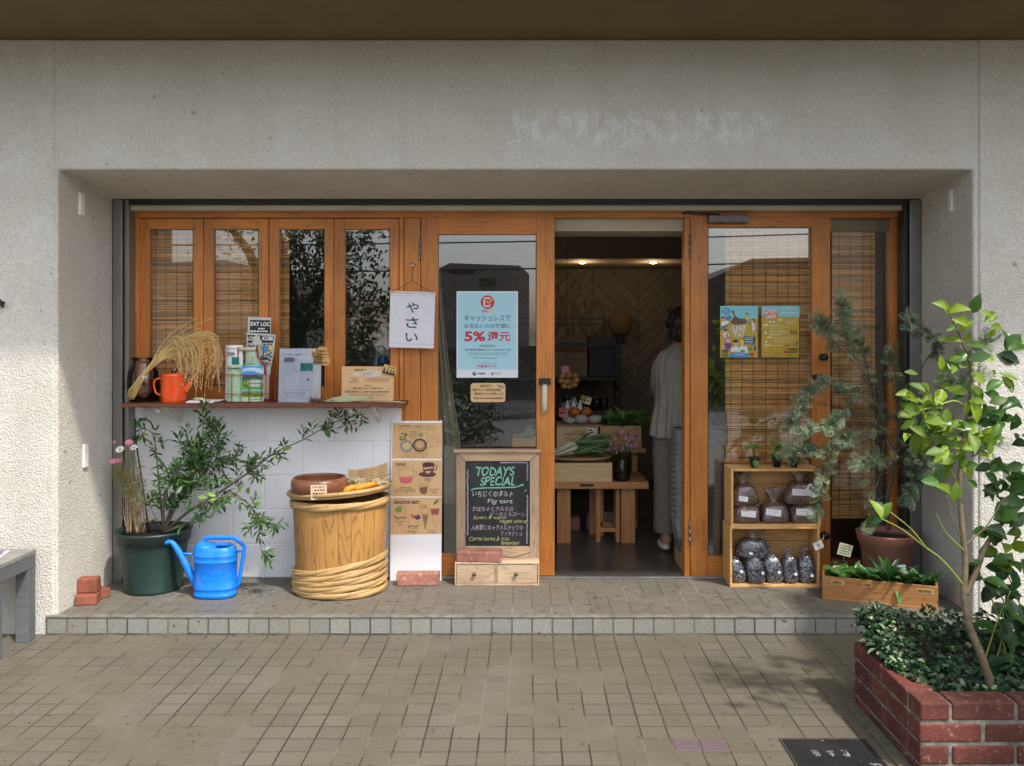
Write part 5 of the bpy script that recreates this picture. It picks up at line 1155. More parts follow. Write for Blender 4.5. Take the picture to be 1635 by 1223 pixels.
q = art(396, 506, .565, rot=1.5); q.back(37, 130, M_NEWS, t=.002); q.rect(3.5, 4.5, 36, 26, M_INK, 1); q.text('EAT LOC', 5, 7.5, 36, 14, M_PAPER, 3, bold=.02); q.scribble(17, 17, 27, 19.5, M_PAPER, 3); q.scribble(5, 21, 33, 24, M_PAPER, 3)
tag(q.build('newspaper', loc=at(414, 635, .565)), 'folded black and white newspaper headed EAT LOCAL behind the caddy', 'newspaper')
q = Art(at(393.5, 531.5, .545), Vector((1, 0, 0)) / S(.545), Vector((0, 0, -1)) / S(.545))
fpts = [(0, 0), (24, 1), (46.5, 3), (44, 30), (39, 55), (34, 105), (2, 105)]
q.add([q.P(x, y, 0) for x, y in fpts] + [q.P(x, y, -4) for x, y in fpts], [tuple(range(7)), tuple(range(13, 6, -1))] + [(i, i + 7, (i + 1) % 7 + 7, (i + 1) % 7) for i in range(7)], M_NEWS)
q.poly([(1, 3), (44.5, 5), (43, 16), (2, 16)], M_INK, 1); q.text('LOCAL KOBE', 2, 5.5, 43, 12, M_PAPER, 3, bold=.02)
q.poly([(2, 17), (43, 17), (41, 36), (38, 55), (3, 55)], mat('newspaper photo', (.5, .5, .46), (.03, .03, .03), .8, nscale=(90, 90, 120), contrast=(.46, .54)), 2)
q.poly([(28, 20), (33, 20), (35, 30), (27, 31)], M_PBLUE, 3); q.poly([(38, 20), (42, 20), (41, 28), (37, 28)], M_YEL, 3)
q.rect(23, 39, 34, 43, M_INK, 4); q.poly([(13, 6), (17, 1.5), (27, 19), (8, 19)], M_NEWS, 4)
tag(q.build('newspaper', loc=at(415, 635, .545)), 'folded newspaper with LOCAL KOBE over a crowd photo, in front of the other newspaper', 'newspaper')
# acrylic stand with notice
q = art(446.5, 556.5, .515, lean=.10); q.back(67, 85, M_PAPER, t=.002)
sheet = q
q.rect(2, 0.5, 54, 84, mat('lilac paper', (.80, .80, .93), None, .7), 1)
q.scribble(5, 9, 27, 10.6, M_GREYINK, 2); q.scribble(28, 8.5, 36, 11, M_INK, 2); q.scribble(37, 9, 46, 10, M_GREYINK, 2)
q.poly([(8, 14), (22, 14), (26, 18), (22, 22), (7, 22)], M_GREYINK, 2); q.rect(34, 23, 54, 36, mat('teal block', (0.0, .24, .19), None, .5), 2)
for i in range(4): q.scribble(7, 25 + i * 3, 28, 25.9 + i * 3, mat('pale ink', (.42, .42, .50), None, .6), 2)
q.line([(7, 36), (53, 36), (53, 65), (7, 65), (7, 36)], .35, M_GREYINK, 3); q.line([(33, 36), (33, 64)], .35, M_GREYINK, 3)
for i in range(6): q.scribble(10, 39 + i * 4, 30, 40 + i * 4, MATS['pale ink'], 2); q.scribble(35, 39 + i * 4, 50, 40 + i * 4, MATS['pale ink'], 2)
q.ell(46.5, 49.5, 2.6, 2.2, M_GREYINK, 3); q.ell(46.5, 49.2, 1.2, 1, M_RED, 4)
q.line([(5, 67), (53, 67), (53, 80), (5, 80), (5, 67)], .35, M_GREYINK, 3)
for i in range(3): q.scribble(10, 69 + i * 3.4, 42, 70.6 + i * 3.4, M_GREYINK, 2)
ac = thing('notice_stand', at(480, 641, .515), 'white notice with a teal block in a clear acrylic stand on the shelf', 'stand')
q.build('sheet', ac)
q = art(443, 555.5, .508, lean=.10); q.back(72, 87.5, M_CLEAR, t=.0018); q.build('acrylic_front', ac)
q = MB(); q.box(X(444, .5), X(514, .5), .49, .60, zsh, zsh + .003, M_CLEAR); q.build('acrylic_foot', ac)
def ragged(pts, px, py, y, m, name, lab, cat_, lines, rot=0):
    q = art(px, py, y, rot=rot); n = len(pts)
    q.add([q.P(a_, b_, 0) for a_, b_ in pts] + [q.P(a_, b_, -5) for a_, b_ in pts], [tuple(range(n)), tuple(range(2*n-1, n-1, -1))] + [(i, i + n, (i+1) % n + n, (i+1) % n) for i in range(n)], m)
    for l_ in lines: l_(q)
    return tag(q.build(name, loc=q.P(pts[0][0], pts[0][1], 0)), lab, cat_)
M_TAG = mat('yellow kraft card', (0.60, 0.36, 0.12), (0.52, 0.30, 0.09), .7, nscale=30)
ragged([(0, 5), (9, 3.5), (12, 0), (20, -.5), (24, 1), (23.5, 6), (27, 10), (26, 14), (29, 20), (30, 26), (25, 30), (14, 28.5), (6, 30.5), (3, 27), (4, 20), (0, 14)], 498.5, 552.5, .506, M_TAG, 'note_card', 'ragged yellow note card clipped to the top right of the acrylic stand', 'card',
       [lambda q: q.text('Organic', 5, 4.5, 22, 9, M_INK, 3, bold=.02, slant=.2), lambda q: q.text('Vegetables', 8, 10, 25, 14, M_INK, 3, slant=.2), lambda q: q.scribble(5, 16, 23, 18, M_INK, 3), lambda q: q.scribble(8, 20, 20, 21.5, M_INK, 3), lambda q: q.scribble(6, 24, 26, 26.5, M_INK, 3), lambda q: q.hoop(4, 6, 2, 2, .5, M_PAPER, 3)], 4)
# kraft lunch menu
q = art(546, 585, .54, lean=.08); q.back(83, 54.5, M_KRAFT, t=.002)
q.text('神戸野菜のランチ', 20, 4, 61, 8, M_INK, 2, bold=.01); q.ell(48, 10.5, 18, 6, mat('cream label', (.60, .50, .40), None, .7), 3); q.ell(24, 13, 6.5, 3.3, MATS['cream label'], 3); q.text('ランチ', 36, 6, 52, 8.4, M_GREYINK, 4, wob=.2); q.text('¥850', 33, 9.5, 47, 14, M_GREYINK, 4, wob=.3)
q.line([(4, 10), (8, 7), (10, 4.5), (14, 6), (18, 3)], .5, M_PRICE, 2); q.line([(12, 8), (16, 4)], .5, M_PRICE, 2)
for (x0, x1, y) in ((15, 27, 18), (15, 27, 21.5), (10, 27, 24.5), (36, 76, 19), (38, 76, 22.5), (36, 47, 30)): q.scribble(x0, y, x1, y + 1.2, M_INK, 2)
q.text('・塩麹と粕汁と粕汁の5種菜おみそ', 16, 33, 65, 36.5, M_INK, 2); q.text('・野菜の味噌炒め', 4, 38.5, 28, 42, M_INK, 2); q.scribble(31, 39.5, 76, 41.5, M_INK, 2); q.text('・季節のキャロットラペとマヨネーズのサラダ', 11, 43.5, 69, 47, M_INK, 2); q.text('・漬物 (3種)', 31, 48.5, 50, 52, M_INK, 2)
tag(q.build('menu_card', loc=at(588, 640, .54)), 'kraft lunch menu card with a pale price label at the right end of the shelf', 'menu card')
q = art(613.5, 581, .525, rot=15); q.back(21.5, 14.5, M_TAG, t=.0015); q.rect(0.3, 11.8, 21, 14.2, M_INK, 1); q.scribble(7, 2.2, 18, 3.6, M_INK, 2)
for x in (2.5, 8, 13.5, 18): q.poly([(x - 1.8, 12), (x, 7.5 if x > 3 else 4), (x + 1.8, 12)], M_INK, 2); q.ell(x, 7, 1.1, 1.2, M_INK, 3)
tag(q.build('picture_card', loc=q.P(10, 14, 0)), 'tilted yellow card with black farmer silhouettes at the corner of the lunch menu', 'card')
# dried red seed heads and a leaf
M_SEED = mat('red brown seeds', (0.13, 0.035, 0.022), (0.20, 0.06, 0.03), .6, island=.2); M_HUSK = mat('dry green leaf', (0.30, 0.33, 0.18), (0.36, 0.36, 0.20), .7, nscale=30); M_HUSK2 = mat('straw stalk', (0.48, 0.40, 0.22), None, .7)
q = MB()
for i in range(420):
    t = rnd.random(); p = Vector((X(496 + 44 * t, .45), .44 + rnd.gauss(0, .014), zsh + .006 + abs(rnd.gauss(0, .012)) * (1 - .6 * t))); q.octa(p, Vector((rnd.gauss(0, 1), rnd.gauss(0, 1), rnd.gauss(0, .6))), .008, .0026, M_SEED)
q.tube([(X(530, .45), .44, zsh + .008), (X(640, .45), .45, zsh + .006)], .0025, M_HUSK2, 6)
tag(q.build('seed_head', loc=(X(518, .45), .44, zsh)), 'dried red brown seed head lying at the foot of the notice stand', 'seed head')
q = MB(); q.leaf((X(514, .425), .42, zsh + .008), Vector((1, .05, .12)), Vector((0, -.8, .6)), (595 - 514) / S(.42), .045, M_HUSK, curl=.12, fold=.2); q.tube([(X(590, .43), .425, zsh + .01), (X(648, .43), .42, zsh + .004)], .0022, M_HUSK2, 6)
tag(q.build('dried_leaf', loc=(X(550, .425), .42, zsh)), 'long dried pale green leaf lying along the front edge of the shelf', 'leaf')

# ================================================================== cathedral-grain wood
# ================================================================== menu board
yb_ = .595
mbx, mby = 625, 672
a = art(mbx, mby, .648, lean=(.05) / ((935 - 672) / 1.0) * 281.0)
mt = thing('menu_board', (X(665, .6), .6, ZS), 'tall white board with three kraft drink and lunch menus, leaning on the post', 'menu board')
k_ = MB()
a.back(81, 263, M_PAPER, t=.004); a.build('board', mt)
def sheet_art(): q = Art(a.O, a.u, a.vv, a.n); return q
M_TEALR = mat('menu teal', (0.02, 0.22, 0.28), None, .6); M_PLUM = mat('menu plum', (0.10, 0.035, 0.04), None, .6); M_ROSE = mat('menu rose', (0.60, 0.12, 0.13), None, .6); M_COCOA = mat('menu cocoa', (0.22, 0.085, 0.045), None, .6); M_LEAFG = mat('menu green', (0.16, 0.28, 0.06), None, .6); M_PENC = mat('pencil brown', (0.25, 0.16, 0.09), None, .7); M_KRAFT3 = mat('kraft light', (0.56, 0.37, 0.18), None, .75); M_CARAM = mat('menu caramel', (0.33, 0.19, 0.08), None, .6)
q = sheet_art()
q.face([q.P(2, 3, 1), q.P(81, 3, 1), q.P(80.5, 60, 1), q.P(1.5, 60, 1)], M_KRAFT)
q.text('神戸野菜の日替わりランチ', 12, 6.5, 70, 11, M_PENC, 3, bold=.012); q.text('Today\'s lunch plate of Kobe vegetables', 12, 12.3, 70, 14, M_INK, 3)
q.line([(20, 17), (57, 18), (57, 49), (13, 47), (15, 34)], .5, M_PENC, 2)
for i in range(9): q.ell(19 + rnd.uniform(-5, 6), 25 + rnd.uniform(-6, 6), 3, 1.6, M_LEAFG, 3, 8)
q.ell(20.5, 26.5, 2, 2.4, M_ROSE, 4); q.hoop(35, 22, 6.5, 6.2, .8, M_PENC, 3); q.hoop(35, 22, 4.3, 4, .6, M_PENC, 3); q.line([(30, 20), (40, 24)], .6, M_LEAFG, 4); q.line([(31, 25), (39, 19)], .6, M_PENC, 4)
q.ell(47, 22.5, 4, 3.4, M_LEAFG, 3, 7); q.hoop(24.5, 40, 9.6, 9.2, 2.0, M_TEALR, 4); q.ell(24.5, 40, 7.6, 7.2, M_KRAFT3, 3); q.ell(24.5, 40.5, 4.2, 3.4, mat('rice drawing', (.55, .42, .20), None, .7), 4)
q.hoop(45.5, 38.5, 11.4, 10.8, 2.6, M_PLUM, 5); q.ell(45.5, 38.5, 9.2, 8.6, M_CARAM, 4); q.ell(45.5, 37.5, 6.5, 5.5, M_KRAFT3, 5); q.hoop(45.5, 37, 4, 3, .7, M_PENC, 6)
q.hoop(68, 30, 10, 9.3, .4, M_PENC, 2); q.line([(64, 39), (61.5, 43), (67, 39.5)], .4, M_PENC, 2); q.scribble(62, 25.5, 72, 27, M_ROSE, 3); q.scribble(61, 29, 75, 30, M_ROSE, 3); q.scribble(62, 32.5, 74, 33.4, M_PENC, 3)
q.scribble(18, 51, 60, 52.2, M_PENC, 3); q.text('¥ 950', 18, 54.3, 31, 58, M_PENC, 3); q.text('¥ 1,050', 41, 54.3, 58, 58, M_PENC, 3); q.scribble(13, 55, 16.5, 57, M_PENC, 3); q.scribble(34, 55, 39, 57, M_PENC, 3)
tag(q.build('menu_sheet', mt), 'kraft lunch menu sheet with a teal bowl and a plum bowl')
q = sheet_art()
q.face([q.P(1.5, 62.5, 1), q.P(80.5, 62.5, 1), q.P(80.8, 119.5, 1), q.P(.8, 119.5, 1)], M_KRAFT)
q.text('DRINK', 6.5, 66.5, 24.5, 71, M_INK, 3, bold=.02)
q.hoop(24, 75.5, 12.2, 2.6, .5, M_PENC, 3); q.line([(11.5, 75), (14.5, 95), (18, 98)], .5, M_PENC, 3); q.line([(36.5, 75), (33.5, 95), (31, 98)], .5, M_PENC, 3); q.line([(35.5, 80), (41, 81), (39.5, 88), (34.5, 90)], .5, M_PENC, 3)
q.poly([(13.8, 89), (18, 88), (23, 89.5), (29, 88), (34, 88.5), (33, 97), (28, 99), (20, 99), (15, 97)], M_ROSE, 3)
q.ell(58, 84.5, 14, 4.2, M_PLUM, 3); q.poly([(50, 68), (69, 68), (68, 79), (64, 84), (55, 84), (51, 79)], M_PLUM, 4); q.ell(59.5, 68.2, 9.6, 2.6, mat('menu coffee', (.06, .02, .02), None, .6), 5); q.poly([(51, 74), (67, 72.5), (67, 75), (52, 77)], M_KRAFT3, 5); q.poly([(54, 79.5), (64, 79), (62, 83), (56, 83)], M_KRAFT3, 5); q.line([(69, 70), (73.5, 71), (72, 77), (68.5, 78)], 1.3, M_PLUM, 4)
for (x0, x1, y) in ((50, 69, 87.5), (54, 64, 90.5), (53, 66, 92.5), (56, 63, 94.5)): q.scribble(x0, y, x1, y + 1.4, M_INK, 3)
q.poly([(45.5, 105), (58.5, 104), (57.5, 113), (54, 116), (49, 115.5), (46, 112)], M_COCOA, 3); q.hoop(52, 100.5, 7, 1.6, .4, M_PENC, 3); q.line([(45, 100), (46, 106)], .4, M_PENC, 3); q.line([(59, 100), (58.5, 106)], .4, M_PENC, 3)
for (x0, x1, y) in ((14, 33, 105), (10, 38, 107.5), (6, 40, 110.5), (22, 27, 113), (62, 76, 107.5), (65, 74, 111), (66, 73, 113.5)): q.scribble(x0, y, x1, y + 1.3, M_INK, 3)
tag(q.build('menu_sheet', mt), 'kraft drink sheet headed DRINK with a pink drink and a plum cup')
q = sheet_art()
q.face([q.P(.8, 121.5, 1), q.P(80.8, 121, 1), q.P(81, 178.5, 1), q.P(.2, 179.5, 1)], M_KRAFT)
q.text('SEASONS BEST', 5, 126, 47, 131, M_INK, 3, bold=.025)
q.line([(5, 141), (6, 152), (10, 156), (20, 156), (25, 151), (24, 138), (16, 134), (6, 140)], .5, M_PENC, 3); q.ell(13, 140, 5.4, 4.6, M_LEAFG, 4, 11); q.line([(6, 150), (12, 154), (18, 151.5), (25, 153.5)], 1.3, M_PLUM, 4)
for (x0, x1, y) in ((6, 24, 158.5), (11, 19, 161.5), (13, 18, 164), (27, 43, 173.5), (33, 39, 176), (46, 58, 133), (46, 58, 136), (60, 72, 172.5), (59, 72, 175.5)): q.scribble(x0, y, x1, y + 1.3, M_INK, 3)
for (x, y, m_) in ((34, 149, M_ROSE), (36.5, 152, M_ROSE), (39.5, 151, M_RED), (44, 150, M_NAVY), (45.5, 153, M_PLUM), (41.5, 154, M_NAVY)): q.ell(x, y, 2.4, 2.2, m_, 4, 10)
q.line([(28, 154), (28, 166), (32, 170), (42, 170), (46, 162), (42, 158)], .5, M_PENC, 3); q.line([(28, 168), (34, 165), (40, 167.5), (44, 165)], 1.3, M_PLUM, 4)
q.poly([(50, 148), (60, 147), (58, 159), (52, 159)], mat('menu mocha', (.27, .14, .08), None, .6), 4); q.poly([(52, 159), (58, 159), (56, 171), (54.5, 171)], M_CARAM, 4); q.hoop(55, 143, 6.5, 6, .4, M_PENC, 3)
q.poly([(63.5, 139), (77, 138), (75.5, 148), (65, 148.5)], mat('menu berry', (.30, .085, .075), None, .6), 4); q.line([(63, 138), (70, 167), (73, 167), (77.5, 138)], .5, M_PENC, 3); q.poly([(68, 130), (74, 124), (77, 124), (73, 130), (69, 132)], mat('menu mint', (.03, .14, .07), None, .6), 4)
tag(q.build('menu_sheet', mt), 'kraft dessert sheet headed SEASONS BEST with parfaits and berries')
M_BRICKP = brick_wear('pink worn brick', (0.33, 0.135, 0.095), (0.27, 0.11, 0.08), (0.46, 0.38, 0.32), .56)
M_BRICKR = brick_wear('orange red brick', (0.25, 0.075, 0.042), (0.19, 0.052, 0.03), (0.38, 0.20, 0.14), .60)
def brick(c, size, rot, m, lab):
    q = MB(); q.obox((0, 0, size[2] / 2), size, (0, 0, 0), m)
    for i, v in enumerate(q.v): v += Vector((rnd.gauss(0, .002), rnd.gauss(0, .002), 0))
    R_ = Euler(rot).to_matrix(); q.v = [R_ @ v + Vector(c) for v in q.v]
    o = q.build('brick', loc=c, bevel=.007, seg=3); return tag(o, lab, 'brick')
brick((X(668, .53), .53, ZS), (.235, .075, .068), (0, 0, .02), M_BRICKP, 'pale worn brick holding the foot of the white menu board')

# ================================================================== chalkboard with drawers
M_OLDW = grain_mat('weathered wood', (0.50, 0.35, 0.225), (0.36, 0.24, 0.15), (0.19, 0.115, 0.065), (28, 28, 3), 6, .7, .16, .6)
M_OLDWH = grain_mat('weathered rail', (0.54, 0.39, 0.255), (0.40, 0.275, 0.17), (0.21, 0.13, 0.075), (3, 28, 28), 6, .7, .16, .5)
M_SLATEB = mat('chalkboard black', (0.018, 0.020, 0.022), (0.045, 0.047, 0.048), .8, nscale=(9, 9, 6), contrast=(.4, .85))
M_CHG = mat('green chalk', (0.26, 0.58, 0.44), (0.14, 0.36, 0.27), .9, nscale=190, contrast=(.4, .6)); M_CHW = mat('white chalk line', (0.68, 0.68, 0.66), (0.36, 0.36, 0.35), .9, nscale=170, contrast=(.4, .62)); M_CHY = mat('yellow chalk', (0.62, 0.62, 0.26), (0.36, .36, .15), .9, nscale=170, contrast=(.4, .62)); M_CHL = mat('lilac chalk', (0.46, 0.38, 0.48), (0.16, .13, .17), .9, nscale=200, contrast=(.42, .58)); M_CHP = mat('pink chalk', (0.62, 0.46, 0.58), (.34, .25, .32), .9, nscale=170, contrast=(.4, .62))
cb = thing('chalkboard', (X(793, .56), .57, ZS), 'TODAY\'S SPECIAL chalkboard in a weathered wooden frame with two small drawers below', 'chalkboard')
yc = .612
q = MB()
def hexf(mb, pf, y0, y1, m):                              # prism from a front polygon in px
    n = len(pf); f = [at(x, y, y0) for x, y in pf]; b = [Vector((p.x, y1, p.z)) for p in f]
    mb.add(f + b, [tuple(range(n)), tuple(range(2*n-1, n-1, -1))] + [(i, i+n, (i+1) % n + n, (i+1) % n) for i in range(n)], m)
hexf(q, [(728.5, 722.6), (743, 736.5), (743, 872), (728.5, 898)], yc, yc + .032, M_OLDW)
hexf(q, [(861, 722.6), (846, 736.5), (846, 872), (846, 898), (861, 898)], yc, yc + .032, M_OLDW)
hexf(q, [(729.2, 722.3), (860.4, 722.3), (845.4, 736.2), (743.6, 736.2)], yc + .001, yc + .031, M_OLDWH)
hexf(q, [(743.3, 872.3), (845.7, 872.3), (845.7, 898), (729.5, 898)], yc + .001, yc + .031, M_OLDWH)
q.box(X(724.5, yc), X(864, yc), yc - .018, yc + .036, Z(722, yc), Z(717.5, yc), M_OLDWH)
q.build('frame', cb, bevel=.0022)
a = art(743, 736, yc + .010); a.back(103, 136.5, M_SLATEB, t=.006)
a.text("TODAY'S", 15, 8.7, 77, 24, M_CHG, 2, bold=.02, slant=.16, wob=.7); a.text('SPECIAL', 23, 25, 79, 39.5, M_CHG, 2, bold=.02, slant=.16, wob=.7)
a.line([(9, 46.5), (14, 44.2), (30, 43), (60, 42.5), (78, 42), (86, 40), (92, 37.2)], 2.0, M_CHG, 2); a.ell(91, 38, 2, 1.6, M_CHG, 3)
def chalk(s, x0, y0, x1, y1, m, b=.004, sl=.1): a.text(s, x0, y0, x1, y1, m, 2, bold=b, slant=sl, wob=.45)
chalk('いちじくのタルト', 11, 47.5, 76, 57, M_CHW); chalk('Fig tart', 35, 60.5, 75, 69.5, M_CHW, .003, .15)
chalk('かぼちゃとクルミの', 11, 72.5, 76, 80.5, M_CHP); chalk('ビーガンスコーン', 40, 81.5, 95, 88, M_CHP)
chalk('Squash & walnut', 12.5, 87.3, 65, 94.3, M_CHY, .003, .15); chalk('vegan scone', 54, 94.5, 97, 101, M_CHY, .003, .15)
chalk('人参葉とキャラメルナッツの', 9, 101.8, 92, 110.5, M_CHP); chalk('フィナンシェ', 56, 112.5, 91, 119.5, M_CHP)
chalk('Carrot leaves & nuts', 6, 120.3, 69, 127, M_CHY, .003, .15); chalk('financier', 56.5, 127.3, 87, 133.5, M_CHY, .003, .15)
for p0, p1 in (((3.6, 14), (3.8, 118)), ((99.3, 3), (98.8, 31)), ((99.2, 54), (98.2, 132)), ((55, 2.6), (99, 2.2))):
    n = 26
    pts = [(p0[0] + (p1[0] - p0[0]) * i / n + rnd.uniform(-.5, .5), p0[1] + (p1[1] - p0[1]) * i / n) for i in range(n + 1)]; a.line(pts, 2.2, M_CHL, 2)
a.line([(95, 49), (97.5, 45.5)], .9, M_CHW, 2)
a.build('slate', cb)
q = MB(); zd0, zd1 = ZS, Z(898.5, .5)
q.box(X(726, .5), X(861, .5), .502, .645, zd0, zd0 + .010, M_OLDWH); q.box(X(726, .5), X(861, .5), .502, .645, zd1 - .008, zd1, M_OLDWH)
for px in (726, 790.5, 858.5): q.box(X(px, .5), X(px + 2.5, .5), .5025, .6445, zd0 + .0105, zd1 - .0085, M_OLDW)
q.box(X(728.5, .5), X(858.5, .5), .62, .64, zd0 + .0105, zd1 - .0085, M_OLDW)
q.build('drawer_case', cb, bevel=.0015)
for (x0, x1, kx_) in ((729.2, 789.8, 757.5), (793.8, 857.8, 824)):
    q = MB(); q.box(X(x0, .5), X(x1, .5), .506, .618, zd0 + .0125, zd1 - .0105, M_OLDWH); d_ = q.build('drawer', cb, bevel=.002)
    q = MB(); p = at(kx_, 916, .506); q.lathe([(.006, 0), (.0055, .008), (.011, .014), (.011, .018), (.001, .023)], p, mat('brass knob', (0.13, 0.10, 0.06), None, .4, metal=.7), 16, rot=Matrix.Rotation(math.radians(90), 3, 'X')); q.build('knob', d_)
brick((X(765.5, .545), .548, zd1), (.25, .088, .058), (0, 0, -.03), M_BRICKP, 'pinkish brick lying on the ledge of the chalkboard above the left drawer')
q = MB(); q.tube([(X(803, .56), .555, zd1 + .02), (X(818, .56), .56, zd1 + .012), (X(846, .56), .58, zd1 + .036)], .0022, M_DARKSTEEL, 6); tag(q.build('wire', loc=(X(820, .56), .56, zd1)), 'thin bent wire beside the brick on the chalkboard ledge', 'wire')

# ================================================================== wooden tub with bowl and tray
M_STAVE = grain_mat('tub stave', (0.46, 0.245, 0.072), (0.36, 0.175, 0.045), (0.12, 0.05, 0.015), (13, 13, 2.0), 8, .5, .10, .62)
M_HOOP = grain_mat('split bamboo hoop', (0.52, 0.34, 0.14), (0.40, 0.245, 0.09), (0.13, 0.07, 0.024), (5, 5, 95), 8, .5, .18, .75)
TC = Vector((X(543, .43), .43, ZS)); ey = .84
tub = thing('wooden_tub', TC, 'large wooden tub bound with thick twisted bamboo hoops, on the tiled step', 'tub')
q = MB(); ns = 22; hT = .505
for i in range(ns):
    a0, a1 = 2*math.pi*(i + .012)/ns, 2*math.pi*(i + .988)/ns; vs = []
    for z, r in ((0, .232), (.25, .243), (hT, .254)):
        for rr in (r, r - .014):
            for j in range(4):
                t = a0 + (a1 - a0) * j / 3; vs.append(TC + Vector((rr * math.cos(t), rr * ey * math.sin(t), z)))
    fs = []
    for l in range(2):
        for j in range(3): o1, o2 = l*8 + j, (l+1)*8 + j; fs += [(o1, o1+1, o2+1, o2), (o1+4, o2+4, o2+5, o1+5)]
        fs += [(l*8, (l+1)*8, (l+1)*8+4, l*8+4), (l*8+3, l*8+7, (l+1)*8+7, (l+1)*8+3)]
    fs += [(16+j, 16+j+1, 20+j+1, 20+j) for j in range(3)]
    q.add(vs, fs, M_STAVE)
q.build('staves', tub)
q = MB(); q.lathe([(.001, .49), (.24, .49)], TC, M_STAVE, 40, sy=ey, cap0=False); q.build('top_board', tub)
def hoop(z, r, tilt, rad, ph, strands=2):
    q = MB(); n = 90
    for s_ in range(strands):
        pts = []
        for i in range(n + 1):
            t = 2 * math.pi * i / n; tw = t * 2 + ph + s_ * 2 * math.pi / strands
            rr = r + .006 * math.cos(tw); p = Vector((rr * math.cos(t), rr * ey * math.sin(t), z + rad * 1.35 * math.sin(tw) + tilt * rr * math.cos(t))); pts.append(TC + p)
        q.tube(pts, [rad * (.9 + .12 * math.sin(i * .6 + ph)) for i in range(n + 1)], M_HOOP, 8, flat=2.1)
    return q
hoop(.487, .261, .03, .0066, .4, 3).build('hoop', tub)
for (z, tl, ph) in ((.152, .17, .2), (.118, .125, 1.6), (.088, .085, 3.0), (.056, .045, 4.1), (.0235, .0, 5.2)):
    hoop(z, .247, tl, .0066, ph, 3).build('hoop', tub)
TRC = TC + Vector((0, -.0, .515)); Rt = Matrix.Rotation(math.radians(-4.5), 3, 'Y')
tr = thing('bamboo_tray', TRC, 'round woven bamboo tray tilted on top of the wooden tub', 'tray')
q = MB(); q.lathe([(.01, .0), (.20, .004), (.255, .022), (.272, .045)], TRC, M_WICKER, 60, sy=ey, rot=Rt); q.lathe([(.272, .045), (.262, .046), (.25, .026), (.19, .010), (.005, .007)], TRC, M_WICKER, 60, sy=ey, rot=Rt, cap0=False); q.build('weave', tr)
q = MB(); q.ring(TRC + Vector((0, 0, .04)), .275, .275 * ey, .0115, M_HOOP, 72, 8, Rt, .001); q.ring(TRC + Vector((0, 0, .026)), .268, .268 * ey, .008, M_HOOP, 72, 8, Rt, .001, 1); q.build('rim', tr)
M_BOWL = grain_mat('brown bowl wood', (0.24, 0.095, 0.045), (0.16, 0.058, 0.026), (0.06, 0.02, 0.01), (10, 10, 22), 4, .35, .0, .55)
BC = TC + Vector((X(511, .37) - TC.x, -.075, .530))
bw_ = thing('wooden_bowl', BC, 'dark brown wooden bowl with a paper price tag on the bamboo tray', 'bowl')
q = MB(); q.lathe([(.10, 0), (.128, .008), (.146, .035), (.150, .06), (.146, .085), (.138, .097), (.132, .097), (.138, .08), (.14, .06), (.134, .035), (.11, .016), (.001, .014)], BC, M_BOWL, 52); q.build('bowl', bw_)
a = Art(BC + Vector((-.010, -.1505, .078)), Vector((1, .05, .03)) / 300, Vector((0.03, -.02, -1)) / 300); a.back(25, 23, mat('salmon tag', (.60, .42, .28), None, .7), t=.001)
for i, y in enumerate((2, 7, 12, 17)): a.scribble(3 + i % 2 * 3, y, 22, y + 3, M_INK if i else M_PENC, 2)
a.build('price_tag', bw_)
M_SQUASH = mat('orange squash', (0.78, 0.33, 0.015), (0.66, 0.24, 0.01), .45, nscale=30); M_CHIP = mat('pale dried slices', (0.74, 0.64, 0.40), (0.62, .52, .29), .7, island=.2)
for i, (px, dx) in enumerate(((562, .0), (572, .006), (582, .0), (592, -.004))):
    c_ = Vector((X(px, .36), .345 + .01 * (i % 2), TRC.z + .048 + .006 * i)); q = MB(); q.tube([c_ + Vector((-.045, -.02, -.012)), c_ + Vector((-.02, -.01, 0)), c_ + Vector((.015, .005, .008)), c_ + Vector((.045, .02, .006))], [.012, .017, .016, .006], M_SQUASH, 12)
    tag(q.build('squash', loc=c_), 'long orange squash beside the bowl on the bamboo tray', 'squash', 'orange squashes on the tray')
for (px, nn, lab, lift, yy) in ((570, 30, 'little heap of pale dried slices behind the orange squashes', .072, .43), (607, 44, 'heap of pale dried slices at the right of the bamboo tray', .070, .40)):
    q = MB(); c_ = Vector((X(px, yy), yy, TRC.z + lift))
    for i in range(nn):
        p = c_ + Vector((rnd.gauss(0, .024), rnd.gauss(0, .018), rnd.uniform(-.012, .016))); q.obox(p, (rnd.uniform(.04, .07), .010, .005), (rnd.uniform(-.5, .5), rnd.uniform(-.7, .3), rnd.uniform(-.9, .9)), M_CHIP)
    q.obox(c_ - Vector((0, 0, .025)), (.06, .05, .03), (0, 0, 0), M_CHIP)
    tag(q.build('dried_slices', loc=c_), lab, 'slices')
# folded menu sheet standing at the back of the tray
q = MB(); y_ = .575
fold = [(556, 749, 783, y_), (569, 750, 783, y_ + .012), (588, 747, 782, y_ - .006), (601, 744.5, 781, y_ + .008), (618.5, 738, 778, y_ - .004)]
vs = []
for (px, t0, t1, yy) in fold: vs += [at(px, t0, yy), at(px, t1, yy)]
q.add(vs, [(2*i, 2*i+2, 2*i+3, 2*i+1) for i in range(4)], M_KRAFT)
for i in range(4):
    for r_ in range(7):
        t = (r_ + 1) / 8.5
        A_, B_ = vs[2*i].lerp(vs[2*i+1], t), vs[2*i+2].lerp(vs[2*i+3], t)
        s0, s1 = rnd.uniform(.1, .25), rnd.uniform(.5, .9); p0, p1 = A_.lerp(B_, s0), A_.lerp(B_, s1); o_ = Vector((0, -.0008, 0)); h_ = Vector((0, 0, -.0028))
        q.add([p0 + o_, p1 + o_, p1 + o_ + h_, p0 + o_ + h_], [(0, 1, 2, 3)], M_PENC)
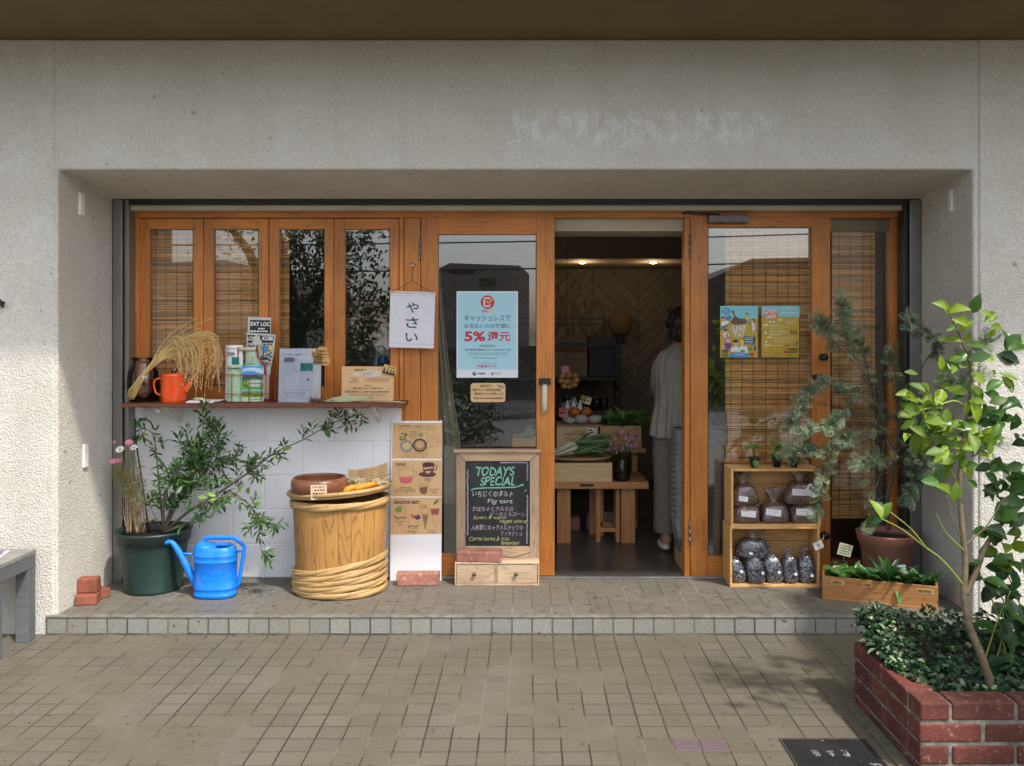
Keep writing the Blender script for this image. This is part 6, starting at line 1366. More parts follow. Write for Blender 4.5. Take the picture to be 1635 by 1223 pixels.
o = q.build('folded_menu', loc=at(588, 782, y_)); tag(o, 'zigzag folded kraft menu standing at the back of the bamboo tray', 'menu')

# ================================================================== green pot, watering can, loose bricks
M_POTG = mat('dark green plastic', (0.006, 0.022, 0.017), (0.009, 0.029, 0.022), .42, nscale=8, bump=.05, bscale=50)
M_SOIL = mat('potting soil', (0.055, 0.036, 0.024), (0.025, 0.017, 0.012), .9, nscale=120, bump=.8, bscale=150)
GP = Vector((X(244, .44), .45, ZS))
gp = thing('plant_pot', GP, 'large dark green plastic pot holding the olive like shrub and cosmos', 'pot')
q = MB(); q.lathe([(.148, 0), (.150, .005), (.150, .022), (.147, .028), (.178, .255), (.1785, .262), (.190, .266), (.194, .31), (.200, .318), (.200, .328), (.188, .328), (.180, .30), (.176, .27)], GP, M_POTG, 56); q.build('pot_body', gp)
q = MB(); q.lathe([(.178, .285), (.10, .292), (.001, .295)], GP, M_SOIL, 40, cap0=False); q.build('soil', gp)
M_CAN = mat('bright blue plastic', (0.0, 0.18, 0.76), (0.05, 0.20, 0.58), .45, nscale=22, contrast=(.52, .8), bump=.12, bscale=70)
WC = Vector((X(344, .31), .315, ZS))
wc = thing('watering_can', WC, 'bright blue plastic watering can standing on the tiled step', 'watering can')
def wz(x, z, y=0): return WC + Vector(((x - 955) / 3060, y, (1100 - z) / 3060))
q = MB()
q.lathe([(.90, 0), (.985, .006), (1.01, .016), (1.01, .022), (.985, .024), (.99, .046), (1.01, .048), (1.01, .054), (.985, .058), (.985, .188), (1.005, .190), (1.005, .195), (.99, .197), (.99, .218), (1.005, .220), (1.005, .226), (.98, .230), (.95, .248), (.88, .262), (.83, .268), (.80, .268), (.80, .25)], WC, M_CAN, 56, sx=.110, sy=.078, power=2.6)
q.lathe([(.80, .245), (.01, .243)], WC, mat('shaded inside blue', (0.0, 0.03, 0.16), None, .5), 40, sx=.110, sy=.078, power=2.6, cap0=False)  # dark disc across the opening, shade of the inside put into its blue
q.build('body', wc)
q = MB(); n = 20; vs = []                                  # hood over the spout half of the opening
for i in range(9):
    th = (math.pi / 2) * i / 8
    for j in range(n):
        a_ = 2 * math.pi * j / n; vs.append(WC + Vector((-.055 + .058 * math.cos(th) * math.cos(a_) - .010 * (i / 8), .062 * math.cos(th) * math.sin(a_), .248 + .042 * math.sin(th))))
q.add(vs, [(i*n+j, i*n+(j+1)%n, (i+1)*n+(j+1)%n, (i+1)*n+j) for i in range(8) for j in range(n)], M_CAN, True); q.build('hood', wc)
q = MB(); q.tube(cat([wz(*p) for p in ((735, 250), (760, 190), (800, 158), (860, 152), (1240, 155), (1290, 172), (1410, 290), (1420, 340), (1330, 880), (1300, 930), (1270, 945))], 3), .0088, M_CAN, 12, flat=1.25); q.tube([wz(1285, 375), wz(1405, 375)], .006, M_CAN, 8); q.build('handle', wc)
sp_ = cat([wz(*p) for p in ((640, 890), (560, 770), (470, 600), (380, 430), (300, 300), (250, 240), (205, 222), (128, 238))], 4)
q = MB(); q.tube(sp_, [.0225 - .0105 * min(1, i / 22) for i in range(len(sp_))], M_CAN, 14); q.tube([wz(385, 412), wz(620, 425)], .0068, M_CAN, 8); q.build('spout', wc)
q = MB(); q.ring(wz(880, 722, -.0775), .027, .027, .0011, M_CAN, 30, 5, Matrix.Rotation(math.radians(90), 3, 'X')); q.build('emblem', wc)
brick((X(134, .17) + .01, .19, ZS), (.105, .085, .052), (0, 0, .25), M_BRICKR, 'lowest dark red half brick at the left corner of the step, nearest the edge')
brick((X(160, .3), .285, ZS), (.09, .075, .05), (0, 0, -.5), M_BRICKR, 'half brick tucked behind the others at the left corner of the step')
brick((X(146, .24), .215, ZS + .0525), (.10, .07, .075), (0, 0, .1), M_BRICKR, 'orange red half brick on top of the two others by the left pier')

# ================================================================== crate shelf with bags
M_CRX = grain_mat('honey crate wood', (0.74, 0.44, 0.165), (0.62, 0.335, 0.115), (0.32, 0.15, 0.045), (3, 20, 20), 4, .55, .12, .45)
yc0, yc1 = .47, .645
def open_crate(px0, px1, z0, z1, lab):
    x0, x1 = X(px0, yc0), X(px1, yc0); t = .0125
    q = MB(); q.box(x0, x1, yc0, yc1, z0, z0 + t, M_CRX); q.box(x0, x1, yc0, yc1, z1 - t, z1, M_CRX)
    q.box(x0, x0 + t, yc0 + .001, yc1 - .001, z0 + t + .0003, z1 - t - .0003, M_CRX); q.box(x1 - t, x1, yc0 + .001, yc1 - .001, z0 + t + .0003, z1 - t - .0003, M_CRX)
    zz = z0 + t; hh = (z1 - z0 - 2 * t)
    for k in range(3): q.box(x0 + t, x1 - t, yc1 - .012, yc1 - .002, zz + hh * k / 3 + .001, zz + hh * (k + 1) / 3 - .001, M_CRX)
    return tag(q.build('wooden_crate', loc=((x0 + x1) / 2, .56, z0), bevel=.0018), lab, 'crate')
zl1 = Z(841, yc0); zu1 = Z(749, yc0)
open_crate(1165.5, 1309, ZS, zl1, 'lower of two honey coloured crates on their sides, holding silvery bags')
open_crate(1167.5, 1310.5, zl1 + .0005, zu1, 'upper of two honey coloured crates on their sides, holding bags of brown soil')
def bag_material(name, c1, c2, sc, cs, wr=.16):
    m = mat(name, c1, c2, .26, nscale=sc, contrast=cs, spec=.6, coat=.8, bump=1.0, bscale=34); return m
M_BAGB = bag_material('bag of brown soil', (0.145, 0.088, 0.066), (0.095, 0.056, 0.04), 60, (.35, .65))
M_BAGS = bag_material('bag of dark char', (0.025, 0.025, 0.03), (0.17, 0.18, 0.21), 85, (.42, .62))
M_TUFT = mat('crumpled clear film', (0.42, 0.33, 0.28), (0.26, 0.19, 0.155), .2, nscale=60, spec=.8, coat=.8, bump=.8, bscale=70, transl=.25)
def bag(px, py, y, w, h, tuft, m, lab, label=None, lean=0.0, group=None, d=None, zbase=None, belly=.45):
    s_ = S(y); w, h = w / s_, h / s_; d = d or w * .72
    c = Vector((X(px, y), y, zbase if zbase is not None else Z(py, y)))
    t = thing('soil_bag' if m is M_BAGB else 'char_bag', c, lab, 'bag', group)
    prof = [(.35, 0), (.80, .02), (.97, .12), (1.0, .32), (.93, .52), (.78, .70), (.52, .86), (.24, .96), (.16, 1.0)]
    if m is M_BAGS: prof = [(.40, 0), (.82, .02), (.98, .12), (1.02, .34), (.98, .56), (.88, .76), (.64, .91), (.36, .98), (.26, 1.0)]
    if m is M_BAGB: prof = [(.5, 0), (.95, .02), (1.05, .10), (1.03, .32), (.96, .56), (.84, .76), (.60, .91), (.36, .98), (.28, 1.0)] if tuft else [(.6, 0), (.97, .02), (1.03, .15), (1.0, .45), (.95, .70), (.80, .90), (.45, 1.0), (.1, 1.02)]
    q = MB(); n = 40; R_ = Matrix.Rotation(lean, 3, 'Y'); vs = []; off = rnd.random() * 50
    for (r, z) in prof:
        for j in range(n):
            a_ = 2 * math.pi * j / n; ca, sa = math.cos(a_), math.sin(a_)
            pw = 2 / (3.6 if m is M_BAGB else 2.7); px_ = math.copysign(abs(ca) ** pw, ca); py_ = math.copysign(abs(sa) ** pw, sa)
            p = Vector((r * px_ * w / 2, r * py_ * d / 2, z * h))
            nn = mnoise.noise(Vector((p.x * 26 + off, p.y * 26, p.z * 26))) * .13 + mnoise.noise(Vector((p.x * 70 + off, p.y * 70, p.z * 70))) * .06
            f_ = 1 + nn * (1.6 if z > .6 else 1); p = Vector((p.x * f_, p.y * f_, max(0, p.z * (1 + nn * .3)))); vs.append(c + R_ @ p)
    k = len(prof)
    q.add(vs, [(i*n+j, i*n+(j+1)%n, (i+1)*n+(j+1)%n, (i+1)*n+j) for i in range(k-1) for j in range(n)] + [tuple(range(n))[::-1], tuple((k-1)*n+j for j in range(n))], m, True)
    q.build('bag_body', t)
    if tuft:
        th = tuft / s_; q = MB(); n = 26; vs = []
        for i, (r, z) in enumerate(((.28, -.03), (.24, .12), (.36, .45), (.52, .8), (.58, 1.0))):
            for j in range(n):
                a_ = 2 * math.pi * j / n; f_ = 1 + (.30 * math.sin(a_ * 5 + i) + .2 * math.sin(a_ * 9 + off)) * z
                vs.append(c + R_ @ Vector((r * f_ * w / 2 * math.cos(a_), r * f_ * d / 2 * math.sin(a_), h * .99 + th * z + .25 * th * math.sin(a_ * 3 + off) * z)))
        q.add(vs, [(i*n+j, i*n+(j+1)%n, (i+1)*n+(j+1)%n, (i+1)*n+j) for i in range(4) for j in range(n)], M_TUFT, True); q.build('gathered_top', t)
    if label:
        lx, lz, lw, lh, rot = label; cz = R_ @ Vector((lx * w / 2, -d * .5 * .985, lz * h))
        r_ = math.radians(rot); u = Vector((math.cos(r_), 0, -math.sin(r_))) / s_; v = Vector((-math.sin(r_), -.12, -math.cos(r_))) / s_
        a = Art(c + cz - u * lw / 2 - v * lh / 2 + Vector((0, -.004, 0)), u, v); a.back(lw, lh, M_PAPER, t=.0015)
        if lw > 12:
            for kk in range(3): a.scribble(1.5, 1.2 + kk * lh / 3.3, lw * rnd.uniform(.6, .92), 1.9 + kk * lh / 3.3, M_GREYINK, 2)
        a.build('label_sticker', t)
    return t
zu0 = zl1 + .013; zb0 = ZS + .0128
bag(1189.5, 0, .555, 44, 29, 0, M_BAGB, 'flat brown soil bag at the bottom left of the upper crate', (.02, .55, 23, 10, 6), zbase=zu0, d=.14)
bag(1236, 0, .55, 43, 33, 17, M_BAGB, 'brown soil bag standing alone in the middle of the upper crate', (-.25, .55, 24, 10, 8), zbase=zu0, d=.13, lean=-.05)
bag(1282, 0, .555, 47, 30, 0, M_BAGB, 'flat brown soil bag at the bottom right of the upper crate', (-.1, .62, 29, 10, 1), zbase=zu0, d=.14)
bag(1189, 0, .56, 41, 34, 18, M_BAGB, 'tied brown soil bag lying on another at the left of the upper crate', (-.25, .35, 14, 8, 8), zbase=zu0 + 27 / 284, d=.12, lean=-.10)
bag(1277, 0, .56, 50, 37, 16, M_BAGB, 'large tied brown soil bag on another at the right of the upper crate', (-.1, .56, 29, 10, 2), zbase=zu0 + 28 / 284, d=.12)
gs = 'silvery bags in the lower crate'
bag(1180, 0, .54, 26, 42, 0, M_BAGS, 'leftmost silvery bag in the bottom row of the lower crate', (.4, .45, 4, 4, -20), lean=-.25, zbase=zb0, d=.10)
bag(1208, 0, .535, 31, 42, 0, M_BAGS, 'second silvery bag from the left, under the big tied bag', (.55, .4, 4, 5, 10), lean=-.16, zbase=zb0, d=.11)
bag(1237, 0, .54, 30, 45, 0, M_BAGS, 'third silvery bag, in the middle of the lower crate bottom row', (.4, .4, 4, 4, -30), lean=-.18, zbase=zb0, d=.11)
bag(1261.5, 0, .54, 26, 44, 9, M_BAGS, 'fourth silvery bag with a pinched top, second from the right', (.4, .35, 4, 4, -20), lean=-.08, zbase=zb0, d=.11)
bag(1287, 0, .54, 28, 44, 9, M_BAGS, 'rightmost silvery bag in the lower crate, with a pinched top', (.35, .3, 5, 4, 15), lean=-.05, zbase=zb0, d=.11)
bag(1201, 0, .56, 54, 32, 20, M_BAGS, 'big tied silvery bag lying on top of the bottom row', (-.25, .3, 6, 4, 15), zbase=zb0 + 37 / 284, d=.11, lean=.05)
# swing tags on the crate
M_TAGW = mat('white tag', (0.66, 0.67, 0.62), None, .5)
for (px, py, w_, h_, rot, gly, sx, sy, lab) in ((1293, 770.5, 22, 15, 33, 0, 1308, 757, 'white swing tag with bold black marks hanging at the upper crate'), (1297.5, 868, 15, 12.5, -24, 1, 1315, 853, 'small white swing tag hanging from the lower knob')):
    a = art(px, py, .452, rot=rot); a.back(w_, h_, M_TAGW, t=.0015)
    if gly == 0:
        a.rect(.8, .8, w_ - .8, 1.3, M_GREYINK, 1)
        for k in range(4): a.poly([(4 + k*3.8, 5), (6 + k*3.8, 4.4), (6.6 + k*3.8, 10.5), (5 + k*3.8, 11)], M_INK, 2); a.line([(4 + k*3.8, 8), (7.4 + k*3.8, 7)], 1, M_INK, 3)
    else: a.text('土', 3.5, 2, 11, 9.5, M_INK, 2, bold=.02)
    a.tube([a.P(w_ * .8, 0, -1), at(sx, (py + sy) / 2, .455), at(sx, sy, .47)], .0016, mat('clear cord', (.6, .58, .5), None, .4), 5)
    tag(a.build('swing_tag', loc=a.P(w_ / 2, h_ / 2, 0)), lab, 'tag')

# seedlings on the crate
M_POTB = mat('black plug pot', (0.012, 0.012, 0.012), None, .45)
M_SEEDL = leafmat('seedling leaf', (0.085, 0.20, 0.045), (0.13, 0.27, 0.06), .35)
M_SILV = leafmat('silver leaf', (0.30, 0.42, 0.36), (0.40, 0.50, 0.44), .2, .7)
M_LIME = leafmat('lime leaf', (0.20, 0.30, 0.04), (0.28, 0.38, 0.06), .35)
def seedling(px, lab, fn):
    c = Vector((X(px, .54), .545, zu1)); t = thing('potted_seedling', c, lab, 'seedling')
    q = MB(); q.lathe([(.018, 0), (.026, .045), (.0305, .046), (.0305, .056), (.027, .056), (.025, .046)], c, M_POTB, 22, power=3.5); q.lathe([(.026, .048), (.001, .05)], c, M_SOIL, 16, cap0=False, power=3.5); q.build('plug_pot', t)
    q = MB(); fn(q, c + Vector((0, 0, .05))); q.build('foliage', t)
def s1(q, c):
    q.tube([c, c + Vector((.003, 0, .035)), c + Vector((-.004, -.004, .06))], [.0022, .002, .0015], M_SEEDL, 6)
    for (dx, dy, dz, L_, w_) in ((-1, -.2, .25, .062, .034), (1, -.3, .35, .055, .028), (.2, -.5, .6, .05, .026), (-.3, .4, .7, .045, .024)): q.leaf(c + Vector((-.002, 0, .055)), Vector((dx, dy, dz)), Vector((0, -.6, 1)), L_, w_, M_SEEDL, .35)
    q.leaf(c + Vector((0, -.03, -.004)), Vector((-.1, -.5, -.9)), Vector((0, -1, .4)), .046, .042, M_SEEDL, .2)
def s2(q, c):
    for i in range(26):
        p = c + Vector((rnd.gauss(0, .016), rnd.gauss(0, .014), rnd.uniform(0, .095))); q.leaf(p, Vector((rnd.gauss(0, 1), rnd.gauss(-.3, .8), rnd.uniform(-.2, .8))), Vector((0, -.6, 1)), rnd.uniform(.022, .04), rnd.uniform(.016, .026), M_LIME if p.z < c.z + .04 else M_SEEDL, .3)
    q.tube([c, c + Vector((.004, 0, .1))], .0015, M_SEEDL, 5)
def s3(q, c):
    for i in range(34):
        a_ = rnd.random() * 6.28; p = c + Vector((rnd.gauss(-.004, .017), rnd.gauss(0, .012), rnd.uniform(.005, .075))); q.leaf(p, Vector((math.cos(a_), math.sin(a_) - .2, rnd.uniform(.1, 1))), Vector((0, -.5, 1)), rnd.uniform(.02, .032), rnd.uniform(.008, .013), M_SILV, .1)
    q.leaf(c + Vector((.018, -.02, 0)), Vector((1, -.3, -.25)), Vector((.2, -.6, .8)), .05, .038, M_SEEDL, .5); q.tube([c, c + Vector((0, 0, .05))], .0015, M_SEEDL, 5)
seedling(1204.5, 'leftmost seedling on the crates, two broad leaves in a black plug pot', s1)
seedling(1241, 'middle seedling on the crates, bushy with lime lower leaves', s2)
seedling(1267.5, 'rightmost seedling on the crates, a silvery rosette in a black plug pot', s3)
# ================================================================== terracotta pot
M_TERRA = mat('terracotta plastic', (0.36, 0.155, 0.105), (0.29, 0.12, 0.08), .7, nscale=9, bump=.06, bscale=120)
TP = Vector((X(1417, .44), .455, ZS))
tp = thing('terracotta_pot', TP, 'wide brown terracotta pot with the silvery acacia, behind the crate of seedlings', 'pot')
q = MB(); q.lathe([(.105, 0), (.108, .005), (.138, .25), (.148, .255), (.158, .30), (.160, .307), (.150, .309), (.142, .28)], TP, M_TERRA, 52); q.build('pot_body', tp)
q = MB(); q.lathe([(.144, .272), (.05, .28), (.001, .282)], TP, M_SOIL, 40, cap0=False); q.build('soil', tp)

# ================================================================== wooden trough of leafy seedlings
c0 = Vector((1.545, .26, ZS)); ang = math.atan2(-.197, .518); Lc, Dc, Hc = .554, .15, .120
M_TRO = grain_mat('trough wood', (0.50, 0.24, 0.078), (0.40, 0.175, 0.055), (0.16, 0.06, 0.02), (3, 3, 26), 5, .55, .12, .5)
tg = thing('wooden_trough', c0, 'long low wooden crate of leafy seedlings set at an angle on the step', 'crate'); tg.rotation_euler = (0, 0, ang)
def lc(x, y, z): return c0 + Vector((x, y, z))
q = MB(); t = .012
q.box(c0.x, c0.x + Lc, c0.y, c0.y + t, c0.z + .012, c0.z + Hc, M_TRO); q.box(c0.x + .002, c0.x + Lc, c0.y - .002, c0.y + Dc, c0.z, c0.z + .0115, M_TRO); q.box(c0.x, c0.x + Lc, c0.y + Dc - t, c0.y + Dc, c0.z + .012, c0.z + Hc, M_TRO)
q.box(c0.x + .0005, c0.x + t, c0.y + t + .0003, c0.y + Dc - t - .0003, c0.z + .012, c0.z + Hc + .02, M_TRO); q.box(c0.x + Lc - t, c0.x + Lc - .0005, c0.y + t + .0003, c0.y + Dc - t - .0003, c0.z + .012, c0.z + Hc + .015, M_TRO)
q.build('trough_box', tg, bevel=.002)
def tape(x, z, w, h):
    a = Art(lc(x, -.0012, z), Vector((1, 0, 0)) / 310, Vector((.02, 0, -1)) / 310); a.back(w, h, M_TAG, t=.001)
    for k in range(int(w / 3) - 1): a.line([(2 + k*2.8, 1.5 + rnd.random()), (3 + k*2.8, h - 1.3), (4.2 + k*2.8, 1.2)], .7, M_INK, 2)
    a.build('name_tape', tg)
tape(.045, .108, 20, 8.5); tape(.195, .108, 16, 8); tape(.455, .104, 24, 8)
Mz = Matrix.Rotation(ang, 3, 'Z')
def wl(x, y, z): return c0 + Mz @ Vector((x, y, z))
M_LEAFY = leafmat('dark seedling leaf', (0.030, 0.105, 0.022), (0.060, 0.165, 0.035), .25, .35); M_LEAFY2 = leafmat('fresh seedling leaf', (0.07, 0.19, 0.035), (0.10, 0.24, 0.05), .3, .35)
for i, (x, hgt, wd, m_, lab) in enumerate(((.075, .085, .045, M_LEAFY2, 'broad leaved fresh green seedling at the left end of the trough'), (.165, .095, .045, M_LEAFY2, 'upright light green seedling, second from the left in the trough'), (.245, .10, .032, M_LEAFY, 'dark green seedling in the middle of the trough'), (.325, .15, .030, M_LEAFY, 'tallest narrow leaved seedling hanging one leaf over the trough front'), (.425, .10, .045, M_LEAFY, 'dark bushy seedling second from the right in the trough'), (.505, .10, .028, M_LEAFY, 'narrow leaved seedling at the right end of the trough'))):
    c = wl(x, .075, .012); t = thing('leafy_seedling', c, lab, 'seedling')
    q = MB(); q.lathe([(.025, 0), (.038, .085), (.036, .085), (.03, .07)], c, M_POTB, 16, power=4); q.lathe([(.034, .075), (.001, .078)], c, M_SOIL, 12, cap0=False); q.build('plug_pot', t)
    q = MB()
    for k in range(20):
        a_ = rnd.random() * 6.28; up = rnd.uniform(.5, 2.4); L_ = hgt * rnd.uniform(.75, 1.35)
        q.leaf(c + Vector((rnd.gauss(0, .012), rnd.gauss(0, .01), .078)), Vector((math.cos(a_), math.sin(a_), up)), Vector((math.cos(a_) * -.5, -.6 + math.sin(a_) * -.5, 1)), L_, wd * rnd.uniform(.8, 1.2), m_, .35)
    if i == 3:
        for k in range(5): q.leaf(c + Vector((rnd.gauss(0, .006), -.005, .09)), Vector((rnd.gauss(0, .25), -.1, 1)), Vector((0, -1, .3)), rnd.uniform(.10, .15), .026, M_LEAFY, .1)
        q.leaf(c + Vector((.01, -.05, .10)), Vector((.05, -.75, -.65)), Vector((0, -.7, .7)), .11, .030, M_LEAFY2, .35)
    q.build('foliage', t)
a = art(1341, 866, .30, rot=14); a.back(22, 19, mat('sage sign', (.40, .40, .27), None, .6), t=.0015)
for r_ in range(4): a.scribble(3, 2.5 + r_ * 4, 18.5, 4.6 + r_ * 4, M_INK, 2)
pk = a.P(11, 18, -1); a.tube([pk, pk + Vector((.003, 0, -.02)), (pk.x + .008, .30, Z(912, .30))], .003, M_CLEAR, 6)
tag(a.build('plant_sign', loc=a.P(11, 19, 0)), 'pale green hand lettered sign on a clip at the back of the trough', 'sign')
a = art(1432, 902, .235); a.back(14, 12, mat('aqua label', (.30, .46, .48), None, .5), t=.001); a.rect(1, 1, 7, 11, mat('label lilac', (.5, .5, .58), None, .6), 1); a.scribble(8, 3, 13, 4.5, M_NAVY, 2); a.scribble(8, 7, 13, 8.5, M_NAVY, 2); a.tube([a.P(7, 12, -1), a.P(7, 26, -1)], .002, M_WHITE, 5)
tag(a.build('plant_label', loc=a.P(7, 12, 0)), 'aqua and white plant label standing at the right of the trough', 'label')
a = art(1330, 903, .33); a.back(24, 7, mat('cream label card', (.55, .48, .36), None, .6), t=.001); a.scribble(2, 2, 20, 5, M_PENC, 2); a.tube([a.P(12, 7, -1), a.P(12, 20, -1)], .002, M_WHITE, 5)
tag(a.build('plant_label', loc=a.P(12, 7, 0)), 'cream plant label at the back left of the trough', 'label')

# ================================================================== plants
def grow(pts, r0, r1, mb, m, n=7):
    c = cat([Vector(p) for p in pts], 6); k = len(c)
    mb.tube(c, [r0 + (r1 - r0) * i / (k - 1) for i in range(k)], m, n); return c
def sample(c, t):
    x = t * (len(c) - 1); i = min(int(x), len(c) - 2); return c[i].lerp(c[i+1], x - i), (c[i+1] - c[i]).normalized()
# --- shrub in the green pot
M_BARK = mat('grey green bark', (0.15, 0.13, 0.085), (0.10, 0.085, 0.055), .8, nscale=60, bump=.4, bscale=120)
M_SHRUB = leafmat('dark narrow leaf', (0.024, 0.070, 0.018), (0.065, 0.145, 0.036), .18, .38, .3)
M_SHRUBL = leafmat('young narrow leaf', (0.13, 0.24, 0.035), (0.20, 0.32, 0.05), .35, .4)
shb = thing('olive_shrub', (X(262, .45), .45, ZS + .29), 'spreading dark green shrub with narrow leaves growing from the green pot', 'shrub')
qs, ql = MB(), MB(); B0 = (262, 850, .45)
def pp(l): return [at(x, y, yy) for x, y, yy in l]
shrubs = [([B0, (272, 815, .44), (300, 770, .42), (318, 720, .40), (326, 668, .42)], .009, 26), ([B0, (285, 800, .45), (322, 760, .50), (345, 715, .52), (352, 690, .5)], .008, 20),
          ([B0, (255, 790, .44), (250, 730, .44), (243, 692, .46), (225, 684, .46)], .006, 9), ([B0, (300, 818, .42), (355, 783, .38), (400, 752, .40), (440, 722, .45), (482, 703, .48), (530, 676, .5), (576, 662, .5)], .008, 34),
          ([B0, (310, 810, .36), (365, 792, .32), (400, 808, .30), (412, 845, .29), (418, 884, .29)], .007, 15), ([(365, 783, .38), (392, 800, .36), (425, 838, .33), (443, 838, .33)], .004, 7),
          ([B0, (300, 835, .38), (330, 815, .34), (350, 796, .34)], .007, 12), ([B0, (262, 805, .36), (272, 770, .33), (290, 745, .33)], .007, 18), ([(318, 760, .42), (350, 735, .38), (378, 732, .36), (405, 752, .36)], .004, 14),
          ([B0, (290, 790, .40), (308, 752, .36), (312, 722, .34), (300, 700, .34)], .006, 20), ([(322, 735, .40), (340, 710, .38), (348, 690, .40), (344, 676, .42)], .004, 12), ([B0, (245, 820, .42), (238, 800, .40)], .003, 5)]
def tw_leaves(c, d, n, L0, yl):
    side = Vector((rnd.gauss(0, 1), rnd.gauss(-.2, .7), rnd.gauss(.1, 1))); ax = (d * .6 + side.normalized()).normalized()
    Lt = rnd.uniform(.03, .075); tip = c + ax * Lt
    qs.tube([c, tip], [.0016, .0009], M_BARK, 4)
    for k in range(n):
        t = (k + 1) / n; p = c.lerp(tip, t); s = basis(ax)[1] * math.cos(k * 2.4) + basis(ax)[2] * math.sin(k * 2.4)
        dd = (ax * .75 + s * .8 + Vector((0, -.1, .1))).normalized()
        ql.sliver(p, dd, Vector((rnd.gauss(0, .5), -.5, .9)), L0 * rnd.uniform(.8, 1.3), rnd.uniform(.0125, .019), M_SHRUBL if rnd.random() < yl else M_SHRUB, curl=rnd.uniform(-.05, .25))
for pts, r0, nt_ in shrubs:
    c = grow(pp(pts), r0, .0015, qs, M_BARK)
    for k in range(int(nt_ * .95)):
        t = rnd.uniform(.22, 1.0) if nt_ > 6 else rnd.uniform(.3, 1); p, d = sample(c, t); tw_leaves(p, d, rnd.randint(5, 7), .050, .10)
    p, d = sample(c, 1.0); tw_leaves(p, d, 9, .048, .15)
for k in range(52):                                        # dense heart of the shrub
    px, py = rnd.gauss(318, 34), rnd.gauss(752, 34)
    if px > 245: tw_leaves(at(px, py, rnd.uniform(.30, .56)), Vector((rnd.gauss(0, 1), rnd.gauss(0, 1), .6)).normalized(), 8, .050, .12)
for (px, py) in ((381, 785), (396, 789), (331, 795), (345, 792), (405, 808), (452, 718)): ql.leaf(at(px, py, .28), Vector((rnd.gauss(0, 1), -.3, .4)), Vector((0, -.8, .5)), .05, .028, M_SHRUBL, .2)
qs.build('stems', shb); ql.build('leaves', shb)
# --- cosmos
M_COSST = mat('cosmos stem', (0.20, 0.22, 0.07), (0.27, 0.17, 0.09), .6, island=.2); M_FEATH = leafmat('feathery leaf', (0.13, 0.17, 0.04), (0.23, 0.19, 0.07), .3, .6); M_PINK = mat('pink petal', (0.62, 0.20, 0.42), (0.55, .14, .33), .5, island=.1); M_DRYST = mat('dry stalk', (0.34, 0.20, 0.13), (0.26, .14, .09), .7, island=.2)
cs = thing('cosmos_plant', (X(218, .44), .44, ZS + .29), 'tall thin cosmos with pink and white flowers at the left of the green pot', 'flower')
qs, ql = MB(), MB()
flowers = [((183, 706), M_PINK, .5), ((206, 707), M_PINK, 1), ((192, 718), M_WHITEF, 1.15), ((214, 715), M_WHITEF, 1), ((181, 737), M_PINK, .9), ((190, 735), M_PINK, .9)]
bases = [(205, 850), (214, 852), (222, 853), (230, 853), (226, 851), (210, 851)]
for (bx, by), ((fx, fy), m_, sc_) in zip(bases, flowers):
    y_ = .36 + rnd.random() * .08; c = grow([at(bx, by, .42), at((bx * .6 + fx * .4) + 4, by - 60, y_ + .01), at(bx * .25 + fx * .75 + 2, (by + fy) / 2 - 25, y_), at(fx, fy, y_)], .0028, .0012, qs, M_COSST, 5)
    f_ = at(fx, fy, y_)
    q = MB(); nrm = Vector((rnd.gauss(0, .3), -.7, .7)).normalized(); _, s, u = basis(nrm)
    for k in range(8): a_ = k * math.pi / 4; d = (s * math.cos(a_) + u * math.sin(a_)); q.leaf(f_, d + nrm * .25, nrm, .023 * sc_, .014 * sc_, m_, .1, .1)
    q.ball(f_ + nrm * .003, .006 * sc_, mat('flower eye', (.55, .33, .03), None, .7), 8, 6); q.build('flower_head', cs)
    for k in range(15):
        p, d = sample(c, rnd.uniform(.30, .82))
        for j in range(6): ql.sliver(p, Vector((rnd.gauss(0, 1), rnd.gauss(0, .8), rnd.gauss(.35, .6))), Vector((0, -1, 0)), rnd.uniform(.03, .075), .0026, M_FEATH, .15)
for k in range(16):
    bx = rnd.uniform(204, 236); c = grow([at(bx, 851, .40 + .06 * rnd.random()), at(bx - 6 + rnd.gauss(0, 3), 815, .42), at(bx - 10 + rnd.gauss(0, 7), 775 - rnd.random() * 35, .41)], .0026, .0012, qs, M_DRYST, 5)
    for j in range(16): p, d = sample(c, rnd.uniform(.35, 1)); ql.sliver(p, Vector((rnd.gauss(0, 1), rnd.gauss(0, .8), rnd.gauss(.3, .6))), Vector((0, -1, 0)), rnd.uniform(.025, .06), .0026, M_FEATH if rnd.random() < .65 else M_DRYST, .15)
qs.build('stems', cs); ql.build('feathery_leaves', cs)
# --- iron hook stake
q = MB(); y_ = .50
q.tube(cat([at(238, 850, y_), at(231, 800, y_), at(224, 750, y_), at(217, 705, y_), at(215.5, 690, y_), at(217, 678, y_), at(224, 670.5, y_), at(233, 669.5, y_), at(241, 675, y_), at(245, 684, y_), at(250, 685, y_), at(253, 679, y_)], 5), .0045, M_BLACK, 8)
q.ball(at(217, 701, y_), (.018, .018, .017), M_BLACK, 12, 8)
for k in range(6): a_ = k * 1.05; q.ball(at(217, 701, y_) + Vector((math.cos(a_) * .014, math.sin(a_) * .014, .006)), .008, M_BLACK, 8, 6)
tag(q.build('hook_stake', loc=at(238, 850, y_)), 'black iron crook stake standing in the green pot', 'stake')

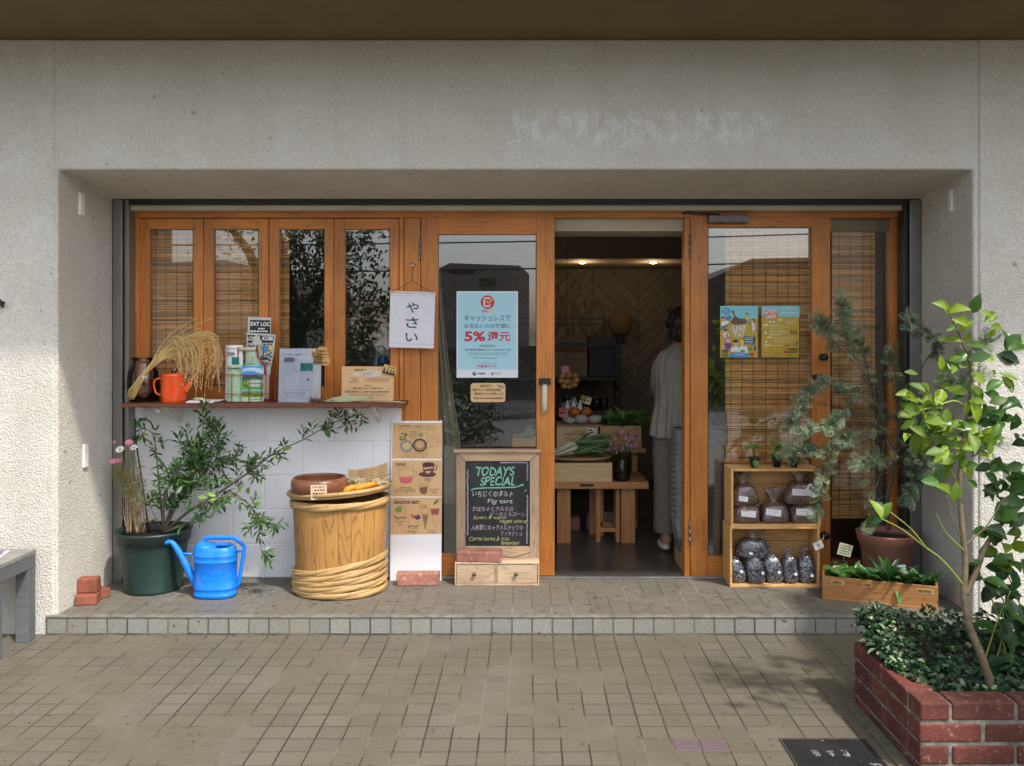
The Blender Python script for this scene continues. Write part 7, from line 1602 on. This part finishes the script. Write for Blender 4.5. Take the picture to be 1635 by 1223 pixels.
# --- acacia in the terracotta pot
M_ACB = mat('acacia bark', (0.12, 0.115, 0.09), (0.085, 0.078, 0.06), .8, nscale=50, bump=.4, bscale=120)
M_AC = leafmat('silvery acacia leaf', (0.115, 0.165, 0.085), (0.19, 0.25, 0.145), .15, .8, .3)
M_ACD = leafmat('dull acacia leaf', (0.034, 0.052, 0.020), (0.070, 0.095, 0.042), .15, .8, .3)
ac_ = thing('acacia_tree', (TP.x, TP.y, ZS + .28), 'silvery feathery acacia growing out of the terracotta pot', 'tree')
qs, ql = MB(), MB()
def frond(p, d, n, L_, m, npair=9):
    d = d.normalized(); s = d.cross(n).normalized() if d.cross(n).length > .01 else basis(d)[1]; nn = s.cross(d)
    for i in range(npair):
        t = (i + .4) / npair; b = p + d * (L_ * t) - nn * (.18 * L_ * t * t); l_ = L_ * .36 * math.sin(math.pi * (.12 + .80 * t)) + .004
        for sg in (-1, 1):
            ql.sliver(b, d * .55 + s * sg, nn, l_, .0040, m, .12)
    ql.sliver(p, d, nn, L_, .002, m, .18)
B1 = (1418, 846, .455)
acb = [([B1, (1416, 800, .44), (1424, 760, .42), (1428, 728, .40), (1415, 690, .38), (1402, 650, .34), (1393, 618, .30), (1380, 570, .28), (1371, 535, .27)], .013, 16, .55),
       ([(1428, 728, .40), (1432, 700, .36), (1440, 660, .30), (1432, 610, .28), (1420, 575, .27)], .006, 13, .4), ([(1402, 650, .34), (1385, 640, .25), (1360, 628, .20), (1330, 612, .18), (1300, 616, .18), (1280, 640, .18), (1264, 675, .2)], .005, 26, .3),
       ([(1402, 655, .32), (1380, 600, .26), (1362, 560, .25), (1350, 520, .24), (1345, 485, .24)], .005, 20, .45), ([(1385, 600, .26), (1350, 565, .24), (1325, 535, .23), (1310, 510, .23)], .004, 15, .5),
       ([(1412, 690, .38), (1375, 690, .26), (1345, 705, .22), (1318, 722, .2), (1290, 715, .22), (1262, 720, .24)], .005, 24, .3), ([(1345, 705, .22), (1325, 740, .2), (1312, 770, .2), (1308, 812, .22)], .003, 12, .2),
       ([(1428, 728, .40), (1455, 690, .28), (1490, 640, .10), (1520, 608, -.05), (1560, 600, -.12)], .006, 18, .25), ([(1440, 660, .30), (1470, 590, .15), (1495, 545, .08), (1455, 515, .1)], .004, 12, .45), ([(1455, 690, .25), (1500, 690, .08), (1545, 690, -.06), (1590, 700, -.15)], .005, 16, .3), ([(1545, 690, -.06), (1575, 730, -.12), (1608, 755, -.16)], .003, 9, .2),
       ([(1428, 728, .40), (1450, 735, .26), (1462, 760, .2), (1450, 790, .2)], .004, 13, .3), ([(1424, 750, .38), (1400, 730, .26), (1376, 738, .22)], .004, 9, .3), ([(1416, 790, .40), (1400, 800, .3), (1390, 830, .26)], .002, 5, .5), ([(1432, 700, .36), (1470, 725, .2), (1482, 748, .14)], .004, 10, .3),
       ([(1393, 618, .30), (1350, 655, .2), (1320, 680, .16), (1285, 690, .16)], .003, 16, .25), ([(1490, 640, .10), (1530, 575, -.04), (1575, 545, -.12)], .003, 9, .4)]
for bi, (pts, r0, nf, tmin) in enumerate(acb):
    c = grow(pp(pts), r0, .0016, qs, M_ACB)
    for k in range(int(nf * 4.0)):
        t = rnd.uniform(tmin, 1.0); p, d = sample(c, t)
        ax = (d * .55 + Vector((rnd.gauss(0, .8), rnd.gauss(-.15, .6), rnd.gauss(0, .75)))).normalized()
        frond(p, ax, Vector((rnd.gauss(0, .5), -.7, .6)), rnd.uniform(.035, .068), M_AC if (bi in (2, 3, 4, 5, 15) and rnd.random() < .7 or rnd.random() < .35) else M_ACD, 10)
    for k in range(3):
        p, d = sample(c, rnd.uniform(.9, 1)); frond(p, d + Vector((rnd.gauss(0, .4), -.2, rnd.gauss(0, .4))), Vector((0, -.8, .5)), .085, M_AC, 10)
for k in range(60):
    p = at(rnd.gauss(1425, 42), rnd.gauss(690, 45), rnd.uniform(.2, .42)); e = p + Vector((rnd.gauss(0, .08), rnd.gauss(0, .06), rnd.gauss(.02, .07))); qs.tube([p, e], [.0016, .0008], M_ACB, 4); frond(e, e - p, Vector((0, -.7, .6)), .06, M_ACD, 8)
qs.build('branches', ac_); ql.build('fronds', ac_)

# --- brick planter on the pavement
M_PB = brick_wear('dark red planter brick', (0.140, 0.034, 0.022), (0.078, 0.022, 0.016), (0.30, 0.175, 0.13), .575)
M_MORT = mat('planter mortar', (0.27, 0.25, 0.205), (0.10, 0.092, 0.075), .9, nscale=24, bump=.6, bscale=120)
PXL, PXR, PYF, PYB, PZ = 1.315, 2.75, -1.385, -.80, .2435
pl = thing('brick_planter', ((PXL + PXR) / 2, (PYF + PYB) / 2, 0), 'low dark red brick planter full of ground cover in the right foreground', 'planter')
th = .10; ch_ = .0735; bh = .061
q = MB()
e = .006
for (x0, x1, y0, y1) in ((PXL + e, PXR - e, PYF + e, PYF + th - e), (PXL + e, PXR - e, PYB - th + e, PYB - e), (PXL + e, PXL + th - e, PYF + th - e, PYB - th + e), (PXR - th + e, PXR - e, PYF + th - e, PYB - th + e)): q.box(x0, x1, y0, y1, -.1, PZ - .008, M_MORT)
q.build('mortar', pl)
q = MB()
def bk_(x0, x1, y0, y1, z0): 
    j = lambda: rnd.gauss(0, .0012)
    o_ = len(q.v); q.box(x0 + j(), x1 + j(), y0 + j(), y1 + j(), z0, z0 + bh, M_PB)
for cidx in range(4):
    z0 = PZ - bh - ch_ * cidx
    odd = cidx % 2
    # front run
    x = PXL + (0 if odd == 0 else 0); first = True
    while x < PXR - .03:
        L_ = (.10 if odd == 0 else .21) if first else .21
        bk_(x, min(x + L_, PXR), PYF, PYF + th, z0); x += L_ + .011; first = False
    # left run
    y = PYF + (th + .011 if not odd else th + .011); first = True
    if odd == 0: y = PYF + .0
    y = PYF + th + .011
    while y < PYB - .02:
        L_ = (.115 if odd == 0 else .21) if first else .21
        if odd == 1 and first: L_ = .105
        bk_(PXL, PXL + th, y, min(y + L_ if odd else y + .21, PYB), z0); y += (L_ if odd else .21) + .011; first = False
    x = PXL + th + .011
    while x < PXR - .03: bk_(x, min(x + .21, PXR), PYB - th, PYB, z0); x += .221
q.build('brickwork', pl, bevel=.0065)
q = MB(); q.box(PXL + th - .004, PXR - th, PYF + th - .004, PYB - th + .004, -.05, PZ - .05, M_SOIL); q.build('soil', pl)
# ground cover: small variegated leaves
M_GC = leafmat('ground cover leaf', (0.010, 0.036, 0.012), (0.028, 0.075, 0.026), .12, .45, .3); M_GCV = leafmat('variegated leaf', (0.34, 0.40, 0.22), (0.18, 0.27, 0.09), .2, .4, .2); M_GCP = leafmat('pink tip leaf', (0.55, 0.40, 0.36), (.5, .45, .36), .2, .5)
q = MB()
def mound(x, y): 
    u = (x - PXL) / .75; v = (y - PYF) / (PYB - PYF)
    return PZ - .03 + .145 * max(0, v) ** 1.3 * max(0, 1 - max(0, u - .55) * 1.1) * (.65 + .35 * min(1, max(0, u * 3 + .35))) + .045 * mnoise.noise(Vector((x * 7, y * 7, 0)))
for i in range(4200):
    x = rnd.uniform(PXL + .03, PXL + 1.15); y = rnd.uniform(PYF + th, PYB + .05); z = mound(x, y) - abs(rnd.gauss(0, .022))
    if i < 700: x = rnd.uniform(PXL + .025, PXL + .14); y = rnd.uniform(PYF + .26, PYB + .05); z = mound(x, y) - .01 + rnd.gauss(0, .012)
    hi = rnd.random(); edge = y > PYB - .10 or x < PXL + .10
    m_ = M_GCV if hi < (.11 if edge else .035) else (M_GCP if hi > .992 else M_GC)
    q.leaf((x, y, z), Vector((rnd.gauss(0, 1), rnd.gauss(-.5, .8), rnd.gauss(.1, .5))), Vector((rnd.gauss(0, .45), rnd.gauss(-.45, .4), 1)), rnd.uniform(.016, .042), rnd.uniform(.010, .023), m_, .2)
vs = []; n1, n2 = 40, 26
for i in range(n1 + 1):
    for j in range(n2 + 1): x = PXL + .05 + 1.15 * i / n1; y = PYF + th + (PYB - .02 - PYF - th) * j / n2; vs.append((x, y, mound(x, y) - .045))
q.add(vs, [(i*(n2+1)+j, (i+1)*(n2+1)+j, (i+1)*(n2+1)+j+1, i*(n2+1)+j+1) for i in range(n1) for j in range(n2)], M_SOIL, True)
gc = q.build('ground_cover', loc=(PXL + .4, -1.1, PZ)); tag(gc, 'mound of small variegated leaves filling the brick planter', 'ground cover', kind='stuff')
# --- citrus in the planter
M_CB = mat('citrus bark', (0.19, 0.145, 0.085), (0.12, 0.09, 0.055), .8, nscale=(30, 30, 50), bump=.4, bscale=130); M_CGB = mat('green twig', (0.26, 0.33, 0.04), (0.18, .22, .05), .5, nscale=20)
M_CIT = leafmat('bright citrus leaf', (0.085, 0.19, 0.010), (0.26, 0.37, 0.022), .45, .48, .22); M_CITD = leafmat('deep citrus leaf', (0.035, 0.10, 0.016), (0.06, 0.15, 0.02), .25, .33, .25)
ct_ = thing('citrus_tree', (X(1586, -1.21), -1.21, PZ - .05), 'young citrus tree with bright green leaves rising from the brick planter', 'tree')
qs, ql = MB(), MB()
ctb = [([(1588, 1112, -1.21), (1568, 1050, -1.21), (1548, 1000, -1.20), (1539, 950, -1.19), (1541, 900, -1.18), (1536, 840, -1.17), (1532, 780, -1.16), (1536, 720, -1.15), (1546, 650, -1.15), (1550, 590, -1.15), (1530, 530, -1.15), (1512, 492, -1.15)], .0155, .003, M_CB),
       ([(1541, 950, -1.19), (1560, 910, -1.15), (1575, 870, -1.10), (1605, 830, -1.05), (1640, 800, -1.0)], .011, .007, M_CB), ([(1539, 935, -1.19), (1505, 895, -1.22), (1475, 872, -1.24), (1440, 845, -1.26), (1407, 828, -1.28)], .0045, .002, M_CGB), ([(1478, 874, -1.24), (1455, 845, -1.26), (1422, 818, -1.28)], .003, .002, M_CGB),
       ([(1541, 880, -1.18), (1510, 850, -1.2), (1495, 820, -1.22)], .003, .0015, M_CGB), ([(1536, 860, -1.17), (1520, 830, -1.2), (1512, 790, -1.2)], .003, .0015, M_CB), ([(1538, 872, -1.18), (1575, 840, -1.16), (1600, 800, -1.14), (1612, 790, -1.14)], .003, .0015, M_CB),
       ([(1546, 655, -1.15), (1525, 640, -1.2), (1490, 650, -1.22), (1468, 655, -1.22)], .004, .0015, M_CGB), ([(1536, 720, -1.15), (1520, 690, -1.2), (1490, 690, -1.22)], .004, .0015, M_CGB), ([(1532, 780, -1.16), (1515, 740, -1.2), (1510, 715, -1.2)], .003, .0015, M_CGB), ([(1550, 590, -1.15), (1575, 570, -1.12), (1610, 560, -1.1)], .003, .0015, M_CGB)]
for pts, r0, r1, m_ in ctb: grow(pp(pts), r0, r1, qs, m_, 9)
def cl(px, py, dx, dz, L_, w_, y_=-1.18, m_=None, nx=0, ny=-.8, nz=.5): ql.leaf(at(px, py, y_ + rnd.gauss(0, .03)), Vector((dx, rnd.gauss(-.25, .3), dz)), Vector((nx + rnd.gauss(0, .35), ny, nz + rnd.gauss(0, .2))), L_, w_, m_ or (M_CIT if rnd.random() < .8 else M_CITD), rnd.uniform(.02, .5), rnd.uniform(.1, .5))
tops = [(1512, 492, -.9, .5), (1516, 500, .8, .4), (1520, 508, -.6, .9), (1524, 515, 1, .1), (1528, 522, -.9, -.2), (1532, 530, .6, .8), (1536, 545, -1, .25), (1540, 552, 1, -.1), (1542, 562, -.8, -.5), (1545, 575, .9, .3), (1548, 585, -1, .2), (1549, 595, .8, -.5), (1550, 605, -.7, -.6), (1549, 615, .4, -.8), (1546, 628, -.9, .35), (1546, 640, .9, .1)]
for px, py, dx, dz in tops: cl(px, py, dx, dz, rnd.uniform(.05, .09), rnd.uniform(.03, .046))
clusters = [(1452, 640, 6), (1462, 690, 6), (1480, 622, 5), (1500, 600, 4), (1520, 580, 4), (1570, 640, 5), (1585, 690, 5), (1600, 600, 5), (1560, 520, 4), (1590, 520, 3), (1470, 655, 8), (1490, 652, 7), (1508, 645, 5), (1490, 692, 7), (1505, 690, 6), (1522, 690, 5), (1512, 718, 8), (1530, 735, 6), (1540, 700, 5), (1555, 680, 6), (1548, 660, 4), (1540, 745, 5), (1575, 725, 3)]
for px, py, n_ in clusters:
    for k in range(n_): cl(px + rnd.gauss(0, 9), py + rnd.gauss(0, 13), rnd.gauss(-.2, .9), rnd.gauss(-.2, .65), *( (lambda L_: (L_, L_ * rnd.uniform(.5, .62)))(rnd.uniform(.034, .078)) ))
for (px, py, dx, dz) in ((1407, 828, -.2, 1), (1410, 826, -.9, -.5), (1408, 830, .3, .8), (1510, 722, -1, .0), (1516, 790, -.5, .5), (1520, 800, .2, .9), (1500, 770, -1, .1)): cl(px, py, dx, dz, .07, .042, -1.27)
for (px, py, dx, dz) in ((1612, 790, .6, .6), (1600, 805, 1, .2), (1610, 560, .9, .4), (1605, 562, .5, .9), (1590, 566, .8, -.5), (1615, 800, -.5, -.6), (1585, 830, 1, .4), (1570, 845, .9, -.2)):
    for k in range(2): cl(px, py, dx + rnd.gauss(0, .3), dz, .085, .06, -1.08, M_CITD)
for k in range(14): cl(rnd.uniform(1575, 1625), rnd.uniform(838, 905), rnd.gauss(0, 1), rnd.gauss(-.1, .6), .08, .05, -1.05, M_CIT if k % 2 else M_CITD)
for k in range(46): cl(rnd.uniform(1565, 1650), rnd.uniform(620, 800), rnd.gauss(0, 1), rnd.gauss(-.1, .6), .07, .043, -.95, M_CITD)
qs.build('trunk', ct_); ql.build('leaves', ct_)
# --- dark broad leaved shrub behind it
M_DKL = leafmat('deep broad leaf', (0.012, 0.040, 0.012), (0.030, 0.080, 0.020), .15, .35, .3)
ds = thing('broad_leaved_shrub', (1.9, -.98, PZ - .05), 'dark broad leaved shrub behind the citrus trunk at the right edge', 'shrub')
qs, ql = MB(), MB()
for k in range(12):
    b = Vector((rnd.uniform(1.70, 2.35), rnd.uniform(-1.15, -.92), PZ - .06)); e = b + Vector((rnd.gauss(0, .10), rnd.gauss(0, .08), rnd.uniform(.25, .62)))
    c = grow([Vector((1.98, -1.03, PZ - .07)), b, b.lerp(e, .5) + Vector((rnd.gauss(0, .02), 0, 0)), e], .005, .002, qs, M_CGB, 6)
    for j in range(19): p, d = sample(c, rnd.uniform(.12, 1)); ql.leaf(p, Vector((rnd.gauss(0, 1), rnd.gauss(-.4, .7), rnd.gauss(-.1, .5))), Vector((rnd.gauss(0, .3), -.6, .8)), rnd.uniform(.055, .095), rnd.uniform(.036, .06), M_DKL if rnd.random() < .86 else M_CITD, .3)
qs.build('stems', ds); ql.build('leaves', ds)

# ================================================================== bench, ornament, hatch
M_GREYW = mat('grey painted timber', (0.125, 0.132, 0.138), (0.095, 0.10, 0.106), .6, nscale=(6, 60, 60), island=.06); M_SLAT = mat('weathered bench slat', (0.235, 0.225, 0.205), (0.17, 0.163, 0.15), .7, nscale=(4, 70, 70), island=.1)
bx1 = -2.405; bt_ = .437
be = thing('bench', (-3.0, -.23, 0), 'grey slatted wooden bench against the wall at the left edge', 'bench')
q = MB()
for k in range(5): y0 = -.40 + k * .068; q.box(-4.0, bx1, y0, y0 + .061, bt_ - .022, bt_, M_SLAT)
q.build('slats', be, bevel=.003)
q = MB(); q.box(bx1 - .035, bx1 - .002, -.395, -.068, bt_ - .085, bt_ - .0225, M_GREYW); q.box(-4.0, bx1 - .036, -.395, -.36, bt_ - .085, bt_ - .0225, M_GREYW); q.box(-4.0, bx1 - .036, -.10, -.07, bt_ - .085, bt_ - .0225, M_GREYW); q.build('apron', be, bevel=.002)
for (y0, y1) in ((-.392, -.332), (-.13, -.066)):
    for xx in (bx1 - .066, -3.95):
        q = MB(); q.box(xx, xx + .062, y0, y1, 0, bt_ - .0225 if y1 < -.2 else bt_ - .02, M_GREYW); q.build('leg', be, bevel=.003)
q = MB(); z_ = bt_
q.obox((-2.62, -.26, z_ + .003), (.30, .21, .006), (0, 0, .25), mat('magazine cover', (0.10, 0.09, 0.17), (.5, .5, .55), .35, nscale=(14, 5, 5), contrast=(.52, .58))); q.obox((-2.66, -.29, z_ + .0085), (.22, .15, .004), (0, 0, .1), mat('magazine violet', (.22, .10, .28), (.6, .58, .6), .4, nscale=(9, 18, 5), contrast=(.5, .55)))
tag(q.build('magazine', loc=(-2.62, -.26, z_)), 'glossy dark magazine lying open on the grey bench', 'magazine')
q = MB(); c_ = at(2, 486, -.02)
for (dx, dz, L_) in ((1, .35, .035), (.9, -.5, .032), (-.9, .5, .045), (-1, -.3, .042), (.15, 1, .03)): q.leaf(c_, Vector((dx, -.35, dz)), Vector((0, -1, 0)), L_, .022, M_DARKSTEEL, -.1, .3)
q.ball(c_, .008, M_DARKSTEEL, 8, 6); q.tube([c_, c_ + Vector((0, .022, 0))], .004, M_DARKSTEEL, 6)
tag(q.build('metal_ornament', loc=c_), 'small dark metal petal ornament fixed to the wall at the left edge', 'ornament')
M_HATCH = mat('hatch steel', (0.016, 0.0165, 0.017), (0.03, 0.03, 0.03), .45, nscale=9, metal=.3)
hx0, hx1, hy0, hy1 = X(1247, -1.13), X(1380, -1.13), -1.345, -1.132
ht = thing('hydrant_hatch', ((hx0 + hx1) / 2, -1.24, 0), 'black metal hatch with faded characters set into the pavement by the planter', 'hatch')
q = MB(); q.box(hx0, hx1, hy0, hy1, -.02, .003, M_HATCH); q.build('plate', ht, bevel=.001)
q = MB(); 
for (x0, x1, y0, y1) in ((hx0 - .006, hx1 + .006, hy1, hy1 + .006), (hx0 - .006, hx1 + .006, hy0 - .006, hy0), (hx0 - .006, hx0, hy0, hy1), (hx1, hx1 + .006, hy0, hy1)): q.box(x0, x1, y0, y1, -.02, .0045, M_ALU)
q.build('rim', ht)
a = Art((hx1, hy0, .0034), Vector((-1, 0, 0)) / 460, Vector((0, 1, 0)) / 460, Vector((0, 0, 1)))
wq, hq = (hx1 - hx0) * 460, (hy1 - hy0) * 460
M_FADE = mat('worn white paint', (.26, .26, .25), (.06, .06, .06), .7, nscale=120, contrast=(.42, .6))
for ch__, x in (('散', wq * .36), ('水', wq * .53), ('栓', wq * .70)): a.text(ch__, x - 6, hq * .38, x + 6, hq * .60, M_FADE, 1, bold=.03)
a.ell(wq * .52, hq * .93, 2.5, 2, mat('bright screw', (.55, .55, .52), None, .3, metal=.8), 2)
for k in range(6): a.ell(wq * (.06 + .02 * k), hq * (.10 + .02 * (k % 3)), 2.0, 2.6, M_FADE, 1, 7)
a.build('lettering', ht)
q = MB(); q.box(PXL - .05, PXL - .004, -1.4, -.82, -.02, .008, mat('mossy kerb strip', (.13, .125, .07), (.09, .085, .055), .9, nscale=40, bump=.6, bscale=100)); q.build('kerb_strip', kind='structure')
# a few fallen leaves and grit
M_LITTER = mat('leaf litter', (0.07, 0.045, 0.025), (0.12, .07, .035), .8, island=.3)
q = MB()
for i in range(430):
    x, y = rnd.uniform(-2.3, 1.3), rnd.uniform(-1.4, .6); on = y > -.01
    if i > 260: y = -.028 - abs(rnd.gauss(0, .012)); on = False
    if i % 3 == 0 and i < 260: y = rnd.uniform(.02, .6); on = True
    q.leaf((x, y, (ZS if on else 0) + .0035), Vector((rnd.gauss(0, 1), rnd.gauss(0, 1), 0)), Vector((0, 0, 1)), rnd.uniform(.005, .016), rnd.uniform(.003, .008), M_LITTER, .1)
tag(q.build('leaf_litter'), 'specks of dry leaf scattered over the pavement and step', 'litter', kind='stuff')

# ================================================================== across the street (seen in the panes)
YGL = .69
def R(px, py, D): d = CAMD + YGL + D; return Vector(((px - PX0) * d / FPX, YGL - D, CAMZ - (py - PY0) * d / FPX))
M_GB = mat('grey facade', (0.20, 0.185, 0.175), (0.17, 0.158, 0.15), .8, nscale=1.5); M_DKW = mat('dark pane', (0.02, 0.022, 0.025), None, .1); M_PKB = mat('pinkish facade', (0.50, 0.40, 0.33), (0.44, .35, .28), .8, nscale=.8); M_ROOF = mat('slate roof', (0.09, 0.075, 0.07), (0.07, 0.06, 0.055), .7, nscale=6)
def prism_b(pts, D, depth, m, mb):                        # a front outline measured in the reflection, extruded away from the shop
    f = [R(x, y, D) for x, y in pts]; b = [p + Vector((0, -depth, 0)) for p in f]; n = len(f)
    mb.add(f + b, [tuple(range(n)), tuple(range(2*n-1, n-1, -1))] + [(i, i+n, (i+1) % n + n, (i+1) % n) for i in range(n)], m)
def opening(mb, x0, x1, y0, y1, D, m): p, q_ = R(x0, y1, D), R(x1, y0, D); mb.box(p.x, q_.x, p.y - .05, p.y + .04, p.z, q_.z, m)
D = 40; gb = thing('grey_building', R(775, 590, D), 'grey two storey building across the street, mirrored in the left door', 'building')
q = MB(); prism_b([(670, 640), (670, 432), (706, 426), (718, 420), (830, 424), (845, 438), (845, 640)], D, 9, M_GB, q); q.build('wall', gb)
for (x0, x1) in ((766, 777), (779, 791)): q = MB(); opening(q, x0, x1, 444, 458, D, M_DKW); q.build('window', gb)
q = MB(); opening(q, 764, 793, 459, 461, D, M_GB); q.build('sill', gb)
q = MB(); opening(q, 717, 757, 429, 437, D, M_INK); q.build('sign_board', gb)
D = 19; pb = thing('pale_building', R(420, 640, D), 'pale pinkish house across the street, mirrored in the folding windows', 'building')
q = MB(); prism_b([(250, 700), (250, 420), (360, 415), (480, 445), (560, 470), (560, 700)], D, 8, M_PKB, q); q.build('wall', pb)
for (x0, x1, y0, y1) in ((388, 396, 445, 480), (399, 408, 448, 482), (411, 420, 450, 484), (447, 454, 450, 485), (300, 330, 455, 500), (480, 500, 470, 500)): q = MB(); opening(q, x0, x1, y0, y1, D, M_DKW); q.build('window', pb)
D = 15; hb = thing('dark_house', R(1230, 640, D), 'low dark house with a sloping roof across the street, mirrored in the right door', 'house')
q = MB(); prism_b([(1060, 720), (1060, 478), (1130, 447), (1201, 413), (1420, 408), (1420, 720)], D, 7, M_ROOF, q); q.build('wall', hb)
q = MB(); opening(q, 1330, 1420, 480, 640, D, M_DKW); q.build('door', hb)
D = 12; fg = thing('street_gate', R(812, 690, D), 'grey slatted gate across the street, mirrored below the notice card', 'gate')
q = MB()
for i in range(24): opening(q, 762 + i * 4, 764.4 + i * 4, 602 - (8 if i > 12 else 0), 690, D, M_STEEL)
q.build('slats', fg)
q = MB(); opening(q, 760, 860, 606, 609, D, M_STEEL); opening(q, 760, 860, 680, 684, D, M_STEEL); q.build('rails', fg)
q = MB(); prism_b([(560, 720), (560, 560), (700, 556), (860, 552), (980, 548), (980, 720)], 17, .3, mat('street wall', (.09, .085, .08), (.06, .058, .055), .9, nscale=3), q)
tag(q.build('street_wall', loc=R(770, 720, 17)), 'long dark wall behind the street gate', 'wall')
M_TRK = mat('street tree bark', (0.05, 0.042, 0.035), None, .9); M_TRL = leafmat('street tree leaf', (0.022, 0.042, 0.014), (0.05, 0.07, 0.025), .2, .5, .3)
D = 9.5; tt = thing('street_tree', R(452, 700, D), 'leaning street tree across the road, mirrored in the folding windows', 'tree')
q = MB(); grow([R(492, 760, D), R(480, 600, D), R(470, 520, D), R(455, 440, D), R(440, 370, D)], .22, .10, q, M_TRK, 10); grow([R(470, 520, D), R(420, 450, D), R(395, 400, D), R(365, 360, D)], .12, .05, q, M_TRK, 8); grow([R(474, 540, D), R(520, 440, D), R(560, 390, D)], .12, .04, q, M_TRK, 8); q.build('trunk', tt)
q = MB()
for i in range(8500):
    t = rnd.random()
    if t < .62: px, py, dd = rnd.gauss(505, 62), rnd.gauss(392, 42), D + rnd.gauss(0, .8)
    else: px, py, dd = rnd.gauss(545, 60), rnd.gauss(500, 30), D + rnd.gauss(-.4, .6)
    if mnoise.noise(Vector((px * .035, py * .035, dd))) < -.08: continue
    q.leaf(R(px, py, dd), Vector((rnd.gauss(0, 1), rnd.gauss(0, 1), rnd.gauss(-.3, .7))), Vector((rnd.gauss(0, 1), rnd.gauss(0, 1), 1)), rnd.uniform(.06, .12), rnd.uniform(.03, .055), M_TRL, .2)
q.build('crown', tt)
q = MB()
for i in range(6500):
    px, dd = rnd.uniform(380, 790), 8.5 + rnd.gauss(0, .5); top = 560 + 22 * math.sin(px * .03) + 14 * math.sin(px * .085) + (40 if px > 690 else 0)
    py = rnd.uniform(top, 760); q.leaf(R(px, py, dd), Vector((rnd.gauss(0, 1), rnd.gauss(0, 1), rnd.gauss(.3, .7))), Vector((rnd.gauss(0, 1), rnd.gauss(0, 1), 1)), rnd.uniform(.10, .20), rnd.uniform(.03, .06), M_TRL if rnd.random() < .93 else M_GCV, .2)
tag(q.build('street_hedge', loc=R(560, 740, 8.5)), 'loose dark hedge along the far side of the road', 'hedge')

# wires and a pole over the street
q = MB(); pz = R(868, 700, 13); q.tube([(pz.x, pz.y, -.12), (pz.x, pz.y, 7.5)], [.14, .10], M_GB, 12)
for dz in (6.9, 6.2, 5.5): q.box(pz.x - .5, pz.x + .5, pz.y - .05, pz.y + .05, dz, dz + .09, M_DARKSTEEL)
q.lathe([(.2, 5.0), (.22, 5.1), (.22, 5.7), (.2, 5.8)], (pz.x + .35, pz.y, 0), M_GB, 16, cap1=True)
tag(q.build('utility_pole', loc=(pz.x, pz.y, -.12)), 'grey utility pole with crossarms across the street', 'pole')
for i, (z_, sag) in enumerate(((3.55, .10), (4.1, .14), (4.6, .18), (5.5, .2), (2.95, .1))):
    q = MB(); q.tube([(x, pz.y + .1 * i, z_ - sag * (1 - ((x - pz.x) / 9) ** 2) + .02 * x) for x in [pz.x - 9 + k for k in range(19)]], .016, M_INK, 5)
    tag(q.build('overhead_wire', loc=(pz.x, pz.y, z_)), 'black overhead wire running along the far side of the street', 'wire', 'overhead wires along the street')
